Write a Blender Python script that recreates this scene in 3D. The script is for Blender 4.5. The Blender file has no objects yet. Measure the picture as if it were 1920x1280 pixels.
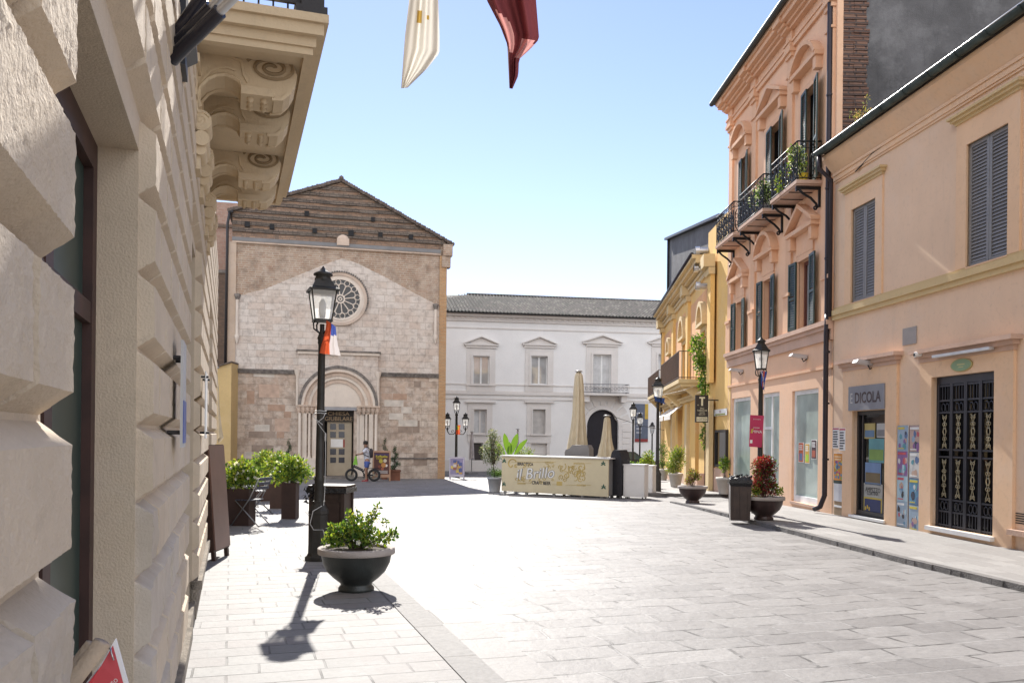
import bpy, bmesh, math, random
from mathutils import Vector, Matrix, noise
import numpy as np
random.seed(7); np.random.seed(7)
SC = bpy.context.scene; COL = SC.collection
PI = math.pi; R_ = math.radians
# ------------------------------------------------------------------ camera, sky, sun, exposure
ROLL, FPX, CX, CY, H = 0.0105, 1634.0, 960.0, 817.0, 1.65
cam = bpy.data.cameras.new("camera"); camo = bpy.data.objects.new("camera", cam); COL.objects.link(camo)
cam.sensor_width = 36; cam.lens = 36*FPX/1920; cam.clip_start = 0.05; cam.clip_end = 3000
cam.shift_x = 0.0; cam.shift_y = (CY-640)/1920
camo.location = (0, 0, H)
camo.rotation_euler = (Matrix.Rotation(PI/2, 4, 'X') @ Matrix.Rotation(ROLL, 4, 'Z')).to_euler()
SC.camera = camo
AZ, EL = R_(9.4), R_(36.5)            # the sun stands ahead and a little to the left
SUN = Vector((-math.sin(AZ)*math.cos(EL), math.cos(AZ)*math.cos(EL), math.sin(EL)))
w = bpy.data.worlds.new("World"); SC.world = w; w.use_nodes = True
sky = w.node_tree.nodes.new('ShaderNodeTexSky'); sky.sky_type = 'NISHITA'; sky.sun_disc = False
sky.sun_elevation = EL; sky.sun_rotation = -AZ; sky.air_density = 1.0; sky.dust_density = 0.03; sky.ozone_density = 2.4
bg = w.node_tree.nodes['Background']; bg.inputs['Strength'].default_value = 0.105
tint = w.node_tree.nodes.new('ShaderNodeMix'); tint.data_type = 'RGBA'; tint.blend_type = 'MULTIPLY'; tint.inputs[0].default_value = 1.0
tint.inputs[7].default_value = (1.10, 0.93, 0.97, 1)      # white balance of the photograph
wt = w.node_tree; wn = wt.nodes.new
wt.links.new(sky.outputs[0], tint.inputs[6])
# unseen bright clouds added opposite the sun to brighten the shaded facades
gco = wn('ShaderNodeTexCoord'); sxyz = wn('ShaderNodeSeparateXYZ'); wt.links.new(gco.outputs['Generated'], sxyz.inputs[0])
mr = wn('ShaderNodeMapRange'); mr.interpolation_type = 'SMOOTHSTEP'; mr.inputs[1].default_value = 0.05; mr.inputs[2].default_value = -0.35; wt.links.new(sxyz.outputs[1], mr.inputs[0])
cno = wn('ShaderNodeTexNoise'); cno.inputs['Scale'].default_value = 2.6; cno.inputs['Detail'].default_value = 7; wt.links.new(gco.outputs['Generated'], cno.inputs['Vector'])
crp = wn('ShaderNodeMapRange'); crp.interpolation_type = 'SMOOTHSTEP'; crp.inputs[1].default_value = 0.38; crp.inputs[2].default_value = 0.56; wt.links.new(cno.outputs[0], crp.inputs[0])
mul = wn('ShaderNodeMath'); mul.operation = 'MULTIPLY'; wt.links.new(mr.outputs[0], mul.inputs[0]); wt.links.new(crp.outputs[0], mul.inputs[1])
cmx = wn('ShaderNodeMix'); cmx.data_type = 'RGBA'; cmx.inputs[7].default_value = (10.6, 10.6, 10.8, 1)
wt.links.new(mul.outputs[0], cmx.inputs[0]); wt.links.new(tint.outputs[2], cmx.inputs[6]); wt.links.new(cmx.outputs[2], bg.inputs[0])
sl = bpy.data.lights.new("sun", 'SUN'); sl.energy = 4.9; sl.angle = R_(0.5); sl.color = (1.0, 0.95, 0.87)
slo = bpy.data.objects.new("sun", sl); COL.objects.link(slo); slo.location = (-20, 60, 60)
slo.rotation_euler = SUN.to_track_quat('Z', 'Y').to_euler()
SC.view_settings.view_transform = 'Standard'; SC.view_settings.look = 'None'
SC.view_settings.exposure = 0.95; SC.view_settings.gamma = 1.0
SC.cycles.max_bounces = 8; SC.cycles.diffuse_bounces = 4; SC.cycles.glossy_bounces = 3
SC.cycles.caustics_reflective = False; SC.cycles.caustics_refractive = False

# ------------------------------------------------------------------ measuring helpers
def ray(u, v):
    a, b = (u-CX)/FPX, (CY-v)/FPX
    c, s = math.cos(ROLL), math.sin(ROLL)
    return a*c - b*s, a*s + b*c
def P(u, v, Y):
    a, b = ray(u, v); return Vector((a*Y, Y, H+b*Y))
def gz(y):                                   # the square falls gently away
    if y < 17: return 0.0
    if y < 23: return -0.02*(y-17)**2/12
    return -0.02*(y-20)
def G(u, v, dz=0.0):
    a, b = ray(u, v); Y = (dz-H)/b
    for _ in range(60): Y = 0.5*Y + 0.5*(gz(Y)+dz-H)/b
    return Vector((a*Y, Y, gz(Y)+dz))
class Frame:
    """vertical wall plane: local x to the right for someone facing it, y into the wall, z up"""
    def __init__(s, ox, oy, oz, dx, dy):
        s.o = Vector((ox, oy, oz)); s.ang = math.atan2(dy, dx)
        s.dx = Vector((math.cos(s.ang), math.sin(s.ang), 0)); s.dy = Vector((-s.dx.y, s.dx.x, 0))
    def px(s, u, v, off=0.0):
        a, b = ray(u, v); d = Vector((a, 1, b)); c = Vector((0, 0, H))
        t = (off - (c-s.o).dot(s.dy))/d.dot(s.dy); p = c+d*t-s.o
        return p.dot(s.dx), p.z
    def w(s, x, y, z): return s.o + s.dx*x + s.dy*y + Vector((0, 0, z))

# ------------------------------------------------------------------ materials
def s2l(r, g, b):
    f = lambda c: (c/255/12.92 if c/255 <= 0.04045 else ((c/255+0.055)/1.055)**2.4)
    return (f(r), f(g), f(b))
MC = {}
def newmat(name):
    m = bpy.data.materials.new(name); m.use_nodes = True
    nt = m.node_tree; return m, nt, nt.nodes['Principled BSDF']
def N(nt, t, **k):
    n = nt.nodes.new('ShaderNode'+t)
    for a, b in k.items():
        if a.startswith('_'): n.inputs[a[1:].replace('_', ' ')].default_value = b
        else: setattr(n, a, b)
    return n
def L(nt, a, b): nt.links.new(a, b)
def mixc(nt, fac, c1, c2, mode='MIX'):
    n = nt.nodes.new('ShaderNodeMix'); n.data_type = 'RGBA'; n.blend_type = mode
    for i, c in ((6, c1), (7, c2)):
        if isinstance(c, tuple): n.inputs[i].default_value = (*c[:3], 1)
        else: L(nt, c, n.inputs[i])
    if isinstance(fac, float): n.inputs[0].default_value = fac
    else: L(nt, fac, n.inputs[0])
    return n.outputs[2]
def ramp(nt, src, a, b, ca=(0, 0, 0), cb=(1, 1, 1)):
    n = nt.nodes.new('ShaderNodeValToRGB'); e = n.color_ramp.elements
    e[0].position = a; e[1].position = b; e[0].color = (*ca, 1); e[1].color = (*cb, 1)
    L(nt, src, n.inputs[0]); return n.outputs[0]
def C(col, rough=0.7, metal=0.0, name=None, var=0.12, sc=3.0, bump=0.0, spec=0.5, trans=0.0):
    """plain coloured surface with a slight mottling"""
    key = (tuple(round(c, 4) for c in col), rough, metal, var, sc, bump, spec, trans)
    if key in MC: return MC[key]
    m, nt, p = newmat(name or 'paint')
    tc = N(nt, 'TexCoord'); no = N(nt, 'TexNoise', _Scale=sc, _Detail=5.0); L(nt, tc.outputs['Object'], no.inputs['Vector'])
    f = ramp(nt, no.outputs[0], 0.32, 0.68)
    c = mixc(nt, f, tuple(x*(1-var) for x in col), tuple(min(1, x*(1+var)) for x in col))
    L(nt, c, p.inputs['Base Color']); p.inputs['Roughness'].default_value = rough; p.inputs['Metallic'].default_value = metal
    p.inputs['Specular IOR Level'].default_value = spec
    if trans: p.inputs['Transmission Weight'].default_value = trans
    if bump:
        n2 = N(nt, 'TexNoise', _Scale=sc*12, _Detail=4.0); L(nt, tc.outputs['Object'], n2.inputs['Vector'])
        bp = N(nt, 'Bump', _Strength=bump, _Distance=0.02); L(nt, n2.outputs[0], bp.inputs['Height']); L(nt, bp.outputs[0], p.inputs['Normal'])
    MC[key] = m; return m
def stucco(name, col, stain=(0.35, 0.3, 0.26), amt=0.35, var=0.13, bump=0.25, streak=True, bs=55.0, bd=0.008):
    m, nt, p = newmat(name); tc = N(nt, 'TexCoord'); o = tc.outputs['Object']
    a = N(nt, 'TexNoise', _Scale=0.9, _Detail=8.0, _Roughness=0.62); L(nt, o, a.inputs['Vector'])
    c = mixc(nt, ramp(nt, a.outputs[0], 0.3, 0.7), tuple(x*(1-var) for x in col), tuple(min(1, x*(1+var*0.6)) for x in col))
    mp = N(nt, 'Mapping'); mp.inputs['Scale'].default_value = (3.5, 3.5, 0.45); L(nt, o, mp.inputs['Vector'])
    s = N(nt, 'TexNoise', _Scale=1.0, _Detail=7.0, _Roughness=0.7); L(nt, mp.outputs[0], s.inputs['Vector'])
    fs = ramp(nt, s.outputs[0], 0.56, 0.85, (0, 0, 0), (amt, amt, amt))
    c = mixc(nt, fs, c, stain)
    v_ = N(nt, 'TexNoise', _Scale=0.35, _Detail=10.0, _Roughness=0.75); L(nt, o, v_.inputs['Vector'])
    c = mixc(nt, ramp(nt, v_.outputs[0], 0.50, 0.62, (0, 0, 0), (0.45,)*3), c, tuple(min(0.85, x*0.7+0.2) for x in col))
    g = N(nt, 'TexNoise', _Scale=14.0, _Detail=6.0); L(nt, o, g.inputs['Vector'])
    c = mixc(nt, ramp(nt, g.outputs[0], 0.55, 0.8, (0, 0, 0), (0.35,)*3), c, tuple(x*0.66 for x in col))
    k_ = N(nt, 'TexVoronoi', feature='DISTANCE_TO_EDGE', _Scale=0.55); kn = N(nt, 'TexNoise', _Scale=1.6, _Detail=6.0); L(nt, o, kn.inputs['Vector'])
    ka = N(nt, 'VectorMath', operation='MULTIPLY_ADD'); L(nt, kn.outputs['Color'], ka.inputs[0]); ka.inputs[1].default_value = (0.9, 0.9, 0.9); L(nt, o, ka.inputs[2]); L(nt, ka.outputs[0], k_.inputs['Vector'])
    c = mixc(nt, ramp(nt, k_.outputs[0], 0.0, 0.004, (0.13,)*3, (0, 0, 0)), c, tuple(x*0.55 for x in col))
    L(nt, c, p.inputs['Base Color']); p.inputs['Roughness'].default_value = 0.9; p.inputs['Specular IOR Level'].default_value = 0.25
    n2 = N(nt, 'TexNoise', _Scale=bs, _Detail=6.0); L(nt, o, n2.inputs['Vector'])
    bp = N(nt, 'Bump', _Strength=bump, _Distance=bd); L(nt, n2.outputs[0], bp.inputs['Height']); L(nt, bp.outputs[0], p.inputs['Normal'])
    return m
def masonry(name, c1, c2, mortar, bw, bh, msize=0.012, rough=0.9, stains=(), bump=0.6, axes='xz', rot=0.0, warp=0.03, spec=0.3, third=None, grain=0.25, mscale=1.0, stainscale=0.6, lo=0.5, hi=0.72, broken=None, rowwarp=0.0):
    """coursed stone or brick; axes = the two object axes the courses lie in"""
    m, nt, p = newmat(name); tc = N(nt, 'TexCoord'); sp = N(nt, 'SeparateXYZ'); L(nt, tc.outputs['Object'], sp.inputs[0])
    cb = N(nt, 'CombineXYZ'); L(nt, sp.outputs['XYZ'.index(axes[0].upper())], cb.inputs[0]); L(nt, sp.outputs['XYZ'.index(axes[1].upper())], cb.inputs[1])
    mp = N(nt, 'Mapping'); mp.inputs['Rotation'].default_value = (0, 0, rot); L(nt, cb.outputs[0], mp.inputs['Vector'])
    wn = N(nt, 'TexNoise', _Scale=2.2, _Detail=3.0); L(nt, mp.outputs[0], wn.inputs['Vector'])
    ad = N(nt, 'VectorMath', operation='MULTIPLY_ADD'); L(nt, wn.outputs['Color'], ad.inputs[0]); ad.inputs[1].default_value = (warp, warp*0.7, 0); L(nt, mp.outputs[0], ad.inputs[2])
    if rowwarp:                                  # courses of uneven height
        wr = N(nt, 'TexNoise', _Scale=0.55, _Detail=2.0); L(nt, mp.outputs[0], wr.inputs['Vector']); a2 = N(nt, 'VectorMath', operation='MULTIPLY_ADD'); L(nt, wr.outputs['Color'], a2.inputs[0]); a2.inputs[1].default_value = (rowwarp*2, rowwarp, 0); L(nt, ad.outputs[0], a2.inputs[2]); ad = a2
    br = N(nt, 'TexBrick', offset=0.5, squash=0.72, squash_frequency=3, _Scale=1.0, _Mortar_Size=msize, _Mortar_Smooth=0.2, _Bias=0.0, _Brick_Width=bw, _Row_Height=bh)
    br.inputs['Color1'].default_value = (*c1, 1); br.inputs['Color2'].default_value = (*c2, 1); br.inputs['Mortar'].default_value = (*mortar, 1)
    L(nt, ad.outputs[0], br.inputs['Vector']); c = br.outputs['Color']
    if broken:                                    # joints filled flush here and there
        bn = N(nt, 'TexNoise', _Scale=3.1, _Detail=5.0); L(nt, mp.outputs[0], bn.inputs['Vector']); L(nt, mixc(nt, ramp(nt, bn.outputs[0], 0.44, 0.56), mortar, broken), br.inputs['Mortar'])
    if third:                                     # a second random tint, stone by stone
        b2 = N(nt, 'TexBrick', offset=0.5, squash=0.72, squash_frequency=3, _Scale=1.0, _Mortar_Size=msize, _Bias=-0.35, _Brick_Width=bw, _Row_Height=bh, _Mortar_Smooth=0.2)
        b2.inputs['Color1'].default_value = (0, 0, 0, 1); b2.inputs['Color2'].default_value = (1, 1, 1, 1); b2.inputs['Mortar'].default_value = (0, 0, 0, 1)
        of = N(nt, 'VectorMath', operation='ADD'); L(nt, ad.outputs[0], of.inputs[0]); of.inputs[1].default_value = (bw*38, bh*46, 0); L(nt, of.outputs[0], b2.inputs['Vector'])
        c = mixc(nt, b2.outputs['Color'], c, third)
    for i, (sc, scol) in enumerate(stains):
        a = N(nt, 'TexNoise', _Scale=stainscale*(1+i*1.7), _Detail=9.0, _Roughness=0.68); L(nt, tc.outputs['Object'], a.inputs['Vector'])
        c = mixc(nt, ramp(nt, a.outputs[0], lo, hi, (0, 0, 0), (sc,)*3), c, scol)
    g = N(nt, 'TexNoise', _Scale=18.0, _Detail=8.0, _Roughness=0.7); L(nt, tc.outputs['Object'], g.inputs['Vector'])
    c = mixc(nt, ramp(nt, g.outputs[0], 0.35, 0.75, (0, 0, 0), (grain,)*3), c, tuple(x*0.45 for x in c1))
    L(nt, c, p.inputs['Base Color']); p.inputs['Roughness'].default_value = rough; p.inputs['Specular IOR Level'].default_value = spec
    ma = N(nt, 'Math', operation='MULTIPLY_ADD'); L(nt, br.outputs['Fac'], ma.inputs[0]); ma.inputs[1].default_value = -1.0*mscale
    n3 = N(nt, 'TexNoise', _Scale=9.0, _Detail=8.0, _Roughness=0.65); L(nt, tc.outputs['Object'], n3.inputs['Vector']); L(nt, n3.outputs[0], ma.inputs[2])
    bp = N(nt, 'Bump', _Strength=bump, _Distance=0.012); L(nt, ma.outputs[0], bp.inputs['Height']); L(nt, bp.outputs[0], p.inputs['Normal'])
    return m
def glass(name, col, rough=0.06, spec=0.6):
    m, nt, p = newmat(name); tc = N(nt, 'TexCoord')
    no = N(nt, 'TexNoise', _Scale=1.3, _Detail=3.0); L(nt, tc.outputs['Object'], no.inputs['Vector'])
    L(nt, mixc(nt, ramp(nt, no.outputs[0], 0.35, 0.65), tuple(x*0.8 for x in col), tuple(x*1.15 for x in col)), p.inputs['Base Color'])
    p.inputs['Roughness'].default_value = rough; p.inputs['Specular IOR Level'].default_value = spec
    n2 = N(nt, 'TexNoise', _Scale=0.8, _Detail=1.0); L(nt, tc.outputs['Object'], n2.inputs['Vector'])
    bp = N(nt, 'Bump', _Strength=0.05, _Distance=0.05); L(nt, n2.outputs[0], bp.inputs['Height']); L(nt, bp.outputs[0], p.inputs['Normal'])
    return m
def leafmat(name, col, tr=0.35):
    m, nt, p = newmat(name); out = nt.nodes['Material Output']
    p.inputs['Base Color'].default_value = (*col, 1); p.inputs['Roughness'].default_value = 0.45; p.inputs['Specular IOR Level'].default_value = 0.4
    t = N(nt, 'BsdfTranslucent'); t.inputs[0].default_value = (min(1, col[0]*1.9), min(1, col[1]*1.7), col[2]*0.8, 1)
    mx = N(nt, 'MixShader'); mx.inputs[0].default_value = tr
    L(nt, p.outputs[0], mx.inputs[1]); L(nt, t.outputs[0], mx.inputs[2]); L(nt, mx.outputs[0], out.inputs[0])
    return m
def clothmat(name, col, tr=0.3, var=0.1, sc=4.0):
    m = C(col, 0.85, var=var, sc=sc, name=name, spec=0.1+random.random()*1e-3); m.name = name; nt = m.node_tree; out = nt.nodes['Material Output']; p = nt.nodes['Principled BSDF']
    t = N(nt, 'BsdfTranslucent'); t.inputs[0].default_value = (*[min(1, c*1.1) for c in col], 1)
    mx = N(nt, 'MixShader'); mx.inputs[0].default_value = tr
    L(nt, p.outputs[0], mx.inputs[1]); L(nt, t.outputs[0], mx.inputs[2]); L(nt, mx.outputs[0], out.inputs[0]); return m

# ------------------------------------------------------------------ mesh building
class MB:
    def __init__(s, m=None): s.v, s.f, s.mi, s.mats, s.T = [], [], [], [], None; s.sm = []; s.smooth = False; s.m = m; s.cuts = []
    @property
    def m(s): return s._m
    @m.setter
    def m(s, x):
        s._m = x
        if x is not None and x not in s.mats: s.mats.append(x)
    def add(s, vs, fs, smooth=None):
        b = len(s.v); T = s.T
        for q in vs:
            q = Vector(q); s.v.append(tuple(T @ q) if T else tuple(q))
        k = s.mats.index(s._m) if s._m in s.mats else 0
        for f in fs: s.f.append(tuple(i+b for i in f)); s.mi.append(k); s.sm.append(s.smooth if smooth is None else smooth)
    def box(s, x0, x1, y0, y1, z0, z1, bev=0.0):
        if x0 > x1: x0, x1 = x1, x0
        if y0 > y1: y0, y1 = y1, y0
        if z0 > z1: z0, z1 = z1, z0
        s.add([(x0,y0,z0),(x1,y0,z0),(x1,y1,z0),(x0,y1,z0),(x0,y0,z1),(x1,y0,z1),(x1,y1,z1),(x0,y1,z1)],
              [(3,2,1,0),(4,5,6,7),(0,1,5,4),(1,2,6,5),(2,3,7,6),(3,0,4,7)], False)
    def quad(s, *p): s.add(p, [tuple(range(len(p)))], False)
    def prism(s, poly, d0, d1, axis='y'):
        """poly in the two other axes (x,z for 'y'; y,z for 'x'; x,y for 'z') extruded along axis"""
        n = len(poly)
        mk = {'y': lambda a, b, d: (a, d, b), 'x': lambda a, b, d: (d, a, b), 'z': lambda a, b, d: (a, b, d)}[axis]
        vs = [mk(a, b, d0) for a, b in poly]+[mk(a, b, d1) for a, b in poly]
        s.add(vs, [tuple(range(n))[::-1], tuple(range(n, 2*n))]+[(i, (i+1) % n, (i+1) % n+n, i+n) for i in range(n)], False)
    def strip(s, inner, outer, d0, d1, closed=False):
        """ring between two equal-length outlines in x,z, from y=d0 to y=d1"""
        n = len(inner); vs = [(a, d0, b) for a, b in inner]+[(a, d0, b) for a, b in outer]+[(a, d1, b) for a, b in inner]+[(a, d1, b) for a, b in outer]
        fs = []
        for i in range(n if closed else n-1):
            j = (i+1) % n
            fs += [(i, j, j+n, i+n), (i+2*n, i+3*n, j+3*n, j+2*n), (i+n, j+n, j+3*n, i+3*n), (i, i+2*n, j+2*n, j)]
        if not closed: fs += [(0, n, 3*n, 2*n), (n-1, 3*n-1, 4*n-1, 2*n-1)]
        s.add(vs, fs, False)
    def cyl(s, p0, p1, r0, r1=None, n=10, cap=True):
        r1 = r0 if r1 is None else r1; p0, p1 = Vector(p0), Vector(p1); d = p1-p0
        if d.length < 1e-7: return
        q = d.to_track_quat('Z', 'Y'); vs = []
        for p, r in ((p0, r0), (p1, r1)):
            for i in range(n):
                a = 2*PI*i/n; vs.append(p+q @ Vector((r*math.cos(a), r*math.sin(a), 0)))
        s.add(vs, [(i, (i+1) % n, (i+1) % n+n, i+n) for i in range(n)], n > 6)
        if cap: s.add(vs, [tuple(range(n))[::-1], tuple(range(n, 2*n))], False)
    def tube(s, pts, r, n=6, closed=False):
        pts = [Vector(p) for p in pts]; k = len(pts); vs = []; rr = r if isinstance(r, (list, tuple)) else [r]*k
        nrm = None
        for i, p in enumerate(pts):
            a = pts[i-1] if (i > 0 or closed) else p; b = pts[(i+1) % k] if (i < k-1 or closed) else p
            d = (b-a).normalized() if (b-a).length > 1e-9 else Vector((0, 0, 1))
            if nrm is None: nrm = d.orthogonal().normalized()
            nrm = (nrm-d*nrm.dot(d)); nrm = nrm.normalized() if nrm.length > 1e-6 else d.orthogonal().normalized()
            bi = d.cross(nrm)
            for j in range(n):
                t = 2*PI*j/n; vs.append(p+(nrm*math.cos(t)+bi*math.sin(t))*rr[i])
        fs = []
        for i in range(k if closed else k-1):
            for j in range(n):
                i2 = (i+1) % k; fs.append((i*n+j, i*n+(j+1) % n, i2*n+(j+1) % n, i2*n+j))
        if not closed: fs += [tuple(range(n))[::-1], tuple((k-1)*n+j for j in range(n))]
        s.add(vs, fs, n > 4)
    def lathe(s, prof, c=(0, 0, 0), n=24, smooth=True, rot=0.0, cap=True, sx=1.0, sy=1.0):
        vs = []; k = len(prof)
        for r, z in prof:
            for i in range(n):
                a = 2*PI*i/n+rot; vs.append((c[0]+r*math.cos(a)*sx, c[1]+r*math.sin(a)*sy, c[2]+z))
        s.add(vs, [(i*n+j, i*n+(j+1) % n, (i+1)*n+(j+1) % n, (i+1)*n+j) for i in range(k-1) for j in range(n)], smooth)
        if cap: s.add(vs, [tuple(range(n))[::-1], tuple((k-1)*n+j for j in range(n))], False)
    def cut(s): s.cuts.append((len(s.v), len(s.f)))
    def text(s, body, x, z, y=0.0, w=None, h=None, th=0.003, align='c', shear=0.0, bold=0.0):
        """lettering standing in the x,z plane, facing -y; fits a width w or a cap height h"""
        cu = bpy.data.curves.new('t', 'FONT'); cu.body = body; cu.size = 1; cu.shear = shear; cu.offset = bold; cu.resolution_u = 3
        ob = bpy.data.objects.new('t', cu); me = ob.to_mesh(); vs = [v.co.copy() for v in me.vertices]; fs = [tuple(p.vertices) for p in me.polygons]; ob.to_mesh_clear()
        bpy.data.objects.remove(ob); bpy.data.curves.remove(cu)
        if not vs: return
        x0, x1 = min(v.x for v in vs), max(v.x for v in vs); y0, y1 = min(v.y for v in vs), max(v.y for v in vs)
        kx = w/(x1-x0) if w else h/(y1-y0); kz = h/(y1-y0) if h else kx
        if not w: kx = kz
        ox = {'c': (x0+x1)/2, 'l': x0, 'r': x1}[align]
        s.add([(x+(v.x-ox)*kx, y-th, z+(v.y-(y0+y1)/2)*kz) for v in vs], fs, False)
    def spiral(s, cx, cz, y, r, turns, tr, dirn=1, start=0.0, n=40, ex=1.0):
        pts = []
        for i in range(n+1):
            t = i/n; a = start+dirn*turns*2*PI*t; q = r*(1-0.86*t); pts.append((cx+q*math.cos(a)*ex, y, cz+q*math.sin(a)))
        s.tube(pts, tr, 4)
    def mesh(s, name):
        me = bpy.data.meshes.new(name); me.from_pydata(s.v, [], s.f); 
        for m in s.mats: me.materials.append(m)
        if s.f:
            me.polygons.foreach_set('material_index', s.mi); me.polygons.foreach_set('use_smooth', s.sm)
        me.update(); return me
def fixn(me):
    bm = bmesh.new(); bm.from_mesh(me); bmesh.ops.recalc_face_normals(bm, faces=bm.faces); bm.to_mesh(me); bm.free()
def tag(o, label=None, cat=None, group=None, kind=None):
    if label: o['label'] = label
    if cat: o['category'] = cat
    if group: o['group'] = group
    if kind: o['kind'] = kind
    return o
def thing(name, label, cat, loc=(0, 0, 0), rz=0.0, group=None):
    o = bpy.data.objects.new(name, None); COL.objects.link(o); o.location = loc; o.rotation_euler = (0, 0, rz); o.empty_display_size = 0.2
    return tag(o, label, cat, group)
def part(name, mb, parent=None, label=None, fix=True):
    if mb.cuts:                                    # several countable pieces: one object each
        ends = mb.cuts[1:]+[(len(mb.v), len(mb.f))]; out = []
        for (v0, f0), (v1, f1) in zip(mb.cuts, ends):
            if f1 == f0: continue
            m2 = MB(); m2.v = mb.v[v0:v1]; m2.f = [tuple(i-v0 for i in f) for f in mb.f[f0:f1]]; m2.sm = mb.sm[f0:f1]
            used = sorted(set(mb.mi[f0:f1])); m2.mats = [mb.mats[k] for k in used]; m2.mi = [used.index(k) for k in mb.mi[f0:f1]]
            out.append(part(name, m2, parent, label, fix))
        return out
    me = mb.mesh(name)
    if fix: fixn(me)
    o = bpy.data.objects.new(name, me); COL.objects.link(o); o.parent = parent
    if label: o['label'] = label
    return o
def solo(name, mb, label, cat, loc=(0, 0, 0), rz=0.0, group=None, kind=None, fix=True):
    o = part(name, mb, None, fix=fix); o.location = loc; o.rotation_euler = (0, 0, rz); return tag(o, label, cat, group, kind)
def copy_tree(o, parent=None):
    c = o.copy(); COL.objects.link(c); c.parent = parent
    for ch in list(o.children): copy_tree(ch, c)
    return c
def wall_holes(mb, x0, x1, z0, z1, holes, y=0.0, depth=0.15, backmat=None):
    """front skin at y with rectangular openings and their reveals"""
    xs = sorted({x0, x1, *[h[0] for h in holes], *[h[1] for h in holes]}); zs = sorted({z0, z1, *[h[2] for h in holes], *[h[3] for h in holes]})
    xs = [a for a in xs if x0-1e-6 <= a <= x1+1e-6]; zs = [a for a in zs if z0-1e-6 <= a <= z1+1e-6]
    for i in range(len(xs)-1):
        for j in range(len(zs)-1):
            cx, cz = (xs[i]+xs[i+1])/2, (zs[j]+zs[j+1])/2
            if any(h[0] < cx < h[1] and h[2] < cz < h[3] for h in holes): continue
            mb.quad((xs[i], y, zs[j]), (xs[i+1], y, zs[j]), (xs[i+1], y, zs[j+1]), (xs[i], y, zs[j+1]))
    for a, b, c, d in holes:
        e = y+depth
        mb.quad((a, y, c), (a, y, d), (a, e, d), (a, e, c)); mb.quad((b, y, c), (b, e, c), (b, e, d), (b, y, d))
        mb.quad((a, y, d), (b, y, d), (b, e, d), (a, e, d)); mb.quad((a, y, c), (a, e, c), (b, e, c), (b, y, c))
def leaves(mb, blobs, n, size, mats, asp=0.5, seed=0, surf=0.5, up=0.3, hollow=0.0):
    """n small pointed leaves through a set of ellipsoids (cx,cy,cz,rx,ry,rz)"""
    rg = np.random.RandomState(seed); vol = np.array([b[3]*b[4]*b[5] for b in blobs])**0.7; vol /= vol.sum()
    for m in mats: mb.m = m
    idx = rg.choice(len(blobs), n, p=vol)
    for i in idx:
        b = blobs[i]; d = rg.normal(size=3); d /= np.linalg.norm(d); r = rg.uniform(hollow, 1)**surf
        c = Vector((b[0]+d[0]*b[3]*r, b[1]+d[1]*b[4]*r, b[2]+d[2]*b[5]*r))
        ax = Vector(rg.normal(size=3)+np.array(d)*0.8+np.array([0, 0, up])).normalized()
        sd = ax.cross(Vector(rg.normal(size=3))).normalized(); s_ = size*rg.uniform(0.6, 1.35); wd = s_*asp
        nn = ax.cross(sd)*(s_*0.12)
        mb._m = mats[rg.randint(len(mats))]
        mb.add([c, c+ax*s_*0.5+sd*wd*0.5+nn, c+ax*s_, c+ax*s_*0.5-sd*wd*0.5+nn], [(0, 1, 2, 3)], False)
def arcpts(cx, cz, r, a0, a1, n, ez=1.0): return [(cx+r*math.cos(a0+(a1-a0)*i/n), cz+r*math.sin(a0+(a1-a0)*i/n)*ez) for i in range(n+1)]
def moulding(mb, x0, x1, z, prof, y=0.0, ends=True):
    """prof: list of (projection, height) making stacked boxes upward from z"""
    for i, (p, h) in enumerate(prof):
        e = 0.002*(i % 2)
        mb.box(x0-(p if ends else 0), x1+(p if ends else 0), y-p, y+0.03-e, z, z+h); z += h
    return z
# shared materials
IRON = C((0.018, 0.018, 0.02), 0.45, 0.6, 'black_iron', sc=20); DARKIRON = C((0.03, 0.028, 0.03), 0.5, 0.3, 'dark_iron', sc=15)
WHITE = C((0.75, 0.75, 0.74), 0.5, 0, 'white_paint', var=0.05); PAPER = C((0.8, 0.8, 0.78), 0.8, 0, 'paper', var=0.04)
STEEL = C((0.55, 0.55, 0.56), 0.3, 0.9, 'steel'); DARK = C((0.012, 0.012, 0.014), 0.8, 0, 'darkness')
SOIL = C((0.05, 0.035, 0.025), 0.95, 0, 'soil', bump=0.5); BARK = C((0.12, 0.09, 0.07), 0.9, 0, 'bark', bump=0.5)
LEAF_A = leafmat('leaf_bright', (0.22, 0.33, 0.05)); LEAF_B = leafmat('leaf_mid', (0.10, 0.19, 0.035)); LEAF_C = leafmat('leaf_dark', (0.035, 0.09, 0.02))
LEAF_Y = leafmat('leaf_yellow', (0.30, 0.33, 0.06)); LEAF_R = leafmat('leaf_red', (0.28, 0.03, 0.035)); LEAF_M = leafmat('leaf_maroon', (0.11, 0.02, 0.025))
LEAF_O = leafmat('leaf_olive', (0.17, 0.2, 0.12)); LEAF_V = leafmat('leaf_silver', (0.32, 0.35, 0.28)); PETAL = leafmat('petal_white', (0.7, 0.7, 0.66)); CYP = leafmat('leaf_cypress', (0.03, 0.065, 0.03), 0.15)
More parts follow.
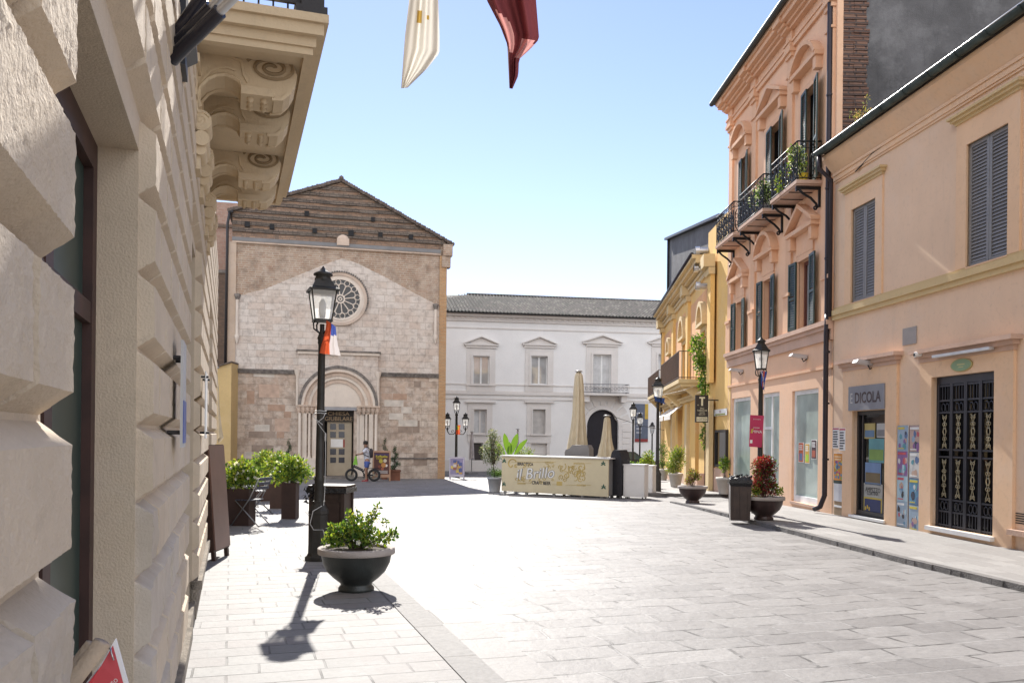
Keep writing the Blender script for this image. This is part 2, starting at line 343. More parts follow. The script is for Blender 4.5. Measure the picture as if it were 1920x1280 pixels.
# ------------------------------------------------------------------ ground
PAL = Frame(-0.30, 0.0, 0.0, -0.307, 0.952)          # left palazzo wall, local x runs away from the camera
PROT = -PAL.ang
stone = masonry('street_slabs', (0.20, 0.19, 0.186), (0.25, 0.24, 0.235), (0.035, 0.033, 0.033), 0.78, 0.34, 0.014, rough=0.62, axes='xy', rot=PROT+PI/2,
                stains=((0.55, (0.145, 0.137, 0.135)), (0.4, (0.31, 0.30, 0.298)), (0.5, (0.12, 0.112, 0.11))), bump=0.9, warp=0.10, spec=0.28, third=(0.135, 0.128, 0.127), rowwarp=0.16, broken=(0.28, 0.272, 0.268), grain=0.4, stainscale=0.5)
side = masonry('sidewalk_slabs', (0.22, 0.216, 0.212), (0.265, 0.26, 0.255), (0.045, 0.044, 0.043), 0.62, 0.26, 0.009, rough=0.7, axes='xy', rot=PROT+PI/2,
               stains=((0.5, (0.23, 0.22, 0.21)),(0.3, (0.4, 0.39, 0.38))), bump=0.6, warp=0.03, spec=0.28, third=(0.22, 0.197, 0.193), broken=(0.16, 0.157, 0.155), grain=0.3)
band = masonry('granite_band', (0.23, 0.222, 0.217), (0.27, 0.262, 0.255), (0.14, 0.13, 0.12), 5, 1.05, 0.008, rough=0.75, axes='xy', rot=PROT+PI/2, stains=((0.4, (0.2, 0.195, 0.19)),), bump=0.7, warp=0.01, spec=0.25, grain=0.6)
gut = masonry('gutter_slabs', (0.20, 0.19, 0.186), (0.245, 0.235, 0.23), (0.07, 0.066, 0.063), 5, 0.62, 0.01, rough=0.66, axes='xy', rot=PROT+PI/2, stains=((0.5, (0.16, 0.152, 0.148)),), bump=0.8, warp=0.03, grain=0.3)
ys = [-30, -5, 0, 5, 10, 14, 16]+[17+0.5*i for i in range(13)]+[26, 30, 36, 42, 50, 60, 75, 110]
mb = MB(stone); xs = [-400, -60, -20, -8, 0, 8, 20, 60, 400]
vs = [(x, y, gz(y)) for y in ys for x in xs]+[(x, 2500, gz(110)) for x in xs]; k = len(xs)
mb.add(vs, [(j*k+i, j*k+i+1, (j+1)*k+i+1, (j+1)*k+i) for j in range(len(ys)) for i in range(k-1)], True)
solo('ground', mb, None, None, kind='structure', fix=False)
def sheet(name, m, s0, s1, x0, x1, h):
    mb = MB(m); n = 40; vs = []
    for i in range(n+1):
        x = x0+(x1-x0)*i/n
        for s_ in (s0, s1):
            p = PAL.w(x, -s_, 0); vs.append((p.x, p.y, gz(p.y)+h))
    mb.add(vs, [(2*i, 2*i+1, 2*i+3, 2*i+2) for i in range(n)], True); return solo(name, mb, None, None, kind='structure', fix=False)
sheet('left_sidewalk', side, -0.3, 1.79, -6, 19, 0.004); sheet('granite_border', band, 1.795, 2.05, -6, 19, 0.008); sheet('gutter_course', gut, 2.055, 2.42, -6, 19, 0.004)
# right pavement with its kerb
side2 = masonry('pavement_slabs', (0.25, 0.24, 0.233), (0.31, 0.30, 0.29), (0.18, 0.17, 0.16), 0.9, 0.28, 0.006, rough=0.72, axes='xy', rot=-R_(95.7),
                stains=((0.45, (0.21, 0.195, 0.19)),), bump=0.6, warp=0.05, spec=0.4, third=(0.21, 0.2, 0.193), broken=(0.34, 0.33, 0.32), grain=0.3)
kerbm = C((0.15, 0.142, 0.138), 0.85, 0, 'kerb_stone', bump=0.8, sc=5, var=0.3)
K = [(5.95, 4.0), (5.62, 9.5), (5.25, 11.6), (4.96, 14.1), (4.65, 16.8), (4.4, 19.6), (4.17, 22.9)]
KK = []
for a, b in zip(K, K[1:]):
    for i in range(6): KK.append((a[0]+(b[0]-a[0])*i/6, a[1]+(b[1]-a[1])*i/6))
KK.append(K[-1])
def hk(y): return 0.07 if y < 18 else 0.07-0.035*(min(y, 22.9)-18)/4.9
mb = MB(side2); n = len(KK); vs = []
for x, y in KK: vs += [(x+0.12, y, gz(y)+hk(y)), (9.5, y, gz(y)+hk(y))]
mb.add(vs, [(2*i, 2*i+1, 2*i+3, 2*i+2) for i in range(n-1)], True)
q = KK[-1]; mb.quad((q[0], q[1], gz(q[1])-0.05), (9.5, q[1], gz(q[1])-0.05), (9.5, q[1], gz(q[1])+hk(q[1])), (q[0], q[1], gz(q[1])+hk(q[1])))
solo('right_pavement', mb, None, None, kind='structure', fix=False)
mb = MB(kerbm)
for i in range(n-1):
    for j in range(2):
        t0, t1 = j/2, (j+1)/2-0.02
        a = [KK[i][q]+(KK[i+1][q]-KK[i][q])*t0 for q in (0, 1)]; b = [KK[i][q]+(KK[i+1][q]-KK[i][q])*t1 for q in (0, 1)]
        jt = random.uniform(-0.006, 0.006); za, zb = gz(a[1]), gz(b[1]); ha, hb = hk(a[1])+0.004, hk(b[1])+0.004
        mb.add([(a[0]+jt, a[1], za-0.05), (b[0]+jt, b[1], zb-0.05), (b[0]+0.14, b[1], zb-0.05), (a[0]+0.14, a[1], za-0.05),
                (a[0]+jt+0.012, a[1], za+ha), (b[0]+jt+0.012, b[1], zb+hb), (b[0]+0.14, b[1], zb+hb), (a[0]+0.14, a[1], za+ha)],
               [(3,2,1,0),(4,5,6,7),(0,1,5,4),(1,2,6,5),(2,3,7,6),(3,0,4,7)], False)
solo('right_kerb', mb, None, None, kind='structure')
# farther pavement along the yellow building
mb = MB(side2); vs = []
F2 = [(3.9, 26.2), (4.3, 30), (5.2, 36), (6.0, 44), (6.6, 52)]
for x, y in F2: vs += [(x, y, gz(y)+0.10), (10, y, gz(y)+0.10), (x, y, gz(y)-0.05)]
mb.add(vs, [f for i in range(len(F2)-1) for f in ((3*i, 3*i+1, 3*i+4, 3*i+3), (3*i+2, 3*i, 3*i+3, 3*i+5))], False)
mb.m = kerbm; x, y = F2[0]; mb.quad((x, y, gz(y)-0.05), (10, y, gz(y)-0.05), (10, y, gz(y)+0.10), (x, y, gz(y)+0.10))
solo('far_pavement', mb, None, None, kind='structure', fix=False)

# ------------------------------------------------------------------ left palazzo
palst = stucco('palazzo_stone', (0.57, 0.47, 0.355), (0.26, 0.22, 0.18), 0.5, 0.14, 0.6, bs=120.0, bd=0.006)
palworn = stucco('palazzo_worn_stone', (0.50, 0.43, 0.35), (0.68, 0.64, 0.58), 0.75, 0.25, 0.8, bs=110.0, bd=0.004)
baln = stucco('balcony_stone', (0.62, 0.50, 0.34), (0.3, 0.24, 0.16), 0.3, 0.08, 0.3)
root = thing('palazzo', 'cream stone palazzo with rusticated blocks and a scrolled balcony, filling the left side', 'building', PAL.o, PAL.ang)
B0 = 0.03; BF = -0.035
DT = 2.63                                                # head of the openings
openings = [(1.60, 3.20, -0.1, DT), (6.15, 8.1, -0.1, 3.2), (11.2, 12.9, -0.1, 3.2)]
mb = MB(palst); wall_holes(mb, -8, 17.6, -0.1, 12.5, openings, B0, 0.17)
mb.quad((17.6, B0, -0.1), (17.6, 9, -0.1), (17.6, 9, 12.5), (17.6, B0, 12.5)); mb.quad((-8, B0, 12.5), (17.6, B0, 12.5), (17.6, 9, 12.5), (-8, 9, 12.5)); mb.quad((-8, B0, -0.1), (-8, B0, 12.5), (-8, 9, 12.5), (-8, 9, -0.1))
part('wall', mb, root, fix=False)
def fb(p, s=1.0): return noise.noise(p*s)
def block(mb, x0, x1, z0, z1, prot, ch, rough=0.0, near=False):
    cx_ = 0.014
    g = 0.008; x0 += g; x1 -= g; z0 += g*0.7; z1 -= g*0.7; top = B0-prot
    if near:
        st = 0.010 if x1 < 1.6 else 0.022; nx, nz = max(4, int((x1-x0-2*cx_)/st)), max(4, int((z1-z0-2*ch)/st))
        edge = [0, ch*0.33, ch*0.66]; us = [x0, x0+cx_/2]+[x0+cx_+(x1-x0-2*cx_)*i/nx for i in range(nx+1)]+[x1-cx_/2, x1]; ws = [z0+e for e in edge]+[z0+ch+(z1-z0-2*ch)*i/nz for i in range(nz+1)]+[z1-e for e in edge[::-1]]
    else: us = [x0, x0+cx_, x1-cx_, x1]; ws = [z0, z0+ch, z1-ch, z1]
    vs = []
    for wz in ws:
        for u in us:
            t = min(1, max(0, min((u-x0)/cx_, (x1-u)/cx_, (wz-z0)/ch, (z1-wz)/ch))); y = B0-prot*t
            if near:
                p = Vector((u*1, wz*1, x0)); n1 = fb(p, 6)*0.5+fb(p, 17)*0.3+fb(p, 45)*0.2
                y += rough*0.035*n1*t+0.0035*fb(p, 60)*t + (rough*0.03*max(0, fb(p, 4)-0.1) if rough > 0.3 else 0)
            vs.append((u, y, wz))
    k = len(us); mb.add(vs, [(j*k+i, j*k+i+1, (j+1)*k+i+1, (j+1)*k+i) for j in range(len(ws)-1) for i in range(k-1)], near)
mbs, mbw = MB(palst), MB(palworn)
PITCH, Z0 = 0.268, 1.672-0.268*6
rows = [(Z0+PITCH*i, Z0+PITCH*(i+1)) for i in range(1, 18)]
def solid_runs(z0, z1):
    xs = [-3.0]; runs = []; cur = -3.0
    for a, b, c, d in openings:
        if z0 < d-0.02: runs.append((cur, a)); cur = b
    runs.append((cur, 17.6)); return runs
for r, (za, zb) in enumerate(rows):
    for a, b in solid_runs(za, zb):
        Lb = b-a; nb = max(1, round(Lb/0.62)); wd = Lb/nb; off = (wd/2 if r % 2 else 0); cuts = [a]+[a+wd*i+off for i in range(0 if off else 1, nb)]+[b]
        if off and cuts[1]-a < 0.05: cuts.pop(1)
        for q0, q1 in zip(cuts, cuts[1:]):
            if q1 < 0.2: continue
            near = q0 < 4.6; rg = random.random()
            worn = (za < 1.15 and rg < 0.6 and near) or (q1 <= 1.61 and za < 1.3)
            block(mbw if worn else mbs, q0, q1, za, zb, 0.055, 0.04, 0.45 if worn else (0.04 if near else 0), near)
for o_ in (part('rusticated_blocks', mbs, root, fix=False), part('weathered_blocks', mbw, root, 'flaking whitish eroded stone blocks near the base', fix=False)): o_.data.set_sharp_from_angle(angle=R_(22))
plinthm = C((0.25, 0.215, 0.175), 0.95, 0, 'plinth_stone', bump=1.0, sc=6, var=0.35)
mb = MB(plinthm)
for a, b in solid_runs(0, 0.1): mb.box(a, b, -0.01, B0+0.02, -0.05, Z0+PITCH); mb.box(a, b, -0.055, B0+0.01, Z0+PITCH-0.07, Z0+PITCH+0.01)
for a, b, c, d in openings[1:]: mb.box(a, b, 0.0, 0.3, -0.05, 0.16)
part('plinth', mb, root)
# door in the near opening and the others
woodr = C((0.045, 0.018, 0.014), 0.6, 0, 'brown_door_wood', var=0.3, sc=8)
for a, b, c, d in openings:
    m2 = MB(woodr); y0 = B0+0.13
    m2.box(a+0.002, a+0.09, y0, y0+0.06, 0, d-0.002); m2.box(b-0.09, b-0.002, y0, y0+0.06, 0, d-0.002); m2.box(a+0.09, b-0.09, y0, y0+0.06, d-0.1, d-0.002)
    m2.box((a+b)/2-0.05, (a+b)/2+0.05, y0+0.001, y0+0.055, 0, d-0.1); m2.box(a+0.09, b-0.09, y0+0.004, y0+0.05, d-0.62, d-0.55); m2.box(a+0.09, b-0.09, y0+0.004, y0+0.05, 0.05, 0.4)
    dr = part('door', m2, root)
    m2 = MB(glass('door_glass', (0.03, 0.05, 0.042), 0.35, 0.15)); m2.quad((a+0.09, y0+0.03, 0.05), (b-0.09, y0+0.03, 0.05), (b-0.09, y0+0.03, d-0.1), (a+0.09, y0+0.03, d-0.1)); part('pane', m2, dr, fix=False)
# pilaster strips above the first floor
# balcony
X0, X1, BP, BZ = 6.25, 10.75, 0.89, 4.47
mb = MB(baln)
mb.box(X0, X1, -BP, B0, BZ+0.02, BZ+0.10); mb.box(X0+0.05, X1-0.05, -BP+0.05, B0, BZ-0.05, BZ+0.022)
mb.box(X0-0.03, X1+0.03, -BP-0.03, B0, BZ+0.10, BZ+0.16)
for k, (a, b, c) in enumerate(((0.07, 0.0, 0.05), )):   # stepped soffit rims
    z1 = BZ-0.048-b; z0 = BZ-0.05-c; i = a
    mb.box(X0+i, X0+i+0.07+0.05*k, -BP+i, B0, z0, z1); mb.box(X1-i-0.07-0.05*k, X1-i, -BP+i, B0, z0, z1); mb.box(X0+i+0.07+0.05*k, X1-i-0.07-0.05*k, -BP+i, -BP+i+0.06+0.03*k, z0, z1)
mb.box(X0+0.15, X1-0.15, -0.05, B0, BZ-0.22, BZ-0.16); mb.box(X0+0.3, X1-0.3, -0.03, B0, BZ-0.40, BZ-0.22)
balc = part('balcony', mb, root)
# scrolled brackets, outline in (outward distance, height) read in metres from the first bracket's near side
def brk_outline():
    YB = 6.5; o = []
    pts = [(1042,290),(1370,322),(1420,308),(1500,300),(1580,310),(1640,345),(1664,400),(1655,455),(1625,510),(1585,545),(1530,553),(1530,520),(1528,512),(1345,495),(1338,470),
           (1300,450),(1255,440),(1200,450),(1150,478),(1110,525),(1092,580),(1088,640),(1100,672),(1135,668),(1165,690),(1172,725),(1155,758),(1118,770),(1080,756),(1050,715),(1042,660)]
    for u, v in pts:
        u, v = u/2.977, v/2.977; q = P(u, v, YB)
        d = -(q-PAL.w(0, 0, 0)).dot(PAL.dy); o.append((d, q.z))
    return o
BO = [(max(-0.02, d), z) for d, z in brk_outline()]
zt = BO[0][1]
for xc in (6.82, 7.64, 9.08, 9.87):
    wd = 0.15; mb = MB(baln)
    poly = [(-d+0.0, z) for d, z in BO]
    mb.prism(poly, xc-wd, xc+wd, 'x')
    # raised outer bead and scrolls on the near and far cheeks
    for sx in (-1, 1):
        xf = xc+sx*(wd+0.002)
        mb.tube([(xf, y*0.96-0.012, z) for y, z in poly[8:25]], 0.016, 4); mb.tube([(xf, y*0.92-0.035, z+0.05) for y, z in poly[15:23]], 0.012, 4)
        mb.m = C((0.30, 0.22, 0.13), 0.95, 0, 'dark_stone_bead', sc=4)  # upper spiral drawn in a darker brown than the balcony stone
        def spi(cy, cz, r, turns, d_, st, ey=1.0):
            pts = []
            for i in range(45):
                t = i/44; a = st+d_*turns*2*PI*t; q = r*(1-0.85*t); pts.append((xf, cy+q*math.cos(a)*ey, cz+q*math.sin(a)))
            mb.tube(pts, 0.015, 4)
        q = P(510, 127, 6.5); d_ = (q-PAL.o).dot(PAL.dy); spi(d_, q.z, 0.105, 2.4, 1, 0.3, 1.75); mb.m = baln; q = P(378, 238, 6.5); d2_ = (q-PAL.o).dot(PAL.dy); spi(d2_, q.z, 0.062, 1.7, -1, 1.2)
        mb.tube([(xf, -0.04, zt-0.03), (xf, d_+0.35, zt-0.05), (xf, d_+0.22, zt-0.09), (xf, d_+0.20, zt-0.19), (xf, d_+0.17, zt-0.24)], 0.012, 4)
    mb.m = baln
    # lower roll projecting wider than the cheek, drops under the bracket
    mb.cyl((xc-wd-0.01, d2_, P(378, 238, 6.5).z), (xc+wd+0.01, d2_, P(378, 238, 6.5).z), 0.075, n=18); mb.cyl((xc-wd-0.03, -0.06, BO[26][1]-0.07), (xc+wd+0.03, -0.06, BO[26][1]-0.07), 0.055, n=16)
    qa, qb = -BO[13][0]-0.0, -BO[11][0]+0.0; mb.box(xc-wd-0.02, xc+wd+0.02, min(qa, qb), max(qa, qb), BO[13][1]-0.06, BO[13][1]+0.0)
    for q in range(3):
        for h_ in range(2):
            mb.lathe([(0.004, -0.035), (0.024, -0.02), (0.026, 0), (0.02, 0.02)], (xc-0.09+0.09*q, (min(qa, qb)+max(qa, qb))/2-0.05+0.1*h_, BO[13][1]-0.06), 8)
    mb.box(xc-wd*0.8, xc+wd*0.8, -0.051, B0, BO[26][1]-0.28, BO[26][1]-0.02); mb.cyl((xc-wd, -0.05, BO[26][1]-0.14), (xc+wd, -0.05, BO[26][1]-0.14), 0.045, n=14)
    part('scroll_bracket', mb, balc)
mb = MB(DARKIRON); zr = BZ+0.16
mb.box(X0+0.0, X0+0.14, -BP, -BP+0.16, zr, zr+1.1); mb.box(X0-0.03, X0+0.17, -BP-0.02, -BP+0.2, zr-0.001, zr+0.05)
for h_ in (0.08, 1.0): mb.box(X0+0.04, X0+0.07, -BP+0.15, B0, zr+h_, zr+h_+0.03); mb.box(X0+0.1, X1-0.05, -BP+0.05, -BP+0.08, zr+h_, zr+h_+0.03)
for i in range(7): mb.cyl((X0+0.055, -BP+0.25+i*0.1, zr), (X0+0.055, -BP+0.25+i*0.1, zr+1), 0.008, n=6)
for i in range(40): mb.cyl((X0+0.2+i*0.105, -BP+0.065, zr), (X0+0.2+i*0.105, -BP+0.065, zr+1), 0.008, n=6)
part('balcony_railing', mb, balc)
# ------------------------------------------------------------------ church
CH = Frame(-12.8, 39.6, -0.42, 9.62, 2.3)
CW = CH.px(835, 700)[0]
brick = masonry('old_brick', (0.36, 0.235, 0.165), (0.48, 0.36, 0.27), (0.50, 0.42, 0.34), 0.30, 0.10, 0.022, stains=((0.7, (0.56, 0.47, 0.39)), (0.6, (0.15, 0.11, 0.085)), (0.4, (0.38, 0.22, 0.14))), bump=1.0, warp=0.06, third=(0.33, 0.26, 0.2), mscale=1.0, lo=0.48, hi=0.66)
brickr = masonry('rough_brick', (0.30, 0.20, 0.145), (0.42, 0.29, 0.21), (0.24, 0.18, 0.14), 0.3, 0.10, 0.02, stains=((0.6, (0.17, 0.12, 0.09)), (0.45, (0.45, 0.27, 0.17))), bump=1.4, warp=0.08, third=(0.12, 0.1, 0.085), lo=0.45, hi=0.62)
brickd = masonry('dark_brick_course', (0.17, 0.135, 0.11), (0.27, 0.21, 0.17), (0.09, 0.075, 0.065), 0.3, 0.09, 0.02, stains=((0.6, (0.22, 0.19, 0.16)), (0.5, (0.06, 0.055, 0.05))), bump=1.4, warp=0.08, lo=0.45, hi=0.62)
ashlar = masonry('church_ashlar', (0.56, 0.46, 0.38), (0.66, 0.575, 0.49), (0.36, 0.28, 0.23), 0.70, 0.31, 0.007, stains=((0.7, (0.54, 0.40, 0.31)), (0.45, (0.36, 0.29, 0.24)), (0.5, (0.68, 0.61, 0.54)), (0.55, (0.26, 0.205, 0.165))), bump=0.8, warp=0.10, third=(0.46, 0.34, 0.26), grain=0.3, lo=0.47, hi=0.6)
ashlarw = masonry('white_ashlar', (0.64, 0.575, 0.515), (0.70, 0.64, 0.585), (0.43, 0.365, 0.31), 0.74, 0.31, 0.008, stains=((0.5, (0.58, 0.47, 0.39)), (0.35, (0.34, 0.29, 0.25)), (0.4, (0.74, 0.67, 0.61)), (0.45, (0.24, 0.20, 0.175))), bump=0.7, warp=0.07, third=(0.57, 0.45, 0.37), grain=0.3, stainscale=0.7, lo=0.5, hi=0.64)
marble = stucco('worn_marble', (0.70, 0.62, 0.54), (0.25, 0.22, 0.19), 0.7, 0.14, 0.9)
carved = stucco('carved_stone', (0.60, 0.48, 0.39), (0.20, 0.165, 0.14), 0.6, 0.25, 1.6)
grime = C((0.19, 0.17, 0.155), 0.95, 0, 'weathered_ledge', bump=1.0, sc=6, var=0.4)
cp = CH.px
root = thing('church', 'old stone and brick gabled church with a rose window and round arched portal', 'church', CH.o, CH.ang)
xl, zel = 0.0, cp(440, 396)[1]; xr, zer = CW, cp(838, 455)[1]; xa, za = cp(640, 342)
zc_l, zc_r = cp(441, 450)[1], cp(820, 474)[1]
mb = MB(brick)
# body behind everything, as a solid gabled block; the door opening is left out
dx0, dz0 = cp(606, 893)[0], -0.2; dx1, dz1 = cp(664, 769)[0], cp(640, 769)[1]
outl = [(xl, -0.2), (dx0, -0.2), (dx0, dz1), (dx1, dz1), (dx1, -0.2), (xr, -0.2), (xr, zer), (xa, za), (xl, zel)]
def cap(mb, poly, y0, y1): mb.prism(poly, y0, y1, 'y')
cap(mb, outl, 0.0, 14)
part('brick_wall', mb, root, fix=True)
# stone facing (lower wall in two tints) standing 6 cm proud
mid = cp(600, 695)[1]; xs0, xs1 = cp(441, 700)[0], cp(822, 700)[0]
peak = [cp(450, 554), cp(500, 541), cp(560, 516), cp(617, 493), cp(641, 485), cp(668, 493), cp(720, 519), cp(770, 546), cp(821, 574)]
mb = MB(ashlarw)
cap(mb, [(xs0, mid), (xs1, mid), (xs1, peak[-1][1])]+[p for p in peak[::-1][1:]]+[(xs0, peak[0][1]-0.02)], -0.06, 0.01)
part('upper_stone_facing', mb, root)
mb = MB(ashlar); mb.box(xs0, dx0, -0.07, 0.01, -0.2, mid-0.001); mb.box(dx1, xs1, -0.07, 0.01, -0.2, mid-0.001); mb.box(dx0+0.001, dx1-0.001, -0.071, 0.01, dz1, mid-0.002)
rg = random.Random(4)
patches = [C(c, 0.95, 0, 'patched_stone', bump=0.6, sc=4, var=0.15) for c in ((0.42, 0.29, 0.215), (0.35, 0.28, 0.23), (0.58, 0.53, 0.47), (0.5, 0.37, 0.29), (0.3, 0.235, 0.19))]
for i in range(70):                                           # individual odd stones
    x = rg.uniform(xs0+0.1, xs1-0.9); z = 0.31*rg.randint(1, 17); wq = rg.choice((0.33, 0.66, 0.5, 0.9)); hq = 0.295*rg.choice((1, 1, 1, 2))
    if (cp(555, 800)[0]-wq < x < cp(712, 800)[0] and z < cp(600, 655)[1]) or z+hq > mid+0.9: continue
    mb.m = rg.choice(patches); y = -0.068-0.004-rg.random()*0.003 if z+hq < mid else None
    if y is None: continue
    mb.box(x, x+wq, y, -0.05, z, z+hq)
part('lower_stone_facing', mb, root)
# gable: alternating projecting courses
mb = MB(brickr); mbd = MB(brickd)
def gab(z):                                                   # left and right edge of the gable at height z
    l = xl+(z-zel)/(za-zel)*(xa-xl) if z > zel else xl; r = xr-(z-zer)/(za-zer)*(xr-xa) if z > zer else xr-0.02
    return l, r
slope = (zc_r-zc_l)/(xr-xl)
zb = zc_l+0.35; nb = 8; hh = (za-0.12-zb)/nb
mb.prism([(xl, zc_l), (xr-0.3, zc_r), (xr-0.3, zc_r+0.3), (xr-0.02, zer-0.03), (xa, za-0.06), (xl, zel-0.06)], -0.02, 0.01)
for i in range(nb):
    z0 = zb+hh*i+rg.uniform(-0.03, 0.03); z1 = z0+hh*rg.uniform(0.46, 0.60)
    l0, r0 = gab(z0); l1, r1 = gab(z1)
    if r1-l1 < 0.3: continue
    segs = 7
    for k in range(segs):                                     # ragged ledge, broken here and there
        t0, t1 = k/segs, (k+1)/segs; a0 = l0+(r0-l0)*t0; b0 = l0+(r0-l0)*t1; a1 = l1+(r1-l1)*t0; b1 = l1+(r1-l1)*t1
        if k == 0: a1 = max(a0, a1)
        pr = 0.07+rg.uniform(-0.02, 0.03)+0.01*(i % 2); dz = rg.uniform(-0.012, 0.012)
        s_ = slope*0.35*((a0+b0)/2-xa)
        mbd.prism([(a0, z0+dz+s_), (b0, z0+dz+s_), (b1, z1+dz+s_), (a1, z1+dz+s_)], -pr, 0.0)
hol = MB(DARK)
for u, v, a in ((464, 421, 9), (510, 426, 8), (590, 433, 8), (658, 438, 10), (713, 441, 8), (770, 445, 8), (575, 401, 8), (699, 412, 7)):
    x, z = cp(u, v); w_ = a/80; hol.cut(); hol.box(x-w_, x+w_, -0.125, 0.01, z-w_*1.1, z+w_*1.1)
part('gable', mb, root); part('gable_ledges', mbd, root); part('putlog_hole', hol, root)
mb = MB(grime)                                                # raking verge tiles
tile = C((0.12, 0.095, 0.08), 0.95, 0, 'old_roof_tile', bump=0.8, sc=5, var=0.4)
mb.m = tile
for (x0, z0), (x1, z1) in (((xl-0.15, zel-0.02), (xa, za+0.06)), ((xr+0.28, zer-0.1), (xa, za+0.06))):
    n = 46
    for i in range(n):
        t0, t1 = i/n, (i+1)/n; a = Vector((x0+(x1-x0)*t0, 0, z0+(z1-z0)*t0)); b = Vector((x0+(x1-x0)*t1, 0, z0+(z1-z0)*t1)); j = rg.uniform(-0.02, 0.02)
        mb.cyl((a.x, -0.2+j, a.z+0.02+j), (a.x, 14, a.z+0.02+j), 0.085, n=7)
        mb.prism([(a.x, a.z-0.06), (b.x, b.z-0.06), (b.x, b.z+0.03), (a.x, a.z+0.03)], -0.16, 14.05)
mb.lathe([(0.05, 0), (0.12, 0.05), (0.1, 0.2), (0.02, 0.26)], (xa, -0.05, za+0.05), 8)
part('roof', mb, root)
# cornice under the gable: lead strip, pale strip
mb = MB(C((0.2, 0.2, 0.205), 0.7, 0.2, 'lead_flashing', sc=2)); mb.prism([(xl, zc_l-0.04), (xr-0.3, zc_r-0.04), (xr-0.3, zc_r+0.13), (xl, zc_l+0.13)], -0.14, 0.0)
mb.m = carved; mb.prism([(xl, zc_l-0.12), (xr-0.3, zc_r-0.12), (xr-0.3, zc_r-0.041), (xl, zc_l-0.041)], -0.11, 0.0)
x, z = cp(643, 455); mb.box(x-0.28, x+0.28, -0.2, 0, z-0.16, z+0.17); mb.lathe([(0.3, 0), (0.24, 0.12), (0.1, 0.2)], (x, -0.06, z+0.15), 10, sy=0.4)
part('cornice', mb, root)
# right corner pier and left corner strip
pier = masonry('pier_brick', (0.52, 0.29, 0.14), (0.60, 0.38, 0.21), (0.40, 0.3, 0.2), 0.27, 0.07, 0.012, stains=((0.5, (0.5, 0.37, 0.24)),), bump=0.9, warp=0.03)
mb = MB(pier); mb.cut(); mb.box(xs1+0.002, xr+0.01, -0.10, 0.3, -0.2, zc_r-0.15); mb.m = brick; mb.box(xs1+0.1, xr+0.18, -0.16, 0.3, zc_r-0.7, zc_r-0.15); mb.box(xs1+0.15, xr+0.26, -0.22, 0.3, zc_r-0.149, zer-0.12)
mb.cut(); mb.m = stucco('pier_plaster', (0.5, 0.39, 0.3)); mb.box(-0.16, xs0-0.002, -0.09, 0.3, -0.2, zc_l-0.1)
part('corner_pier', mb, root)
mb = MB(DARKIRON); mb.tube([(-0.1, -0.16, zel-0.05), (-0.2, -0.16, zel-0.6), (-0.24, -0.16, 4.6)], 0.06, 8); mb.tube([(0, -0.22, zel-0.02), (0.02, -0.25, zel-0.1), (-0.1, -0.16, zel-0.06)], 0.05, 6)
part('downpipe', mb, root)
# string course and plinth course
mb = MB(grime)
pz = cp(600, 697)[1]; px0, px1 = cp(557, 700)[0], cp(712, 700)[0]
for a, b in ((xs0, px0), (px1, xs1)):
    mb.cut()
    mb.box(a, b, -0.17, -0.05, pz-0.02, pz+0.05); mb.box(a, b, -0.13, -0.05, pz-0.15, pz-0.021); n = int((b-a)/0.14)
    for i in range(n): mb.box(a+(b-a)*(i+0.2)/n, a+(b-a)*(i+0.7)/n, -0.15, -0.05, pz-0.11, pz-0.022)
mb.cut(); mb.box(xs0, cp(556, 800)[0], -0.12, -0.05, cp(500, 861)[1]-0.05, cp(500, 861)[1]+0.02); mb.cut(); mb.box(cp(712, 800)[0], xs1, -0.12, -0.05, cp(760, 858)[1]-0.05, cp(760, 858)[1]+0.02)
part('string_course', mb, root)
mb = MB(marble)                                               # little corner colonnettes
for u, v0, v1 in ((445, 553, 640), (816, 572, 640)):
    mb.cut(); x = cp(u, 600)[0]; a, b = cp(u, v1)[1], cp(u, v0)[1]
    mb.lathe([(0.07, 0), (0.07, b-a-0.5)], (x, -0.12, a+0.3), 10); mb.lathe([(0.03, -0.1), (0.08, 0.1), (0.12, 0.22), (0.09, 0.3)], (x, -0.12, a), 8)
    mb.m = grime; mb.lathe([(0.08, 0), (0.13, 0.15), (0.15, 0.24), (0.11, 0.26)], (x, -0.12, b-0.22), 8); mb.m = marble
part('colonnette', mb, root)
# rose window
rx, rz = cp(638, 561); Rg = 0.90
rose = MB(marble); seg = 48
c0 = lambda r: arcpts(rx, rz, r, 0, 2*PI, seg)[:-1]
rose.strip(c0(Rg), c0(Rg+0.10), -0.13, -0.02, True); rose.strip(c0(Rg+0.10), c0(Rg+0.2), -0.10, -0.02, True)
rose.m = carved; rose.strip(c0(Rg+0.2), c0(Rg+0.34), -0.15, -0.02, True)
rose.m = grime
for i in range(46):
    a = PI*(-0.12)+1.24*PI*i/45; q = Rg+0.37; x, z = rx+q*math.cos(a), rz+q*math.sin(a); rose.cyl((x, -0.2, z), (x, -0.03, z), 0.045, n=6)
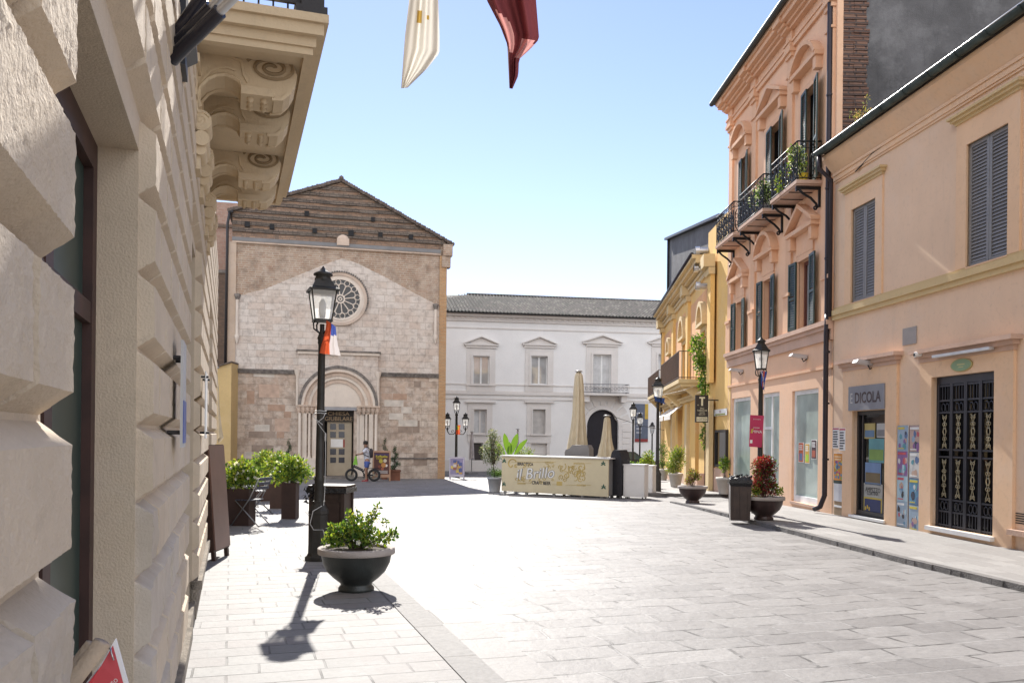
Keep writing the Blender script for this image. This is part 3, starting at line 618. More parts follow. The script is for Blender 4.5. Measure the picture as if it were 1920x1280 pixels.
# gabled hood over it
rwin = part('rose_window', rose, root)
mb = MB(glass('rose_glass', (0.02, 0.02, 0.022), 0.25)); mb.add([(x, -0.068, z) for x, z in c0(Rg)], [tuple(range(seg))], False); part('pane', mb, rwin)
tr = MB(marble)
tr.strip(c0(0.15), c0(0.22), -0.125, -0.07, True); tr.strip(arcpts(rx, rz, 0.045, 0, 2*PI, 8)[:-1], arcpts(rx, rz, 0.10, 0, 2*PI, 8)[:-1], -0.11, -0.07, True)
for i in range(12):
    a = 2*PI*i/12+0.13; ca, sa = math.cos(a), math.sin(a)
    tr.cyl((rx+0.2*ca, -0.1, rz+0.2*sa), (rx+0.58*ca, -0.1, rz+0.58*sa), 0.024, 0.03, 6)
    a2 = a+PI/12; qx, qz = rx+0.575*math.cos(a2), rz+0.575*math.sin(a2)       # lobe between two spokes
    tr.tube([(qx+0.148*math.cos(a2+t), -0.1, qz+0.148*math.sin(a2+t)) for t in np.linspace(-PI*0.6, PI*0.6, 11)], 0.02, 5)
    ox, oz = rx+0.79*ca, rz+0.79*sa
    tr.tube([(ox+0.12*math.cos(t), -0.1, oz+0.12*math.sin(t)) for t in np.linspace(0, 2*PI, 13)[:-1]], 0.018, 5, True)
part('tracery', tr, rwin)
# portal
po = MB(marble); pc = (dx0+dx1)/2-0.0; zs = cp(632, 762)[1]; k0 = cp(563, 762)[0]; k1 = cp(704, 762)[0]; pcx = (k0+k1)/2; RO = (k1-k0)/2; zt_ = cp(632, 661)[1]
bx1 = cp(708, 700)[0]; bx0 = 2*pcx-bx1
ri = (cp(672, 762)[0]-cp(604, 762)[0])/2
n = 30; A = arcpts(pcx, zs, RO, 0, PI, n, 1.02)
po.m = ashlarw
sq = [(bx1, zs)]+[(bx1, zt_)]+[(bx0, zt_)]+[(bx0, zs)]
# wall panel of the portal box around the arch, as strips from the arch to the box edge
def tobox(x, z):
    dx_, dz_ = x-pcx, z-zs
    t = min((bx1-pcx)/abs(dx_) if abs(dx_) > 1e-6 else 1e9, (zt_-zs)/dz_ if dz_ > 1e-6 else 1e9); return (pcx+dx_*t, zs+dz_*t)
po.strip(A, [tobox(*q) for q in A], -0.24, -0.06)
# fill the two box corners
for sx, bx in ((1, bx1), (-1, bx0)):
    best = [tobox(*q) for q in A]; t1 = [q for q in best if abs(q[0]-bx) < 1e-3 and q[1] < zt_-1e-3]; t2 = [q for q in best if abs(q[1]-zt_) < 1e-3]
    q1 = max(t1, key=lambda q: q[1]); q2 = (max if sx > 0 else min)(t2, key=lambda q: q[0])
    po.prism([q1, (bx, zt_), q2], -0.24, -0.06)
po.m = grime; po.box(bx0-0.12, bx1+0.12, -0.38, -0.05, zt_+0.0, zt_+0.07); po.m = marble; po.box(bx0-0.06, bx1+0.06, -0.33, -0.05, zt_-0.12, zt_-0.001)
for i, (r0, r1, y, m_) in enumerate(((RO*0.985, RO*1.06, -0.33, grime), (RO*0.90, RO*0.984, -0.29, marble), (RO*0.80, RO*0.90, -0.21, carved), (RO*0.72, RO*0.80, -0.17, marble), (RO*0.62, RO*0.72, -0.12, carved), (RO*0.53, RO*0.62, -0.075, marble))):
    po.m = m_; po.strip(arcpts(pcx, zs, r0, 0, PI, 32, 1.03), arcpts(pcx, zs, r1-0.001, 0, PI, 32, 1.03), y, -0.02)
po.m = marble; tA = arcpts(pcx, zs, RO*0.54, 0, PI, 24, 1.05); po.prism(tA, -0.073, -0.03)
po.m = carved; po.tube([(x, -0.25, z) for x, z in arcpts(pcx, zs, RO*0.91, 0, PI, 32, 1.03)], 0.05, 6)
prt = part('portal', po, root)
lint = MB(C((0.33, 0.33, 0.345), 0.85, 0, 'grey_lintel', bump=0.5, sc=4)); lint.box(dx0-0.3, dx1+0.28, -0.13, -0.02, dz1, zs-0.02); part('lintel', lint, prt)
mb = MB(carved)                                               # capitals band
for a, b in ((cp(556, 762)[0], cp(597, 762)[0]), (cp(669, 762)[0], cp(711, 762)[0])):
    mb.cut(); mb.box(a, b, -0.36, -0.02, zs-0.02, zs+0.05)
    for i in range(5):
        x = a+(b-a)*(i+0.5)/5; mb.lathe([(0.07, 0), (0.09, 0.1), (0.13, 0.3), (0.12, 0.33)], (x, -0.2, zs-0.35), 7)
        for q in range(5): mb.cyl((x+0.1*math.cos(q*1.3), -0.24+0.06*math.sin(q*1.3), zs-0.27+0.04*(q % 3)), (x+0.14*math.cos(q*1.3), -0.32, zs-0.2+0.04*(q % 3)), 0.03, 0.015, 5)
part('capitals', mb, prt)
mb = MB(marble); zb_ = cp(600, 858)[1]
def pilr(x, w_, y): mb.box(x-w_, x+w_, y, -0.02, zb_, zs-0.33)
def colm(x, r, y): mb.lathe([(r*1.4, 0), (r*1.4, 0.06), (r, 0.12), (r*0.94, zs-0.33-zb_)], (x, y, zb_), 14)
for us in ((562, 571, 580, 590, 597), (704, 695, 686, 678, 671)):
    X = [cp(u, 800)[0] for u in us]; mb.cut()
    colm(X[0], 0.07, -0.34); pilr(X[1], 0.10, -0.25); colm(X[2], 0.055, -0.24); pilr(X[3], 0.11, -0.17); pilr(X[4], 0.05, -0.12)
    a, b = min(X)-0.16, max(X)+0.12; mb.box(a, b, -0.42, -0.02, 0.12, zb_+0.001)
for a, b in ((cp(556, 700)[0], cp(560, 700)[0]), (cp(706, 700)[0], cp(711, 700)[0])): mb.lathe([(0.07, zs), (0.07, pz-0.25), (0.13, pz-0.1), (0.15, pz+0.06)], ((a+b)/2, -0.22, 0), 10)
mb.cut(); mb.m = grime; mb.box(cp(552, 800)[0], cp(716, 800)[0], -0.75, -0.02, -0.1, 0.12); mb.cut(); mb.box(cp(556, 800)[0]-0.3, cp(712, 800)[0]+0.3, -1.1, -0.751, -0.1, 0.06)
part('portal_columns', mb, prt)
# recessed door: dark reveal, cream leaf with two columns of panes, and the gilt notice above it
mb = MB(DARK); mb.box(dx0-0.02, dx1+0.02, 0.75, 0.8, 0, dz1+0.02); mb.m = ashlar
mb.quad((dx0+0.005, 0, 0), (dx0+0.005, 0.76, 0), (dx0+0.005, 0.76, dz1), (dx0+0.005, 0, dz1)); mb.quad((dx1-0.005, 0, 0), (dx1-0.005, 0, dz1), (dx1-0.005, 0.76, dz1), (dx1-0.005, 0.76, 0)); mb.quad((dx0, 0, 0.1), (dx1, 0, 0.1), (dx1, 0.76, 0.1), (dx0, 0.76, 0.1))
part('door_recess', mb, prt, fix=False)
FD = 0.45
e0, e1 = CH.px(613, 850, FD)[0], CH.px(659, 850, FD)[0]; et = CH.px(640, 790, FD)[1]
mb = MB(C((0.40, 0.34, 0.25), 0.5, 0, 'cream_door', var=0.06)); mb.box(e0, e1, FD, FD+0.06, 0.12, et)
dleaf = part('door', mb, prt)
mb = MB(glass('dark_panes', (0.03, 0.03, 0.04), 0.15))
for v0, v1 in ((794, 805), (809, 820), (841, 852), (857, 867)):
    for u0, u1 in ((619, 630), (635, 646)):
        a, b = CH.px(u0, v1, FD); c, d = CH.px(u1, v0, FD); mb.cut(); mb.box(a, c, FD-0.012, FD+0.01, b, d)
part('pane', mb, dleaf)
mb = MB(C((0.02, 0.016, 0.014), 0.6, 0, 'black_board')); a, b = CH.px(608, 790, FD-0.1); c, d = CH.px(662, 770, FD-0.1); mb.box(dx0+0.01, dx1-0.01, FD-0.1, FD-0.06, b, dz1-0.005)
nb_ = part('notice_board', mb, prt); mb = MB(C((0.42, 0.30, 0.17), 0.5, 0, 'gilt'))
mb.text('CHIESA', (dx0+dx1)/2, b+(dz1-b)*0.72, FD-0.105, h=0.17, w=1.0); mb.text('GIUBILARE', (dx0+dx1)/2, b+(dz1-b)*0.27, FD-0.105, h=0.19, w=1.28); part('lettering', mb, nb_, fix=False)
mb = MB(PAPER); a, b = CH.px(620, 838, FD); c, d = CH.px(643, 823, FD); mb.box(a, c, FD-0.01, FD, b, d); mb.m = C((0.3, 0.02, 0.02), 0.6); mb.box(c+0.02, c+0.08, FD-0.01, FD, b, d-0.02); part('paper_notice', mb, dleaf)

# ------------------------------------------------------------------ brick tower and low yellow building left of the church
dkb = masonry('tower_brick', (0.17, 0.12, 0.09), (0.26, 0.17, 0.12), (0.15, 0.12, 0.1), 0.27, 0.07, 0.014, stains=((0.5, (0.12, 0.09, 0.08)),), bump=1.0, warp=0.04)
dkr = masonry('tower_brick_red', (0.36, 0.20, 0.15), (0.46, 0.3, 0.23), (0.4, 0.32, 0.27), 0.27, 0.07, 0.012, stains=((0.4, (0.28, 0.17, 0.13)),), bump=0.8, warp=0.04)
TW = Frame(P(428, 700, 44).x, 44, -0.48, 9.62, 2.3)
root = thing('brick_tower', 'red brick tower with a stepped top rising between palazzo and church', 'tower', TW.o, TW.ang)
mb = MB(dkr); zt1 = TW.px(420, 378)[1]; zt2 = TW.px(412, 415)[1]
mb.box(-1.4, 0.2, 0, 4, 0, TW.px(420, 508)[1]); mb.box(-0.65, 0.35, 0.1, 3.9, TW.px(420, 508)[1], zt1); mb.box(-1.2, -0.651, 0.15, 3.8, TW.px(420, 508)[1], zt1)
mb.m = dkb; mb.box(-0.75, 0.4, 0.0, 3.95, zt2-0.28, zt2-0.12)
mb.box(-3, 0.3, -0.5, -0.01, 0, TW.px(420, 512, -0.5)[1]); mb.m = grime; mb.box(-3, 0.32, -0.56, 0.0, TW.px(420, 512, -0.5)[1]+0.001, TW.px(420, 509, -0.5)[1]+0.08)
part('wall', mb, root)
mb = MB(DARK); mb.box(0.0, 0.06, -0.51, -0.45, 5.2, 6.4); part('window', mb, root)
YH = Frame(P(432, 880, 38.5).x, 38.5, -0.4, 1, 0.05)
ochre = stucco('ochre_plaster', (0.56, 0.41, 0.2))
mb = MB(ochre); a = YH.px(432, 680)[1]; b = YH.px(400, 691)[1]
mb.prism([(-4, -0.2), (0, -0.2), (0, a), (-4, a-(a-b)*4/0.8)], 0, 3); mb.m = tile; mb.prism([(-4.1, a-(a-b)*4/0.8), (0.02, a+0.01), (0.02, a+0.07), (-4.1, a-(a-b)*4/0.8+0.06)], -0.1, 3.1)
solo('yellow_annex', mb, 'low ochre plastered annex squeezed between the palazzo and the church corner', 'building', YH.o, YH.ang)

# ------------------------------------------------------------------ grey palazzo at the end
GP = Frame(-5.6, 59.2, -0.78, 1, 0.17)
gp = GP.px
gwall = stucco('grey_plaster', (0.80, 0.79, 0.78), (0.6, 0.58, 0.57), 0.3, 0.05, 0.2); gtrim = stucco('grey_stone_trim', (0.70, 0.665, 0.635), (0.5, 0.44, 0.4), 0.3, 0.08, 0.3)
root = thing('grey_palazzo', 'pale grey two storey palazzo with pedimented windows closing the square', 'building', GP.o, GP.ang)
GX0, GX1 = -6.0, gp(1243, 700)[0]+7
eav = gp(1000, 592)[1]
wins = [(887, 917, 667, 721), (996, 1026, 667, 721), (1112, 1145, 664, 737), (1234, 1260, 664, 721), (888, 912, 767, 813), (999, 1022, 767, 814), (886, 905, 830, 886), (995, 1025, 831, 893)]
holes = []
for u0, u1, v0, v1 in wins:
    a, d = gp(u0, v0); b, c = gp(u1, v1); holes.append((a, b, max(c, 0.0), d))
ax0, ax1 = gp(1100, 800)[0], gp(1159, 800)[0]; arz = gp(1129, 798)[1]; ar = (ax1-ax0)/2; axc = (ax0+ax1)/2
holes.append((ax0, ax1, -0.05, arz+ar))
mb = MB(gwall); wall_holes(mb, GX0, GX1, -0.3, eav-0.5, holes, 0, 0.22)
mb.quad((GX0, 0, -0.3), (GX0, 12, -0.3), (GX0, 12, eav), (GX0, 0, eav)); mb.quad((GX1, 0, -0.3), (GX1, 12, -0.3), (GX1, 12, eav), (GX1, 0, eav))
top = arcpts(axc, arz, ar, 0, PI, 20); sq = [(ax1, arz)]+[(min(ax1, max(ax0, axc+(x-axc)*3)), arz+ar) for x, z in top[1:-1]]+[(ax0, arz)]
mb.strip(top, sq, 0.0, 0.22)
part('wall', mb, root, fix=False)
zst = gp(1000, 738)[1]; zs2 = gp(1000, 726)[1]
mb = MB(gtrim)
mb.box(GX0, GX1, -0.10, 0.02, zst-0.12, zst+0.05); mb.box(GX0, GX1, -0.05, 0.02, zst+0.051, zst+0.15); mb.box(GX0, GX1, -0.04, 0.02, zs2+0.1, zs2+0.18); mb.box(GX0, GX1, -0.05, 0.02, zst-0.45, zst-0.33)
mb.box(GX0, GX1, -0.05, 0.02, eav-1.0, eav-0.92); mb.box(GX0, GX1, -0.12, 0.02, eav-0.5, eav-0.40); mb.box(GX0, GX1, -0.38, 0.02, eav-0.19, eav-0.02); mb.box(GX0, GX1, -0.5, 0.02, eav-0.1, eav-0.005)
mb.box(GX0, GX1, -0.13, 0.02, eav-0.398, eav-0.191)
x = GX0
while x < GX1: mb.box(x, x+0.2, -0.2, 0.015, eav-0.34, eav-0.192); x += 0.4
mb.m = DARKIRON; mb.cyl((GX0, -0.6, eav), (GX1, -0.6, eav), 0.06, n=8); mb.m = gtrim
mb.box(GX0, GX1, -0.03, 0.01, -0.3, 0.75)
part('cornice', mb, root)
def pediment(mb, xc, hw, z, h, p, kind, y=0.0, th=0.1):
    """entablature shelf with a raking or curved hood; z is its underside"""
    mb.box(xc-hw, xc+hw, y-p, y+0.02, z, z+th)
    if kind == 'tri':
        for s_ in (-1, 1): mb.prism([(xc+s_*(hw+0.03), z+th), (xc+s_*(hw+0.03), z+th*1.9), (xc, z+h+th*0.4), (xc, z+h-th*0.6)], y-p*1.1, y+0.018)
        mb.prism([(xc-hw*0.9, z+th-0.01), (xc+hw*0.9, z+th-0.01), (xc, z+h-th*0.7)], y-p*0.25, y+0.016)
    elif kind == 'arc':
        k = 14; hh = h-th; Rr = (hw*hw+hh*hh)/(2*hh); zc = z+h-Rr; a = math.asin(min(1, hw/Rr))
        i = arcpts(xc, zc, Rr-th*0.9, PI/2-a*0.98, PI/2+a*0.98, k); o = arcpts(xc, zc, Rr, PI/2-a, PI/2+a, k)
        mb.strip(i, o, y-p*1.1, y+0.018); mb.strip(arcpts(xc, z+th, 0.01, 0, PI, k), i, y-p*0.25, y+0.016)
def surround(mb, a, b, c, d, wd, p, y=0.0, sill=True):
    mb.box(a-wd, a, y-p, y+0.02, c, d); mb.box(b, b+wd, y-p, y+0.02, c, d); mb.box(a-wd, b+wd, y-p, y+0.02, d, d+wd)
    if sill: mb.box(a-wd-0.05, b+wd+0.05, y-p-0.06, y+0.02, c-0.09, c)
mb = MB(gtrim)
for (a, b, c, d), k in zip(holes[:4], 'aabb'):
    mb.cut(); surround(mb, a, b, c, d, 0.42 if k == 'a' else 0.5, 0.05); surround(mb, a, b, c, d, 0.14, 0.09)
    pediment(mb, (a+b)/2, (b-a)/2+0.62+(0.15 if k == 'b' else 0), d+0.72, 0.62, 0.2, 'tri', th=0.09)
    mb.box(a-0.42, b+0.42, -0.07, 0.02, c-0.5, c-0.09); mb.box(a-0.5, b+0.5, -0.12, 0.02, d+0.55, d+0.72)
for a, b, c, d in holes[4:6]: mb.cut(); surround(mb, a, b, c, d, 0.40, 0.05); surround(mb, a, b, c, d, 0.1, 0.09); mb.box(a-0.6, b+0.6, -0.16, 0.02, d+0.45, d+0.56); mb.box(a-0.4, b+0.4, -0.06, 0.02, c-0.6, c-0.09)
for a, b, c, d in holes[6:8]: mb.cut(); surround(mb, a, b, c, d, 0.2, 0.04, sill=False)
part('window_surround', mb, root)
gl1 = glass('palazzo_glass', (0.42, 0.42, 0.42), 0.04, 1.0); curt = C((0.55, 0.55, 0.55), 0.8, 0, 'curtain'); shc = C((0.50, 0.48, 0.46), 0.7, 0, 'closed_shutter')
for i, (a, b, c, d) in enumerate(holes[:8]):
    m2 = MB(WHITE if i < 4 else gtrim); f = 0.07; y = 0.14
    if i in (5,): m2.m = shc; m2.box(a, b, y, y+0.04, c, d); [m2.box(a+0.08, b-0.08, y-0.012, y, c+0.1+(d-c)*q/12, c+0.15+(d-c)*q/12) for q in range(11)]; part('closed_window', m2, root); continue
    if i == 7: m2.m = gtrim; m2.box(a, b, y, y+0.04, (c+d)/2+0.2, d); m2.m = DARK; m2.box(a, b, y+0.05, y+0.1, c, (c+d)/2+0.2); part('shop_opening', m2, root); continue
    if i == 6: m2.m = C((0.05, 0.04, 0.04), 0.5); m2.box(a, b, y, y+0.05, c, d); m2.box(a+0.1, (a+b)/2-0.05, y-0.02, y, c+0.3, d-0.3); m2.box((a+b)/2+0.05, b-0.1, y-0.02, y, c+0.3, d-0.3); part('door', m2, root); continue
    m2.box(a, a+f, y, y+0.06, c, d); m2.box(b-f, b, y, y+0.06, c, d); m2.box(a+f, b-f, y, y+0.06, d-f, d); m2.box(a+f, b-f, y, y+0.06, c, c+f); m2.box((a+b)/2-0.06, (a+b)/2+0.06, y-0.01, y+0.05, c+f, d-f)
    wn_ = part('window', m2, root); m2 = MB(gl1); m2.quad((a+f, y+0.03, c+f), (b-f, y+0.03, c+f), (b-f, y+0.03, d-f), (a+f, y+0.03, d-f)); part('pane', m2, wn_, fix=False)
    if i in (2, 3, 4): 
        m2 = MB(curt); n = 20; vs = []
        for q in range(n+1): vs += [(a+f+(b-a-2*f)*q/n, y+0.025-0.01*(q % 2), c+f+0.02), (a+f+(b-a-2*f)*q/n, y+0.025-0.01*(q % 2), d-f)]
        m2.add(vs, [(2*q, 2*q+2, 2*q+3, 2*q+1) for q in range(n)]); part('curtain', m2, wn_, fix=False)
# carriage door
mb = MB(gtrim); a1 = arcpts(axc, arz, ar, 0, PI, 22); mb.strip(a1, arcpts(axc, arz, ar+0.28, 0, PI, 22), -0.12, 0.02)
for i in range(11):
    t = PI*i/10; mb.strip([(axc+(ar+0.30)*math.cos(t+q), arz+(ar+0.30)*math.sin(t+q)) for q in (-0.12, 0.12)], [(axc+(ar+0.9)*math.cos(t+q), arz+(ar+0.9)*math.sin(t+q)) for q in (-0.12, 0.12)], -0.06, 0.02)
for x in (ax0-0.95, ax1+0.3):
    for i in range(10): 
        if arz-0.42*(i+1) > -0.3: mb.box(x, x+0.65, -0.07, 0.02, arz-0.42*(i+1)+0.03, arz-0.42*i-0.02)
for x in (ax0-0.28, ax1): mb.box(x, x+0.28, -0.10, 0.02, -0.2, arz-0.001)
por = part('carriage_portal', mb, root)
mb = MB(C((0.018, 0.016, 0.022), 0.6, 0, 'dark_blue_door', spec=0.3)); yy = 0.16; dtop = arz+ar*0.42
mb.prism([(ax0, -0.1), (ax1, -0.1)]+[(x, z) for x, z in arcpts(axc, arz, ar, 0, PI, 18)[1:-1] if z < dtop and x > axc]+[(x, z) for x, z in arcpts(axc, dtop-0.25, ar*0.86, 0.2, PI-0.2, 10)]+[(x, z) for x, z in arcpts(axc, arz, ar, 0, PI, 18)[1:-1] if z < dtop and x < axc], yy, yy+0.06)
for i in range(4):
    for x in (ax0+0.15, axc+0.08): mb.box(x, x+ar-0.25, yy-0.03, yy, 0.2+i*0.75, 0.8+i*0.75)
part('door', mb, por); mb = MB(gtrim); mb.prism(arcpts(axc, arz, ar, 0, PI, 20), yy+0.07, yy+0.1); part('fanlight_panel', mb, por)
# balcony over the carriage door
b0x, b1x = gp(1094, 735, -0.9)[0], gp(1180, 735, -0.9)[0]; bz = gp(1130, 737, -0.9)[1]
mb = MB(gtrim); mb.box(b0x, b1x, -0.9, -0.02, bz-0.14, bz); mb.box(b1x-0.5, b1x-0.1, -0.7, -0.02, bz-0.6, bz-0.141); mb.box(b0x+0.1, b0x+0.5, -0.7, -0.02, bz-0.6, bz-0.141); bl = part('balcony', mb, root)
mb = MB(C((0.12, 0.115, 0.13), 0.6, 0.2, 'grey_iron'))
for z in (0.04, 0.62): mb.box(b0x, b1x, -0.88, -0.85, bz+z, bz+z+0.035)
n = 34
for i in range(n+1): x = b0x+0.02+(b1x-b0x-0.04)*i/n; mb.cyl((x, -0.865, bz), (x, -0.865, bz+0.65), 0.011, n=5)
for i in range(12):
    x = b0x+0.1+(b1x-b0x-0.2)*(i+0.5)/12; mb.tube([(x+0.1*math.cos(t), -0.865, bz+0.33+0.1*math.sin(t)) for t in np.linspace(0, 2*PI, 9)[:-1]], 0.012, 4, True)
for x in (b0x, b1x-0.03):
    for z in (0.04, 0.62): mb.box(x, x+0.03, -0.85, 0, bz+z, bz+z+0.035)
part('railing', mb, bl)
# tiled roof: rows of pan and cover tiles
tl1 = [C(c, 0.9, 0, 'roof_tile', bump=0.4, sc=3, var=0.3) for c in ((0.06, 0.053, 0.05), (0.125, 0.112, 0.10), (0.032, 0.03, 0.03))]
mb = MB(tl1[0]); 
for t in tl1: mb.m = t
ry, rz_ = 6.2, GP.px(1000, 557, 6.2)[1]; y0 = -0.7; z0 = eav+0.02; nr = 16; x = GX0-0.2; rg = random.Random(2)
xhip = gp(875, 557, 6.2)[0]
while x < GX1+0.2:
    for j in range(nr):
        t0, t1 = j/nr, (j+1)/nr+0.012; ya, yb = y0+(ry-y0)*t0, y0+(ry-y0)*t1; za_, zb_ = z0+(rz_-z0)*t0+0.035, z0+(rz_-z0)*t1-0.0
        xs_ = [x+0.24*q/6 for q in range(7)]; hs = [0, 0.055, 0.085, 0.055, 0, -0.02, -0.0]
        if x < xhip and t0 > 1-0.42*(xhip-x)/3.0: continue
        mb._m = rg.choice(tl1) if rg.random() < 0.5 else tl1[0]
        mb.add([(xx, ya, za_+h_) for xx, h_ in zip(xs_, hs)]+[(xx, yb, zb_+h_) for xx, h_ in zip(xs_, hs)], [(q, q+1, q+8, q+7) for q in range(6)], False)
    x += 0.24
mb.m = tl1[0]; mb.quad((GX0, y0, z0-0.02), (GX1, y0, z0-0.02), (GX1, ry, rz_-0.02), (xhip, ry, rz_-0.02), (GX0, ry-2.5, rz_-0.9)); mb.cyl((xhip, ry, rz_+0.02), (GX1, ry, rz_+0.02), 0.12, n=8); mb.quad((GX0, ry-2.5, rz_-0.9), (xhip, ry, rz_-0.02), (xhip+1, ry+6, eav), (GX0, ry+6, eav)); mb.quad((xhip, ry, rz_-0.02), (GX1, ry, rz_-0.02), (GX1, 13, eav), (xhip, 13, eav))
part('roof', mb, root, fix=False)
# ------------------------------------------------------------------ right side: shutters and window pieces
def leaf(name, a, b, c, d, y, m, parent, ang=0.0, hinge='l', n=None, mid=None, label=None):
    """louvred shutter leaf filling a..b, c..d; ang swings it outwards about its hinge"""
    mb = MB(m); w_, h_ = b-a, d-c; f = 0.06; t = 0.035
    hx = a if hinge == 'l' else b
    mb.T = Matrix.Translation((hx, y, c)) @ Matrix.Rotation(-ang if hinge == 'l' else ang, 4, 'Z') @ Matrix.Translation((0 if hinge == 'l' else -w_, 0, 0))
    mb.box(0, f, 0, t, 0, h_); mb.box(w_-f, w_, 0, t, 0, h_); mb.box(f, w_-f, 0.001, t-0.001, 0, f*1.4); mb.box(f, w_-f, 0.001, t-0.001, h_-f, h_)
    if mid: mb.box(f, w_-f, 0.001, t-0.001, h_*mid, h_*mid+0.07)
    n = n or int(h_/0.06)
    for i in range(n):
        z = f*1.4+(h_-f*2.4)*(i+0.2)/n
        if mid and h_*mid-0.02 < z < h_*mid+0.06: continue
        dz = (h_-f*2.4)/n
        mb.add([(f, 0.004, z), (w_-f, 0.004, z), (w_-f, t-0.006, z+dz*0.95), (f, t-0.006, z+dz*0.95), (f, 0.010, z-0.004), (w_-f, 0.010, z-0.004)], [(0, 1, 2, 3), (0, 4, 5, 1)], False)
    return part(name, mb, parent, label, fix=False)
# ------------------------------------------------------------------ pink three-storey house (R2)
R2 = Frame(6.56, 26.5, 0, 6.83-6.56, 18.57-26.5); L2 = math.hypot(0.27, 7.93); r2 = R2.px
pink = stucco('pink_plaster', (0.82, 0.53, 0.35), (0.5, 0.36, 0.27), 0.35, 0.08, 0.25); pinktrim = stucco('pink_trim', (0.76, 0.47, 0.30), (0.42, 0.3, 0.23), 0.4, 0.08, 0.25)
worntrim = stucco('worn_pink_stone', (0.60, 0.41, 0.31), (0.36, 0.28, 0.24), 0.6, 0.16, 0.5)
greenp = C((0.03, 0.052, 0.04), 0.45, 0, 'dark_green_paint', var=0.25, sc=6); brownw = C((0.13, 0.045, 0.035), 0.5, 0, 'brown_window_wood')
root = thing('pink_house', 'tall three storey salmon house with green shutters and three iron balconies', 'building', R2.o, R2.ang)
shop = [(1372, 1407, 745, 905), (1427, 1461, 736, 925), (1485, 1534, 730, 957)]
hol = []; zb2 = -0.02
for u0, u1, v0, v1 in shop:
    a = r2(u0, 800)[0]; b = r2(u1, 800)[0]; d = r2((u0+u1)/2, v0)[1]; hol.append((a, b, {0: 0.3, 1: 0.3, 2: 0.16}[shop.index((u0, u1, v0, v1))], d))
zs2_ = 4.20
f1 = []                                                       # first floor: far leaf, opening, near leaf (pixels)
for u0, u1, u2, u3, vt, vb in ((1371, 1382.5, 1394.5, 1407, 548, 658), (1423, 1433, 1449, 1465, 508, 638), (1484, 1498, 1522, 1538, 470, 615)):
    x0, x1, x2, x3 = [r2(u, (vt+vb)/2)[0] for u in (u0, u1, u2, u3)]; f1.append((x0, x1, x2, x3, zs2_+0.03, r2((u1+u2)/2, (vt+18) if u0 < 1400 else (vt+16))[1]))
f2 = []
for u0, u1, u2, vt, vb in ((1387, 1395, 1404, 300, 365), (1438, 1452, 1470, 232, 300), (1503, 1517, 1539, 152, 285)):
    x0, x1, x3 = r2(u0, 300)[0], r2(u1, 300)[0], r2(u2, 300)[0]; f2.append((x0, x1, x3, 7.42, 9.72))
    
hol1 = [(x1, x2, z0, z1) for x0, x1, x2, x3, z0, z1 in f1]; hol2 = [(x0+0.02, x0+(x1-x0)*1.9, z0, z1) for x0, x1, x3, z0, z1 in f2]
TOPZ = 12.0
mb = MB(pink); wall_holes(mb, 0, L2, -0.4, TOPZ, hol+hol1+hol2, 0, 0.2)
mb.quad((0, 0, -0.4), (0, 0, TOPZ), (0, 11, TOPZ), (0, 11, -0.4)); mb.quad((0, 11, -0.4), (0, 11, TOPZ), (L2, 11, TOPZ), (L2, 11, -0.4))
part('wall', mb, root, fix=False)
# bare side wall above the lower neighbour: brick quoin strip and dark render
sideb = masonry('side_wall_brick', (0.20, 0.11, 0.08), (0.30, 0.18, 0.13), (0.12, 0.09, 0.08), 0.3, 0.095, 0.018, axes='yz', stains=((0.6, (0.07, 0.055, 0.05)),), bump=1.4, warp=0.08, lo=0.45, hi=0.62)
dkren = stucco('dark_cement_render', (0.15, 0.147, 0.15), (0.055, 0.055, 0.06), 0.9, 0.45, 1.5)
mb = MB(dkren); mb.quad((L2, 0.0, -0.4), (L2, 11, -0.4), (L2, 11, TOPZ+1), (L2, 0.0, TOPZ)); 
mb.m = pink; mb.box(L2-0.3, L2+0.03, 0.001, 0.13, 6.0, TOPZ)
mb.m = sideb; rg = random.Random(9); z = 6.5
while z < TOPZ: 
    mb.box(L2, L2+0.02+rg.uniform(0, 0.02), 0.131, 0.36, z, z+0.08); mb.box(L2, L2+0.02+rg.uniform(0, 0.025), 0.362, 0.66+rg.uniform(-0.04, 0.04), z+0.003, z+0.082); z += 0.095
part('side_wall', mb, root, 'dark cement side wall with bare brick strip', fix=False)
mb = MB(worntrim)                                             # mouldings
mb.box(-0.02, L2, -0.16, 0.01, zs2_-0.10, zs2_+0.0); mb.box(-0.01, L2, -0.11, 0.01, zs2_-0.19, zs2_-0.101); mb.box(-0.005, L2, -0.06, 0.01, zs2_-0.42, zs2_-0.191)
mb.m = pinktrim; mb.box(0, L2, -0.03, 0.01, zs2_-1.02, zs2_-0.96); mb.box(0, L2, -0.035, 0.01, 5.15-0.1, 5.15) if False else None
part('string_course', mb, root)
mb = MB(pinktrim)
PX = [0.02, r2(1412, 400)[0], r2(1478, 400)[0], L2-0.42]; PW = 0.36
for x in PX:
    mb.cut(); mb.box(x, x+PW, -0.06, 0.01, zs2_+0.001, 10.9); mb.box(x-0.03, x+PW+0.03, -0.10, 0.01, zs2_+0.001, zs2_+0.9); mb.box(x-0.05, x+PW+0.05, -0.13, 0.01, zs2_+0.9, zs2_+0.98)
    mb.box(x-0.03, x+PW+0.03, -0.11, 0.01, 10.9, 11.0); mb.box(x-0.07, x+PW+0.07, -0.16, 0.01, 11.0, 11.1); mb.box(x-0.02, x+PW+0.02, -0.10, 0.01, 10.45, 10.5)
part('pilaster', mb, root)
mb = MB(pinktrim)
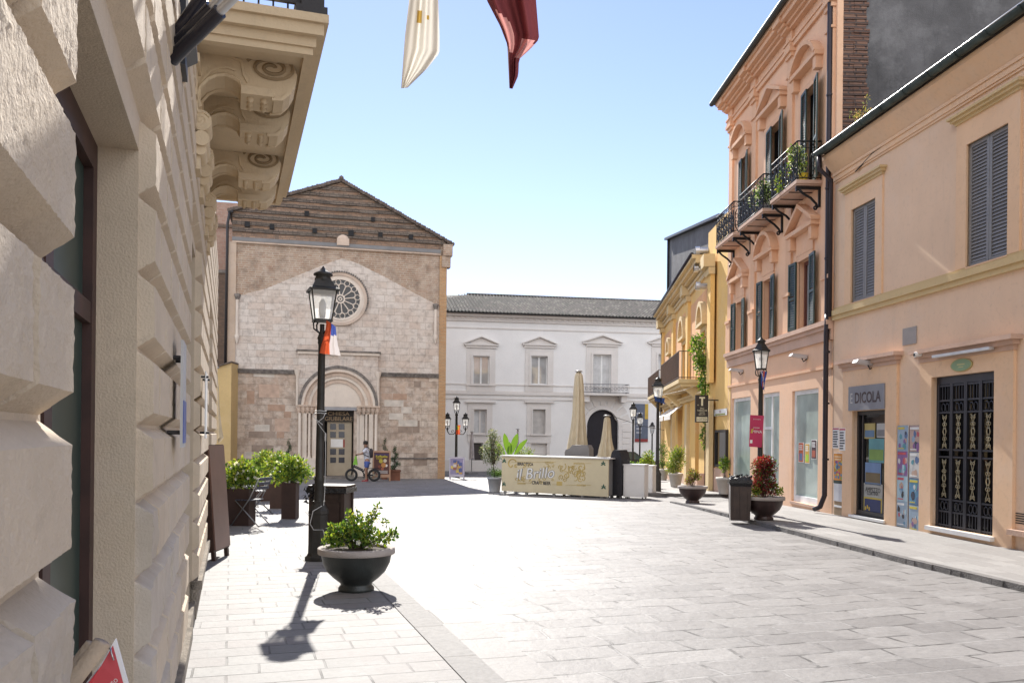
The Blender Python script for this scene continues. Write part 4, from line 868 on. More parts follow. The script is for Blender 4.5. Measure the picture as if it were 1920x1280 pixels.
for (p_, z0, z1) in ((0.07, 11.1, 11.22), (0.10, 11.221, 11.27), (0.03, 11.271, 11.52), (0.16, 11.521, 11.60), (0.24, 11.601, 11.68), (0.36, 11.681, 11.80), (0.42, 11.801, 11.90)):
    mb.box(-p_*0.6, L2, -p_, 0.01, z0, z1)
    if z0 < 11.7:
        for x in PX: mb.box(x-0.02-p_*0.1, x+PW+0.02+p_*0.1, -p_-0.07, 0.012, z0+0.001, z1-0.001)
part('cornice', mb, root)
mb = MB(C((0.06, 0.065, 0.06), 0.6, 0.4, 'old_gutter')); mb.box(-0.4, L2, -0.47, 0.4, 11.901, 11.96); mb.cyl((-0.4, -0.5, 11.93), (L2, -0.5, 11.93), 0.075, n=10); mb.m = tile
for i in range(42): mb.cyl((-0.35+i*0.2, -0.48, 12.0), (-0.35+i*0.2, 5.5, 13.6), 0.08, n=6)
mb.quad((-0.4, -0.45, 11.961), (L2+0.1, -0.45, 11.961), (L2+0.1, 5.5, 13.55), (-0.4, 5.5, 13.55)); mb.quad((-0.4, 5.5, 13.55), (L2+0.1, 5.5, 13.55), (L2+0.1, 11.4, 12), (-0.4, 11.4, 12))
part('roof', mb, root)
# hoods over the windows
mb = MB(pinktrim)
for i, (x0, x1, x2, x3, z0, z1) in enumerate(f1):
    mb.cut(); xc = (x1+x2)/2; hw = (x2-x1)/2; surround(mb, x1, x2, z0, z1, 0.13, 0.04, sill=False); 
    zh = z1+0.62; pediment(mb, xc, hw+0.42, zh, 0.62, 0.2, 'arc' if i == 1 else 'tri', th=0.1)
    for s_ in (-1, 1): mb.box(xc+s_*(hw+0.26)-0.09, xc+s_*(hw+0.26)+0.09, -0.16, 0.01, zh-0.3, zh-0.001)
    mb.box(x1-0.13, x2+0.13, -0.035, 0.01, z1+0.14, zh-0.002)
for i, (x0, x1, x3, z0, z1) in enumerate(f2):
    b_ = x0+(x1-x0)*1.9; mb.cut(); xc = (x0+b_)/2; hw = (b_-x0)/2; surround(mb, x0, b_, z0, z1, 0.13, 0.04, sill=False)
    zh = z1+0.45; pediment(mb, xc, hw+0.38, zh, 0.58, 0.2, 'tri' if i == 1 else 'arc', th=0.1)
    for s_ in (-1, 1): mb.box(xc+s_*(hw+0.24)-0.09, xc+s_*(hw+0.24)+0.09, -0.16, 0.01, zh-0.28, zh-0.001)
part('window_hood', mb, root)
for i, (x0, x1, x2, x3, z0, z1) in enumerate(f1):
    mb = MB(brownw); y = 0.17; mb.box(x1, x1+0.08, y-0.05, y+0.03, z0, z1); mb.box(x2-0.08, x2, y-0.05, y+0.03, z0, z1); mb.box(x1+0.08, x2-0.08, y-0.05, y+0.03, z1-0.08, z1); mb.box((x1+x2)/2-0.05, (x1+x2)/2+0.05, y-0.04, y+0.02, z0, z1-0.08)
    wn_ = part('window', mb, root); mb = MB(gl1); mb.quad((x1, y, z0), (x2, y, z0), (x2, y, z1), (x1, y, z1)); part('pane', mb, wn_, fix=False)
    wl = (x2-x1)/2+0.02
    leaf('shutter', x1-wl-0.02, x1-0.02, z0, z1+0.02, -0.085, greenp, root, 0.06, 'r', mid=0.45); leaf('shutter', x2+0.02, x2+wl+0.02, z0, z1+0.02, -0.085, greenp, root, 0.10, 'l', mid=0.45)
for i, (x0, x1, x3, z0, z1) in enumerate(f2):
    b_ = x0+(x1-x0)*1.9; wl = (b_-x0)/2
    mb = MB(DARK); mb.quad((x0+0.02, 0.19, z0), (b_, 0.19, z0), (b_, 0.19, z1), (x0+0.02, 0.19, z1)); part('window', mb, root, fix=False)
    leaf('shutter', x0+0.02, x0+wl, z0, z1, -0.045, greenp, root, 0.10, 'l', mid=0.4); leaf('shutter', b_+0.02, b_+wl+0.02, z0, z1, -0.085, greenp, root, 0.22, 'l', mid=0.4)
# shop fronts: aluminium frames, frosted glass
alu = C((0.78, 0.79, 0.79), 0.5, 0.0, 'aluminium'); frost = glass('frosted_glass', (0.40, 0.48, 0.44), 0.12, 0.7)
for i, (a, b, c, d) in enumerate(hol):
    mb = MB(alu); y = 0.06; f = 0.09
    mb.box(a, a+f, y, y+0.05, c, d); mb.box(b-f, b, y, y+0.05, c, d); mb.box(a+f, b-f, y, y+0.05, d-0.1, d); mb.box(a+f, b-f, y, y+0.05, c, c+0.15)
    if i == 1: mb.box((a+b)/2-0.04, (a+b)/2+0.04, y-0.005, y+0.045, c+0.15, d-0.1); mb.box(a+f, (a+b)/2, y-0.003, y+0.04, d-0.95, d-0.88)
    fr = part('shop_window', mb, root); mb = MB(frost); mb.quad((a+f, y+0.03, c+0.1), (b-f, y+0.03, c+0.1), (b-f, y+0.03, d-0.1), (a+f, y+0.03, d-0.1)); part('pane', mb, fr, fix=False)
    mb = MB(worntrim); mb.box(a-0.03, b+0.03, -0.03, 0.2, c-0.06, c-0.001); part('sill', mb, fr)
shopx = hol
# downpipes
pipem = C((0.035, 0.028, 0.035), 0.45, 0.4, 'dark_pipe')
mb = MB(pipem); mb.cyl((L2-0.12, -0.1, 4.3), (L2-0.12, -0.1, 11.9), 0.055, n=10); mb.tube([(L2-0.12, -0.1, 4.32), (L2-0.06, -0.12, 4.15), (L2-0.1, -0.12, 3.9), (L2-0.1, -0.12, 0.45), (L2-0.14, -0.2, 0.2), (L2-0.28, -0.27, 0.14)], 0.055, 9)
for z in (1.2, 2.4, 3.5, 5.5, 7, 9): mb.cyl((L2-0.11, -0.1, z), (L2-0.11, -0.1, z+0.04), 0.07, n=10)
part('downpipe', mb, root)
# balconies with cast iron brackets and wrought railings
def wrought(mb, x0, x1, y, z0, h, horizontal=True, yend=None):
    """railing panel from (x0) to (x1) at depth y, or along y when horizontal is False"""
    def pt(t, z): return (x0+(x1-x0)*t, y, z) if horizontal else (x0, y+(yend-y)*t, z)
    Lg = abs(x1-x0) if horizontal else abs(yend-y); n = max(2, round(Lg/0.24))
    for z, r in ((z0+0.05, 0.012), (z0+h, 0.018), (z0+h-0.14, 0.01)): mb.tube([pt(0, z), pt(1, z)], r, 5)
    for i in range(n+1): mb.tube([pt(i/n, z0), pt(i/n, z0+h)], 0.012, 4)
    for i in range(n):
        c = (i+0.5)/n; hw = 0.42/n
        for s_ in (-1, 1):
            for zc, dr, r in ((z0+h*0.28, 1, 0.13), (z0+h*0.56, -1, 0.13)):
                pts = []
                for q in range(17):
                    t = q/16; a = s_*dr*(PI*0.5+t*2.4*PI); rr = 1-0.8*t
                    pts.append(pt(c+s_*hw*0.45+hw*0.55*rr*math.cos(a), zc+r*rr*math.sin(a)))
                mb.tube(pts, 0.0095, 4)
        mb.tube([pt(c+hw*0.9*math.sin(t), z0+h*0.42+h*0.36*math.cos(t)) for t in np.linspace(0, 2*PI, 13)[:-1]], 0.009, 4, True)
        mb.tube([pt(c+hw*0.5*math.cos(t), z0+h-0.07+0.05*math.sin(t)) for t in np.linspace(0, 2*PI, 9)[:-1]], 0.008, 4, True)
def x_at(Y): return (26.5-Y)/(26.5-18.57)*L2
BAL = []
for (Ya, Yb, p_) in ((26.1, 24.25, 0.55), (23.76, 21.7, 0.55), (21.05, 19.28, 0.58)):
    xa_, xb_ = x_at(Ya), x_at(Yb); z = 7.30; BAL.append((xa_, xb_, p_, z))
    mb = MB(worntrim); mb.box(xa_, xb_, -p_, 0.01, z, z+0.08); mb.box(xa_+0.03, xb_-0.03, -p_+0.03, 0.01, z-0.035, z-0.001); mb.m = IRON
    for t in (0.33, 0.66): mb.box(xa_+(xb_-xa_)*t, xa_+(xb_-xa_)*t+0.03, -p_+0.04, 0, z-0.05, z-0.036)
    b_ = part('balcony', mb, root)
    for x in (xa_+0.08, xb_-0.12):
        mb = MB(IRON); mb.box(x, x+0.05, -p_+0.02, 0.0, z-0.11, z-0.05); mb.box(x, x+0.05, -0.05, 0.0, z-0.5, z-0.11)
        mb.tube([(x+0.025, -p_+0.08, z-0.1), (x+0.025, -p_+0.18, z-0.2), (x+0.025, -0.22, z-0.3), (x+0.025, -0.1, z-0.42), (x+0.025, -0.07, z-0.52)], 0.028, 6)
        mb.tube([(x+0.025, -0.11+0.05*(1-0.5*t)*math.cos(6*t), z-0.52+0.05*(1-0.5*t)*math.sin(6*t)) for t in np.linspace(0, 1.3, 14)], 0.02, 5)
        mb.cyl((x+0.025, -p_+0.06, z-0.13), (x+0.025, -p_+0.02, z-0.13), 0.03, n=8); part('bracket', mb, b_)
    mb = MB(IRON); wrought(mb, xa_+0.03, xb_-0.03, -p_+0.03, z+0.08, 0.86); wrought(mb, xb_-0.03, 0, -p_+0.03, z+0.08, 0.86, False, -0.02); wrought(mb, xa_+0.03, 0, -p_+0.03, z+0.08, 0.86, False, -0.02)
    part('railing', mb, b_)
# ------------------------------------------------------------------ peach house with the news stand (R1)
R1x = lambda Y: 8.69-0.1*Y
R1 = Frame(R1x(18.565), 18.565, 0, 0.1, -1); r1 = R1.px; L1 = 10.5
peach = stucco('peach_plaster', (0.80, 0.58, 0.41), (0.45, 0.36, 0.29), 0.4, 0.08, 0.25); peach2 = stucco('orange_plaster', (0.82, 0.56, 0.36), (0.5, 0.36, 0.25), 0.35, 0.07, 0.25)
yel = stucco('yellow_trim', (0.66, 0.50, 0.27), (0.45, 0.36, 0.22), 0.4, 0.08, 0.3)
root = thing('peach_house', 'two storey peach house with grey shutters, news stand door and iron gated entrance', 'building', R1.o, R1.ang)
d1 = (r1(1601, 870)[0], r1(1663, 870)[0], 0.14, r1(1632, 769)[1]); g1 = (r1(1750, 860)[0], r1(1868, 860)[0], 0.2, r1(1810, 701)[1])
w1 = (r1(1598, 480)[0], r1(1643, 480)[0], r1(1620, 563)[1], r1(1620, 383)[1]); w2 = (r1(1815, 360)[0], r1(1893, 360)[0], r1(1855, 492)[1], r1(1855, 251)[1])
EAV = 7.62
mb = MB(peach); wall_holes(mb, 0.0, L1, -0.2, EAV+0.05, [d1, g1, w1, w2], 0, 0.2); mb.quad((0, 0, -0.2), (0, 0, EAV), (0, 9, EAV), (0, 9, -0.2)); mb.quad((L1, 0, -0.2), (L1, 9, -0.2), (L1, 9, EAV), (L1, 0, EAV)); mb.quad((0, 9, -0.2), (0, 9, EAV), (L1, 9, EAV), (L1, 9, -0.2))
part('wall', mb, root, fix=False)
zS = 4.32
mb = MB(yel); mb.box(0.02, L1, -0.10, 0.01, zS-0.06, zS+0.05); mb.box(0.02, L1, -0.06, 0.01, zS-0.15, zS-0.061); mb.box(0.02, L1, -0.03, 0.01, zS+0.051, zS+0.11); part('string_course', mb, root)
mb = MB(peach2)
mb.box(0.0, L1, -0.30, 0.01, EAV-0.06, EAV+0.02); mb.add([(0, -0.3, EAV-0.061), (L1, -0.3, EAV-0.061), (L1, -0.06, EAV-0.34), (0, -0.06, EAV-0.34), (0, 0.0, EAV-0.34), (L1, 0.0, EAV-0.34)], [(0, 3, 2, 1), (3, 4, 5, 2)], False)
mb.box(0, L1, -0.075, 0.01, EAV-0.40, EAV-0.341); mb.box(0, L1, -0.05, 0.01, EAV-0.50, EAV-0.401); mb.box(0, L1, -0.03, 0.01, EAV-0.54, EAV-0.501)
part('eaves_cornice', mb, root)
mb = MB(peach2)                                               # window and door surrounds
for (a, b, c, d), ww in ((w1, 0.26), (w2, 0.27)):
    mb.cut(); surround(mb, a, b, zS+0.11, d, ww, 0.035, sill=False); mb.box(a, b, -0.035, 0.01, zS+0.11, c); mb.box(a-ww, b+ww, -0.03, 0.01, d+ww, d+ww+0.12)
part('window_surround', mb, root); mb = MB(yel)
for (a, b, c, d), ww in ((w1, 0.26), (w2, 0.27)):
    mb.cut()
    z = d+ww+0.12; mb.box(a-ww-0.02, b+ww+0.02, -0.06, 0.01, z, z+0.05); mb.box(a-ww-0.07, b+ww+0.07, -0.11, 0.01, z+0.05, z+0.10); mb.box(a-ww-0.11, b+ww+0.11, -0.15, 0.01, z+0.10, z+0.14)
part('window_cornice', mb, root); mb = MB(peach2)
dl, dr_ = r1(1584, 800)[0], r1(1685, 800)[0]; dt = r1(1632, 690)[1]; gl_, gr_ = r1(1729, 800)[0], r1(1905, 800)[0]; gt = r1(1820, 668)[1]
for a, b, (ha, hb, hc, hd), t in ((dl, dr_, d1, dt), (gl_, gr_, g1, gt)):
    mb.cut()
    mb.box(a, ha, -0.05, 0.01, 0.05, hd); mb.box(hb, b, -0.05, 0.01, 0.05, hd); mb.box(a, b, -0.05, 0.01, hd, t); mb.box(ha, hb, -0.05, 0.01, 0.05, hc) if hc > 0.15 else None
part('door_surround', mb, root); mb = MB(worntrim)
for a, b, t in ((dl, dr_, dt), (gl_, gr_, gt)):
    mb.cut()
    mb.box(a-0.02, b+0.02, -0.07, 0.01, t, t+0.08); mb.box(a-0.07, b+0.07, -0.12, 0.01, t+0.08, t+0.15); mb.box(a-0.13, b+0.13, -0.19, 0.01, t+0.15, t+0.22)
part('door_cornice', mb, root)
greysh = C((0.22, 0.215, 0.215), 0.55, 0, 'grey_shutter_paint', var=0.08)
for a, b, c, d in (w1, w2):
    m_ = (a+b)/2; leaf('shutter', a, m_-0.004, c, d, 0.02, greysh, root, 0, 'l'); leaf('shutter', m_+0.004, b, c, d, 0.02, greysh, root, 0, 'r')
    mb = MB(DARK); mb.quad((a, 0.15, c), (b, 0.15, c), (b, 0.15, d), (a, 0.15, d)); part('window', mb, root, fix=False)
# shop door
mb = MB(C((0.03, 0.03, 0.035), 0.4, 0.2, 'dark_door_frame')); a, b, c, d = d1
mb.box(a, a+0.07, 0.06, 0.12, c, d); mb.box(b-0.07, b, 0.06, 0.12, c, d); mb.box(a+0.07, b-0.07, 0.06, 0.12, d-0.08, d); mb.box(a+0.07, b-0.07, 0.06, 0.12, c, c+0.1); mb.box(a+0.2, a+0.24, 0.065, 0.115, c+0.1, d-0.08)
dr = part('shop_door', mb, root); mb = MB(glass('dark_shop_glass', (0.012, 0.012, 0.014), 0.05)); mb.quad((a+0.07, 0.10, c+0.1), (b-0.07, 0.10, c+0.1), (b-0.07, 0.10, d-0.08), (a+0.07, 0.10, d-0.08)); part('pane', mb, dr, fix=False)
mb = MB(PAPER); mb.box(a-0.04, b+0.04, -0.09, 0.1, c-0.05, c+0.0); part('threshold', mb, dr)
for (u0, u1, v0, v1, col, c2) in ((1621, 1641, 793, 822, (0.42, 0.34, 0.12), (0.12, 0.2, 0.3)), (1644, 1662, 793, 820, (0.45, 0.45, 0.43), (0.2, 0.2, 0.2)), (1629, 1658, 822, 866, (0.12, 0.3, 0.32), (0.2, 0.32, 0.08)), (1622, 1652, 868, 907, (0.16, 0.25, 0.42), (0.16, 0.12, 0.06)), (1619, 1655, 908, 962, (0.36, 0.36, 0.33), (0.5, 0.38, 0.05))):
    x0, z0 = R1.px(u0, v1, 0.09); x1, z1 = R1.px(u1, v0, 0.09); mb = MB(C(col, 0.6)); mb.box(x0, x1, 0.088, 0.094, z0, z1); mb.m = C(c2, 0.6); h_ = z1-z0; mb.box(x0+0.02, x1-0.02, 0.084, 0.0885, z0+h_*0.1, z0+h_*0.55)
    if v0 > 900: mb.m = C((0.03, 0.04, 0.12), 0.6); mb.box(x0+0.05, x1-0.05, 0.082, 0.085, z0+0.02, z0+h_*0.5); mb.m = C((0.6, 0.42, 0.03), 0.6); [mb.lathe([(0.001, -0.002), (0.04, 0)], (0, 0, 0), 8) for _ in ()] ; [mb.box(x0+0.08+0.07*q, x0+0.12+0.07*q, 0.079, 0.083, z0+0.08+0.03*(q % 2), z0+0.15+0.03*(q % 2)) for q in range(3)]; mb.m = DARK; mb.text('AMPEZZO', (x0+x1)/2, z0+h_*0.8, 0.087, w=(x1-x0)*0.8); mb.text('CORTINA', (x0+x1)/2, z0+h_*0.68, 0.087, w=(x1-x0)*0.6)
    part('window_poster', mb, dr, fix=False)
mb = MB(C((0.25, 0.25, 0.27), 0.6, 0.1, 'grey_sign_metal', var=0.1)); x0, z0 = r1(1597, 768); x1, z1 = r1(1665, 718); mb.box(x0, x1, -0.075, -0.03, d1[3]+0.01, z1); sg = part('fascia_sign', mb, root, 'grey metal fascia reading EDICOLA')
mb = MB(C((0.55, 0.53, 0.5), 0.6, 0, 'pale_letters')); mb.text('E', x0+0.1*(x1-x0), (d1[3]+z1)/2+0.01, -0.076, h=0.2, w=0.085); mb.m = C((0.07, 0.045, 0.045), 0.6, 0, 'brown_letters'); mb.text('DICOLA', x0+0.56*(x1-x0), (d1[3]+z1)/2+0.01, -0.076, h=0.22, w=(x1-x0)*0.72, bold=0.02); part('lettering', mb, sg, fix=False)
# iron gate
mb = MB(C((0.04, 0.04, 0.05), 0.4, 0.5, 'gate_iron')); a, b, c, d = g1; y = 0.05
mb.box(a, b, 0.02, 0.2, c-0.001, c+0.0); n = 4; pw = (b-a-0.12)/n
mb.box(a, a+0.06, y, y+0.05, c, d); mb.box(b-0.06, b, y, y+0.05, c, d); mb.box(a+0.06, b-0.06, y, y+0.05, d-0.13, d)
for i in range(n):
    q0 = a+0.06+pw*i; q1 = q0+pw; f = 0.04
    mb.box(q0, q0+f, y-0.02, y+0.025, c, d-0.13); mb.box(q1-f, q1-0.003, y-0.02, y+0.025, c, d-0.13)
    for z in (c+0.02, c+0.25, c+0.45, (c+d)/2-0.1, (c+d)/2+0.02, d-0.62, d-0.42, d-0.17): mb.box(q0+f, q1-f, y-0.012, y+0.018, z, z+0.03)
    for k in range(3):
        xx = q0+f+(pw-2*f)*(k+1)/4
        for z0_, z1_ in ((c, c+0.25), (d-0.42, d-0.15)): mb.box(xx-0.008, xx+0.008, y-0.006, y+0.012, z0_, z1_)
    for xx in (q0+pw*0.36, q0+pw*0.64):
        for zc in (c+0.36, d-0.52): mb.tube([(xx+0.05*math.cos(t), y, zc+0.07*math.sin(t)) for t in np.linspace(0, 2*PI, 11)[:-1]], 0.009, 4, True)
gt_ = part('iron_gate', mb, root)
mb = MB(C((0.36, 0.31, 0.2), 0.4, 0.4, 'pale_brass'))
for i in range(n):
    xx = a+0.06+pw*(i+0.5)
    for zl, zh in ((c+0.5, (c+d)/2-0.12), ((c+d)/2+0.06, d-0.64)):
        h_ = zh-zl; zc = (zl+zh)/2
        for s_ in (-1, 1):
            mb.tube([(xx+s_*0.055, y-0.01, zl), (xx, y-0.01, zl+h_*0.28), (xx+s_*0.05, y-0.01, zc), (xx, y-0.01, zh-h_*0.28), (xx+s_*0.055, y-0.01, zh)], 0.007, 4)
            for zq in (zl+0.05, zc-0.12, zc+0.12, zh-0.05): mb.tube([(xx+s_*0.03+0.024*math.cos(t), y-0.012, zq+0.026*math.sin(t)) for t in np.linspace(0, 2*PI, 9)[:-1]], 0.006, 4, True)
        mb.tube([(xx+0.04*math.cos(t), y-0.01, zc+0.055*math.sin(t)) for t in np.linspace(0, 2*PI, 11)[:-1]], 0.008, 4, True)
part('scroll_ornament', mb, gt_)
mb = MB(glass('gate_glass', (0.01, 0.01, 0.011), 0.08)); mb.quad((a, 0.13, c), (b, 0.13, c), (b, 0.13, d), (a, 0.13, d)); part('pane', mb, gt_, fix=False)
mb = MB(WHITE); mb.box(a-0.05, b+0.05, -0.12, 0.12, c-0.07, c-0.002); part('threshold', mb, gt_)
# roof and gutter
mb = MB(tile); rg = random.Random(3)
for i in range(int(L1/0.2)):
    for j in range(16):
        mb._m = mb.mats[0]; xx = 0.1+i*0.2; t0, t1 = j/16, (j+1.3)/16
        mb.cyl((xx+rg.uniform(-.01, .01), -0.34+5*t0, EAV+0.12+1.75*t0), (xx, -0.34+5*t1, EAV+0.10+1.75*t1), 0.085, 0.07, 7)
mb.quad((0, -0.32, EAV+0.03), (L1, -0.32, EAV+0.03), (L1, 4.6, EAV+1.75), (0, 4.6, EAV+1.75)); mb.quad((0, 4.6, EAV+1.75), (L1, 4.6, EAV+1.75), (L1, 9, EAV), (0, 9, EAV)); mb.add([(0, -0.32, EAV+0.03), (0, 4.6, EAV+1.75), (0, 9, EAV), (L1, -0.32, EAV+0.03), (L1, 4.6, EAV+1.75), (L1, 9, EAV)], [(0, 1, 2), (3, 5, 4)], False)
part('roof', mb, root, fix=False)
gutm = C((0.05, 0.07, 0.065), 0.5, 0.5, 'weathered_copper_gutter', var=0.4, sc=4)
mb = MB(gutm); prof = [(math.cos(t)*0.09, math.sin(t)*0.09) for t in np.linspace(PI, 2*PI, 9)]; vs = []
for x in (0.0, L1): vs += [(x, -0.40+a_, EAV+0.10+b_) for a_, b_ in prof]
mb.add(vs, [(i, i+1, i+10, i+9) for i in range(8)], True); mb.m = STEEL; mb.tube([(0.0, -0.49, EAV+0.1), (L1, -0.49, EAV+0.1)], 0.012, 5); mb.m = gutm
for x in np.arange(0.4, L1, 0.75): mb.add([(x, -0.40+a_*1.12, EAV+0.10+b_*1.12) for a_, b_ in prof]+[(x+0.05, -0.40+a_*1.12, EAV+0.10+b_*1.12) for a_, b_ in prof], [(i, i+1, i+10, i+9) for i in range(8)], True)
mb.add([(0.0, -0.40+a_, EAV+0.10+b_) for a_, b_ in prof], [tuple(range(9))], False)
mb.m = pipem; mb.tube([(0.1, -0.42, EAV+0.03), (0.1, -0.42, EAV-0.25), (0.12, -0.15, EAV-0.5), (0.05, -0.12, EAV-0.75), (0.05, -0.12, 4.25)], 0.045, 8)
part('gutter', mb, root)
# small wall fittings belonging to the house
mb = MB(C((0.35, 0.32, 0.3), 0.8, 0, 'stone_plaque', bump=0.3)); x0, z0 = r1(1694, 648); x1, z1 = r1(1720, 611); mb.box(x0, x1, -0.02, 0.0, z0, z1); part('wall_plaque', mb, root)
mb = MB(C((0.03, 0.03, 0.03), 0.7)); mb.tube([R1w for R1w in [(r1(u, v)[0], -0.045, r1(u, v)[1]) for u, v in ((1608, 322), (1640, 288), (1700, 245), (1760, 205), (1830, 150), (1900, 105), (1925, 92))]], 0.012, 5); part('cable', mb, root)
mb = MB(worntrim); x0 = r1(1903, 1000)[0]; mb.box(x0-0.02, x0+0.6, -0.12, 0.0, 0.28, 0.36); mb.m = IRON
for q in range(5): mb.box(x0+0.02, x0+0.3, -0.008, 0.0, 0.45+q*0.035, 0.465+q*0.035)
part('vent_and_ledge', mb, root)
# ------------------------------------------------------------------ yellow building farther along (R3)
R3 = Frame(7.66, 44.1, -0.45, 6.6-7.66, 29.6-44.1); r3 = R3.px; L3 = math.hypot(1.06, 14.5)
yw = stucco('yellow_plaster', (0.82, 0.54, 0.20), (0.5, 0.36, 0.2), 0.3, 0.07, 0.25); orr = stucco('orange_panel', (0.76, 0.43, 0.22), (0.5, 0.34, 0.22), 0.3, 0.07, 0.25); ytrim = stucco('yellow_stone', (0.68, 0.53, 0.30), (0.4, 0.33, 0.24), 0.5, 0.1, 0.4)
root = thing('yellow_house', 'yellow and orange house with pilasters, balconies and climbing plant beyond the salmon house', 'building', R3.o, R3.ang)
shops = [(r3(1256, 870)[0], r3(1263, 870)[0], 0.1, 3.3), (r3(1270, 870)[0], r3(1278, 870)[0], 0.1, 3.3), (r3(1303, 870)[0], r3(1310, 870)[0], 0.1, 3.2)]
w3 = [(r3(1257, 650)[0], r3(1261, 650)[0]), (r3(1281, 650)[0], r3(1288, 650)[0]), (r3(1317, 650)[0], r3(1325, 650)[0])]
w3 = [(a, b, 4.45, r3(u, v)[1]) for (a, b), u, v in zip(w3, (1259, 1285, 1320), (672, 645, 622))]
zc3 = 8.35
mb = MB(yw); wall_holes(mb, 0, L3, -0.3, zc3, shops+w3, 0, 0.3); mb.quad((0, 0, -0.3), (0, 8, -0.3), (0, 8, zc3), (0, 0, zc3)); mb.m = yw
e = R3.px(1366, 700, 0)[0]
# flat end wall that continues to the salmon house
o2 = Vector((6.58, 26.5, 0))-R3.o; ex, ey = o2.dot(R3.dx), o2.dot(R3.dy)
mb.quad((L3, 0, -0.3), (ex+0.3, ey, -0.3), (ex+0.3, ey, zc3+0.7), (L3, 0, zc3+0.7)); mb.quad((L3-0.01, 0, zc3-0.01), (L3, 0, zc3+0.7), (L3, 4, zc3+0.7), (L3-0.01, 4, zc3-0.01))
part('wall', mb, root, fix=False)
mb = MB(orr)
PR3 = [r3(1245, 700)[0]-0.5, r3(1265, 700)[0]-0.3, r3(1291, 700)[0]-0.1, r3(1333, 700)[0]-0.1]
for a, b in zip(PR3, PR3[1:]): 
    ws = [q for q in w3 if a < q[0] < b]; 
    for (x0, x1, z0, z1) in ws: mb.cut(); mb.box(a+0.75, x0-0.1, -0.02, 0, 4.3, 7.2); mb.box(x1+0.1, b-0.05, -0.02, 0, 4.3, 7.2); mb.box(x0-0.1, x1+0.1, -0.02, 0, z1+0.1, 7.2)
part('orange_panel', mb, root)
mb = MB(yw)
for x in PR3:
    mb.cut(); mb.box(x, x+0.65, -0.13, 0.01, 3.9, 7.6); mb.m = ytrim; mb.box(x-0.06, x+0.71, -0.2, 0.01, 7.4, 7.62); mb.box(x, x+0.65, -0.13, 0.01, -0.2, 3.4); mb.m = yw
part('pilaster', mb, root)
mb = MB(ytrim)
for p_, z0, z1 in ((0.08, 7.63, 7.8), (0.14, 7.801, 7.9), (0.28, 7.96, 8.06), (0.42, 8.061, 8.2), (0.55, 8.201, 8.33)): mb.box(-0.2, L3+0.02, -p_, 0.01, z0, z1)
for x in PR3: mb.box(x-0.04, x+0.69, -0.36, 0.01, 7.64, 8.05)
for p_, z0, z1 in ((0.1, 3.5, 3.62), (0.2, 3.621, 3.7)): mb.box(0, L3, -p_, 0.01, z0, z1)
for x0, x1, z0, z1 in w3:
    surround(mb, x0, x1, z0, z1, 0.15, 0.06, sill=False); mb.strip(arcpts((x0+x1)/2, z1+0.25, (x1-x0)/2+0.1, 0, PI, 12), arcpts((x0+x1)/2, z1+0.25, (x1-x0)/2+0.28, 0, PI, 12), -0.22, 0.01); mb.box(x0-0.3, x1+0.3, -0.22, 0.01, z1+0.16, z1+0.27)
part('cornice', mb, root)
mb = MB(orr); [mb.cut() or mb.quad((a, 0.29, c), (b, 0.29, c), (b, 0.29, d), (a, 0.29, d)) for a, b, c, d in w3]; mb.m = C((0.42, 0.16, 0.07), 0.7, 0, 'rust_orange_door'); part('window', mb, root, fix=False); mb = MB(mb.m); [(mb.cut(), mb.box(a, b, 0.2, 0.25, c, d)) for a, b, c, d in shops]; part('door', mb, root, fix=False)
mb = MB(C((0.75, 0.73, 0.7), 0.7, 0, 'awning_canvas'))
for i, (a, b, c, d) in enumerate(shops[:2]): mb.cut(); mb.add([(a-0.5, -0.02, 3.45), (b+0.5, -0.02, 3.45), (b+0.5, -0.55, 3.05), (a-0.5, -0.55, 3.05), (b+0.5, -0.55, 2.85), (a-0.5, -0.55, 2.85)], [(0, 1, 2, 3), (3, 2, 4, 5)], False)
part('awning', mb, root, fix=False)
mb = MB(worntrim); mb.box(0, L3+0.03, -0.05, 0.005, -0.3, 0.62); mb.box(L3, L3+0.05, -0.3, 0, -0.3, 0.9)
v_ = Vector((ex-L3, ey, 0)); nn = Vector((v_.y, -v_.x, 0)).normalized()*0.06
mb.add([(L3, 0, -0.3), (ex, ey, -0.3), (ex+nn.x, ey+nn.y, -0.3), (L3+nn.x, nn.y, -0.3), (L3, 0, 1.15), (ex, ey, 1.15), (ex+nn.x, ey+nn.y, 1.15), (L3+nn.x, nn.y, 1.15)], [(3,2,1,0),(4,5,6,7),(0,1,5,4),(1,2,6,5),(2,3,7,6),(3,0,4,7)], False)
part('base_course', mb, root)
for (a, b, p_) in ((r3(1243, 740)[0]-0.3, r3(1266, 740)[0], 0.75), (r3(1277, 735)[0]-0.2, r3(1318, 735)[0], 0.85)):
    mb = MB(ytrim); mb.box(a, b, -p_, 0, 4.02, 4.16); mb.box(a+0.06, b-0.06, -p_+0.08, 0, 3.9, 4.019)
    for x in (a+0.2, b-0.5): mb.prism([(0.0, 3.899), (-p_+0.15, 3.899), (-0.12, 3.4), (0, 3.35)], x, x+0.25, 'x')
    b_ = part('balcony', mb, root); mb = MB(C((0.1, 0.07, 0.06), 0.6, 0.2, 'brown_iron'))
    for z in (4.2, 5.12): mb.box(a, b, -p_, -p_+0.03, z, z+0.03); mb.box(b-0.03, b, -p_, 0, z, z+0.03)
    n = int((b-a)/0.09); [mb.box(a+(b-a)*i/n, a+(b-a)*i/n+0.018, -p_+0.005, -p_+0.02, 4.16, 5.14) for i in range(n)]; [mb.box(b-0.02, b-0.005, -p_+0.1*i, -p_+0.1*i+0.016, 4.16, 5.14) for i in range(int(p_/0.1)+1)]
    part('railing', mb, b_)
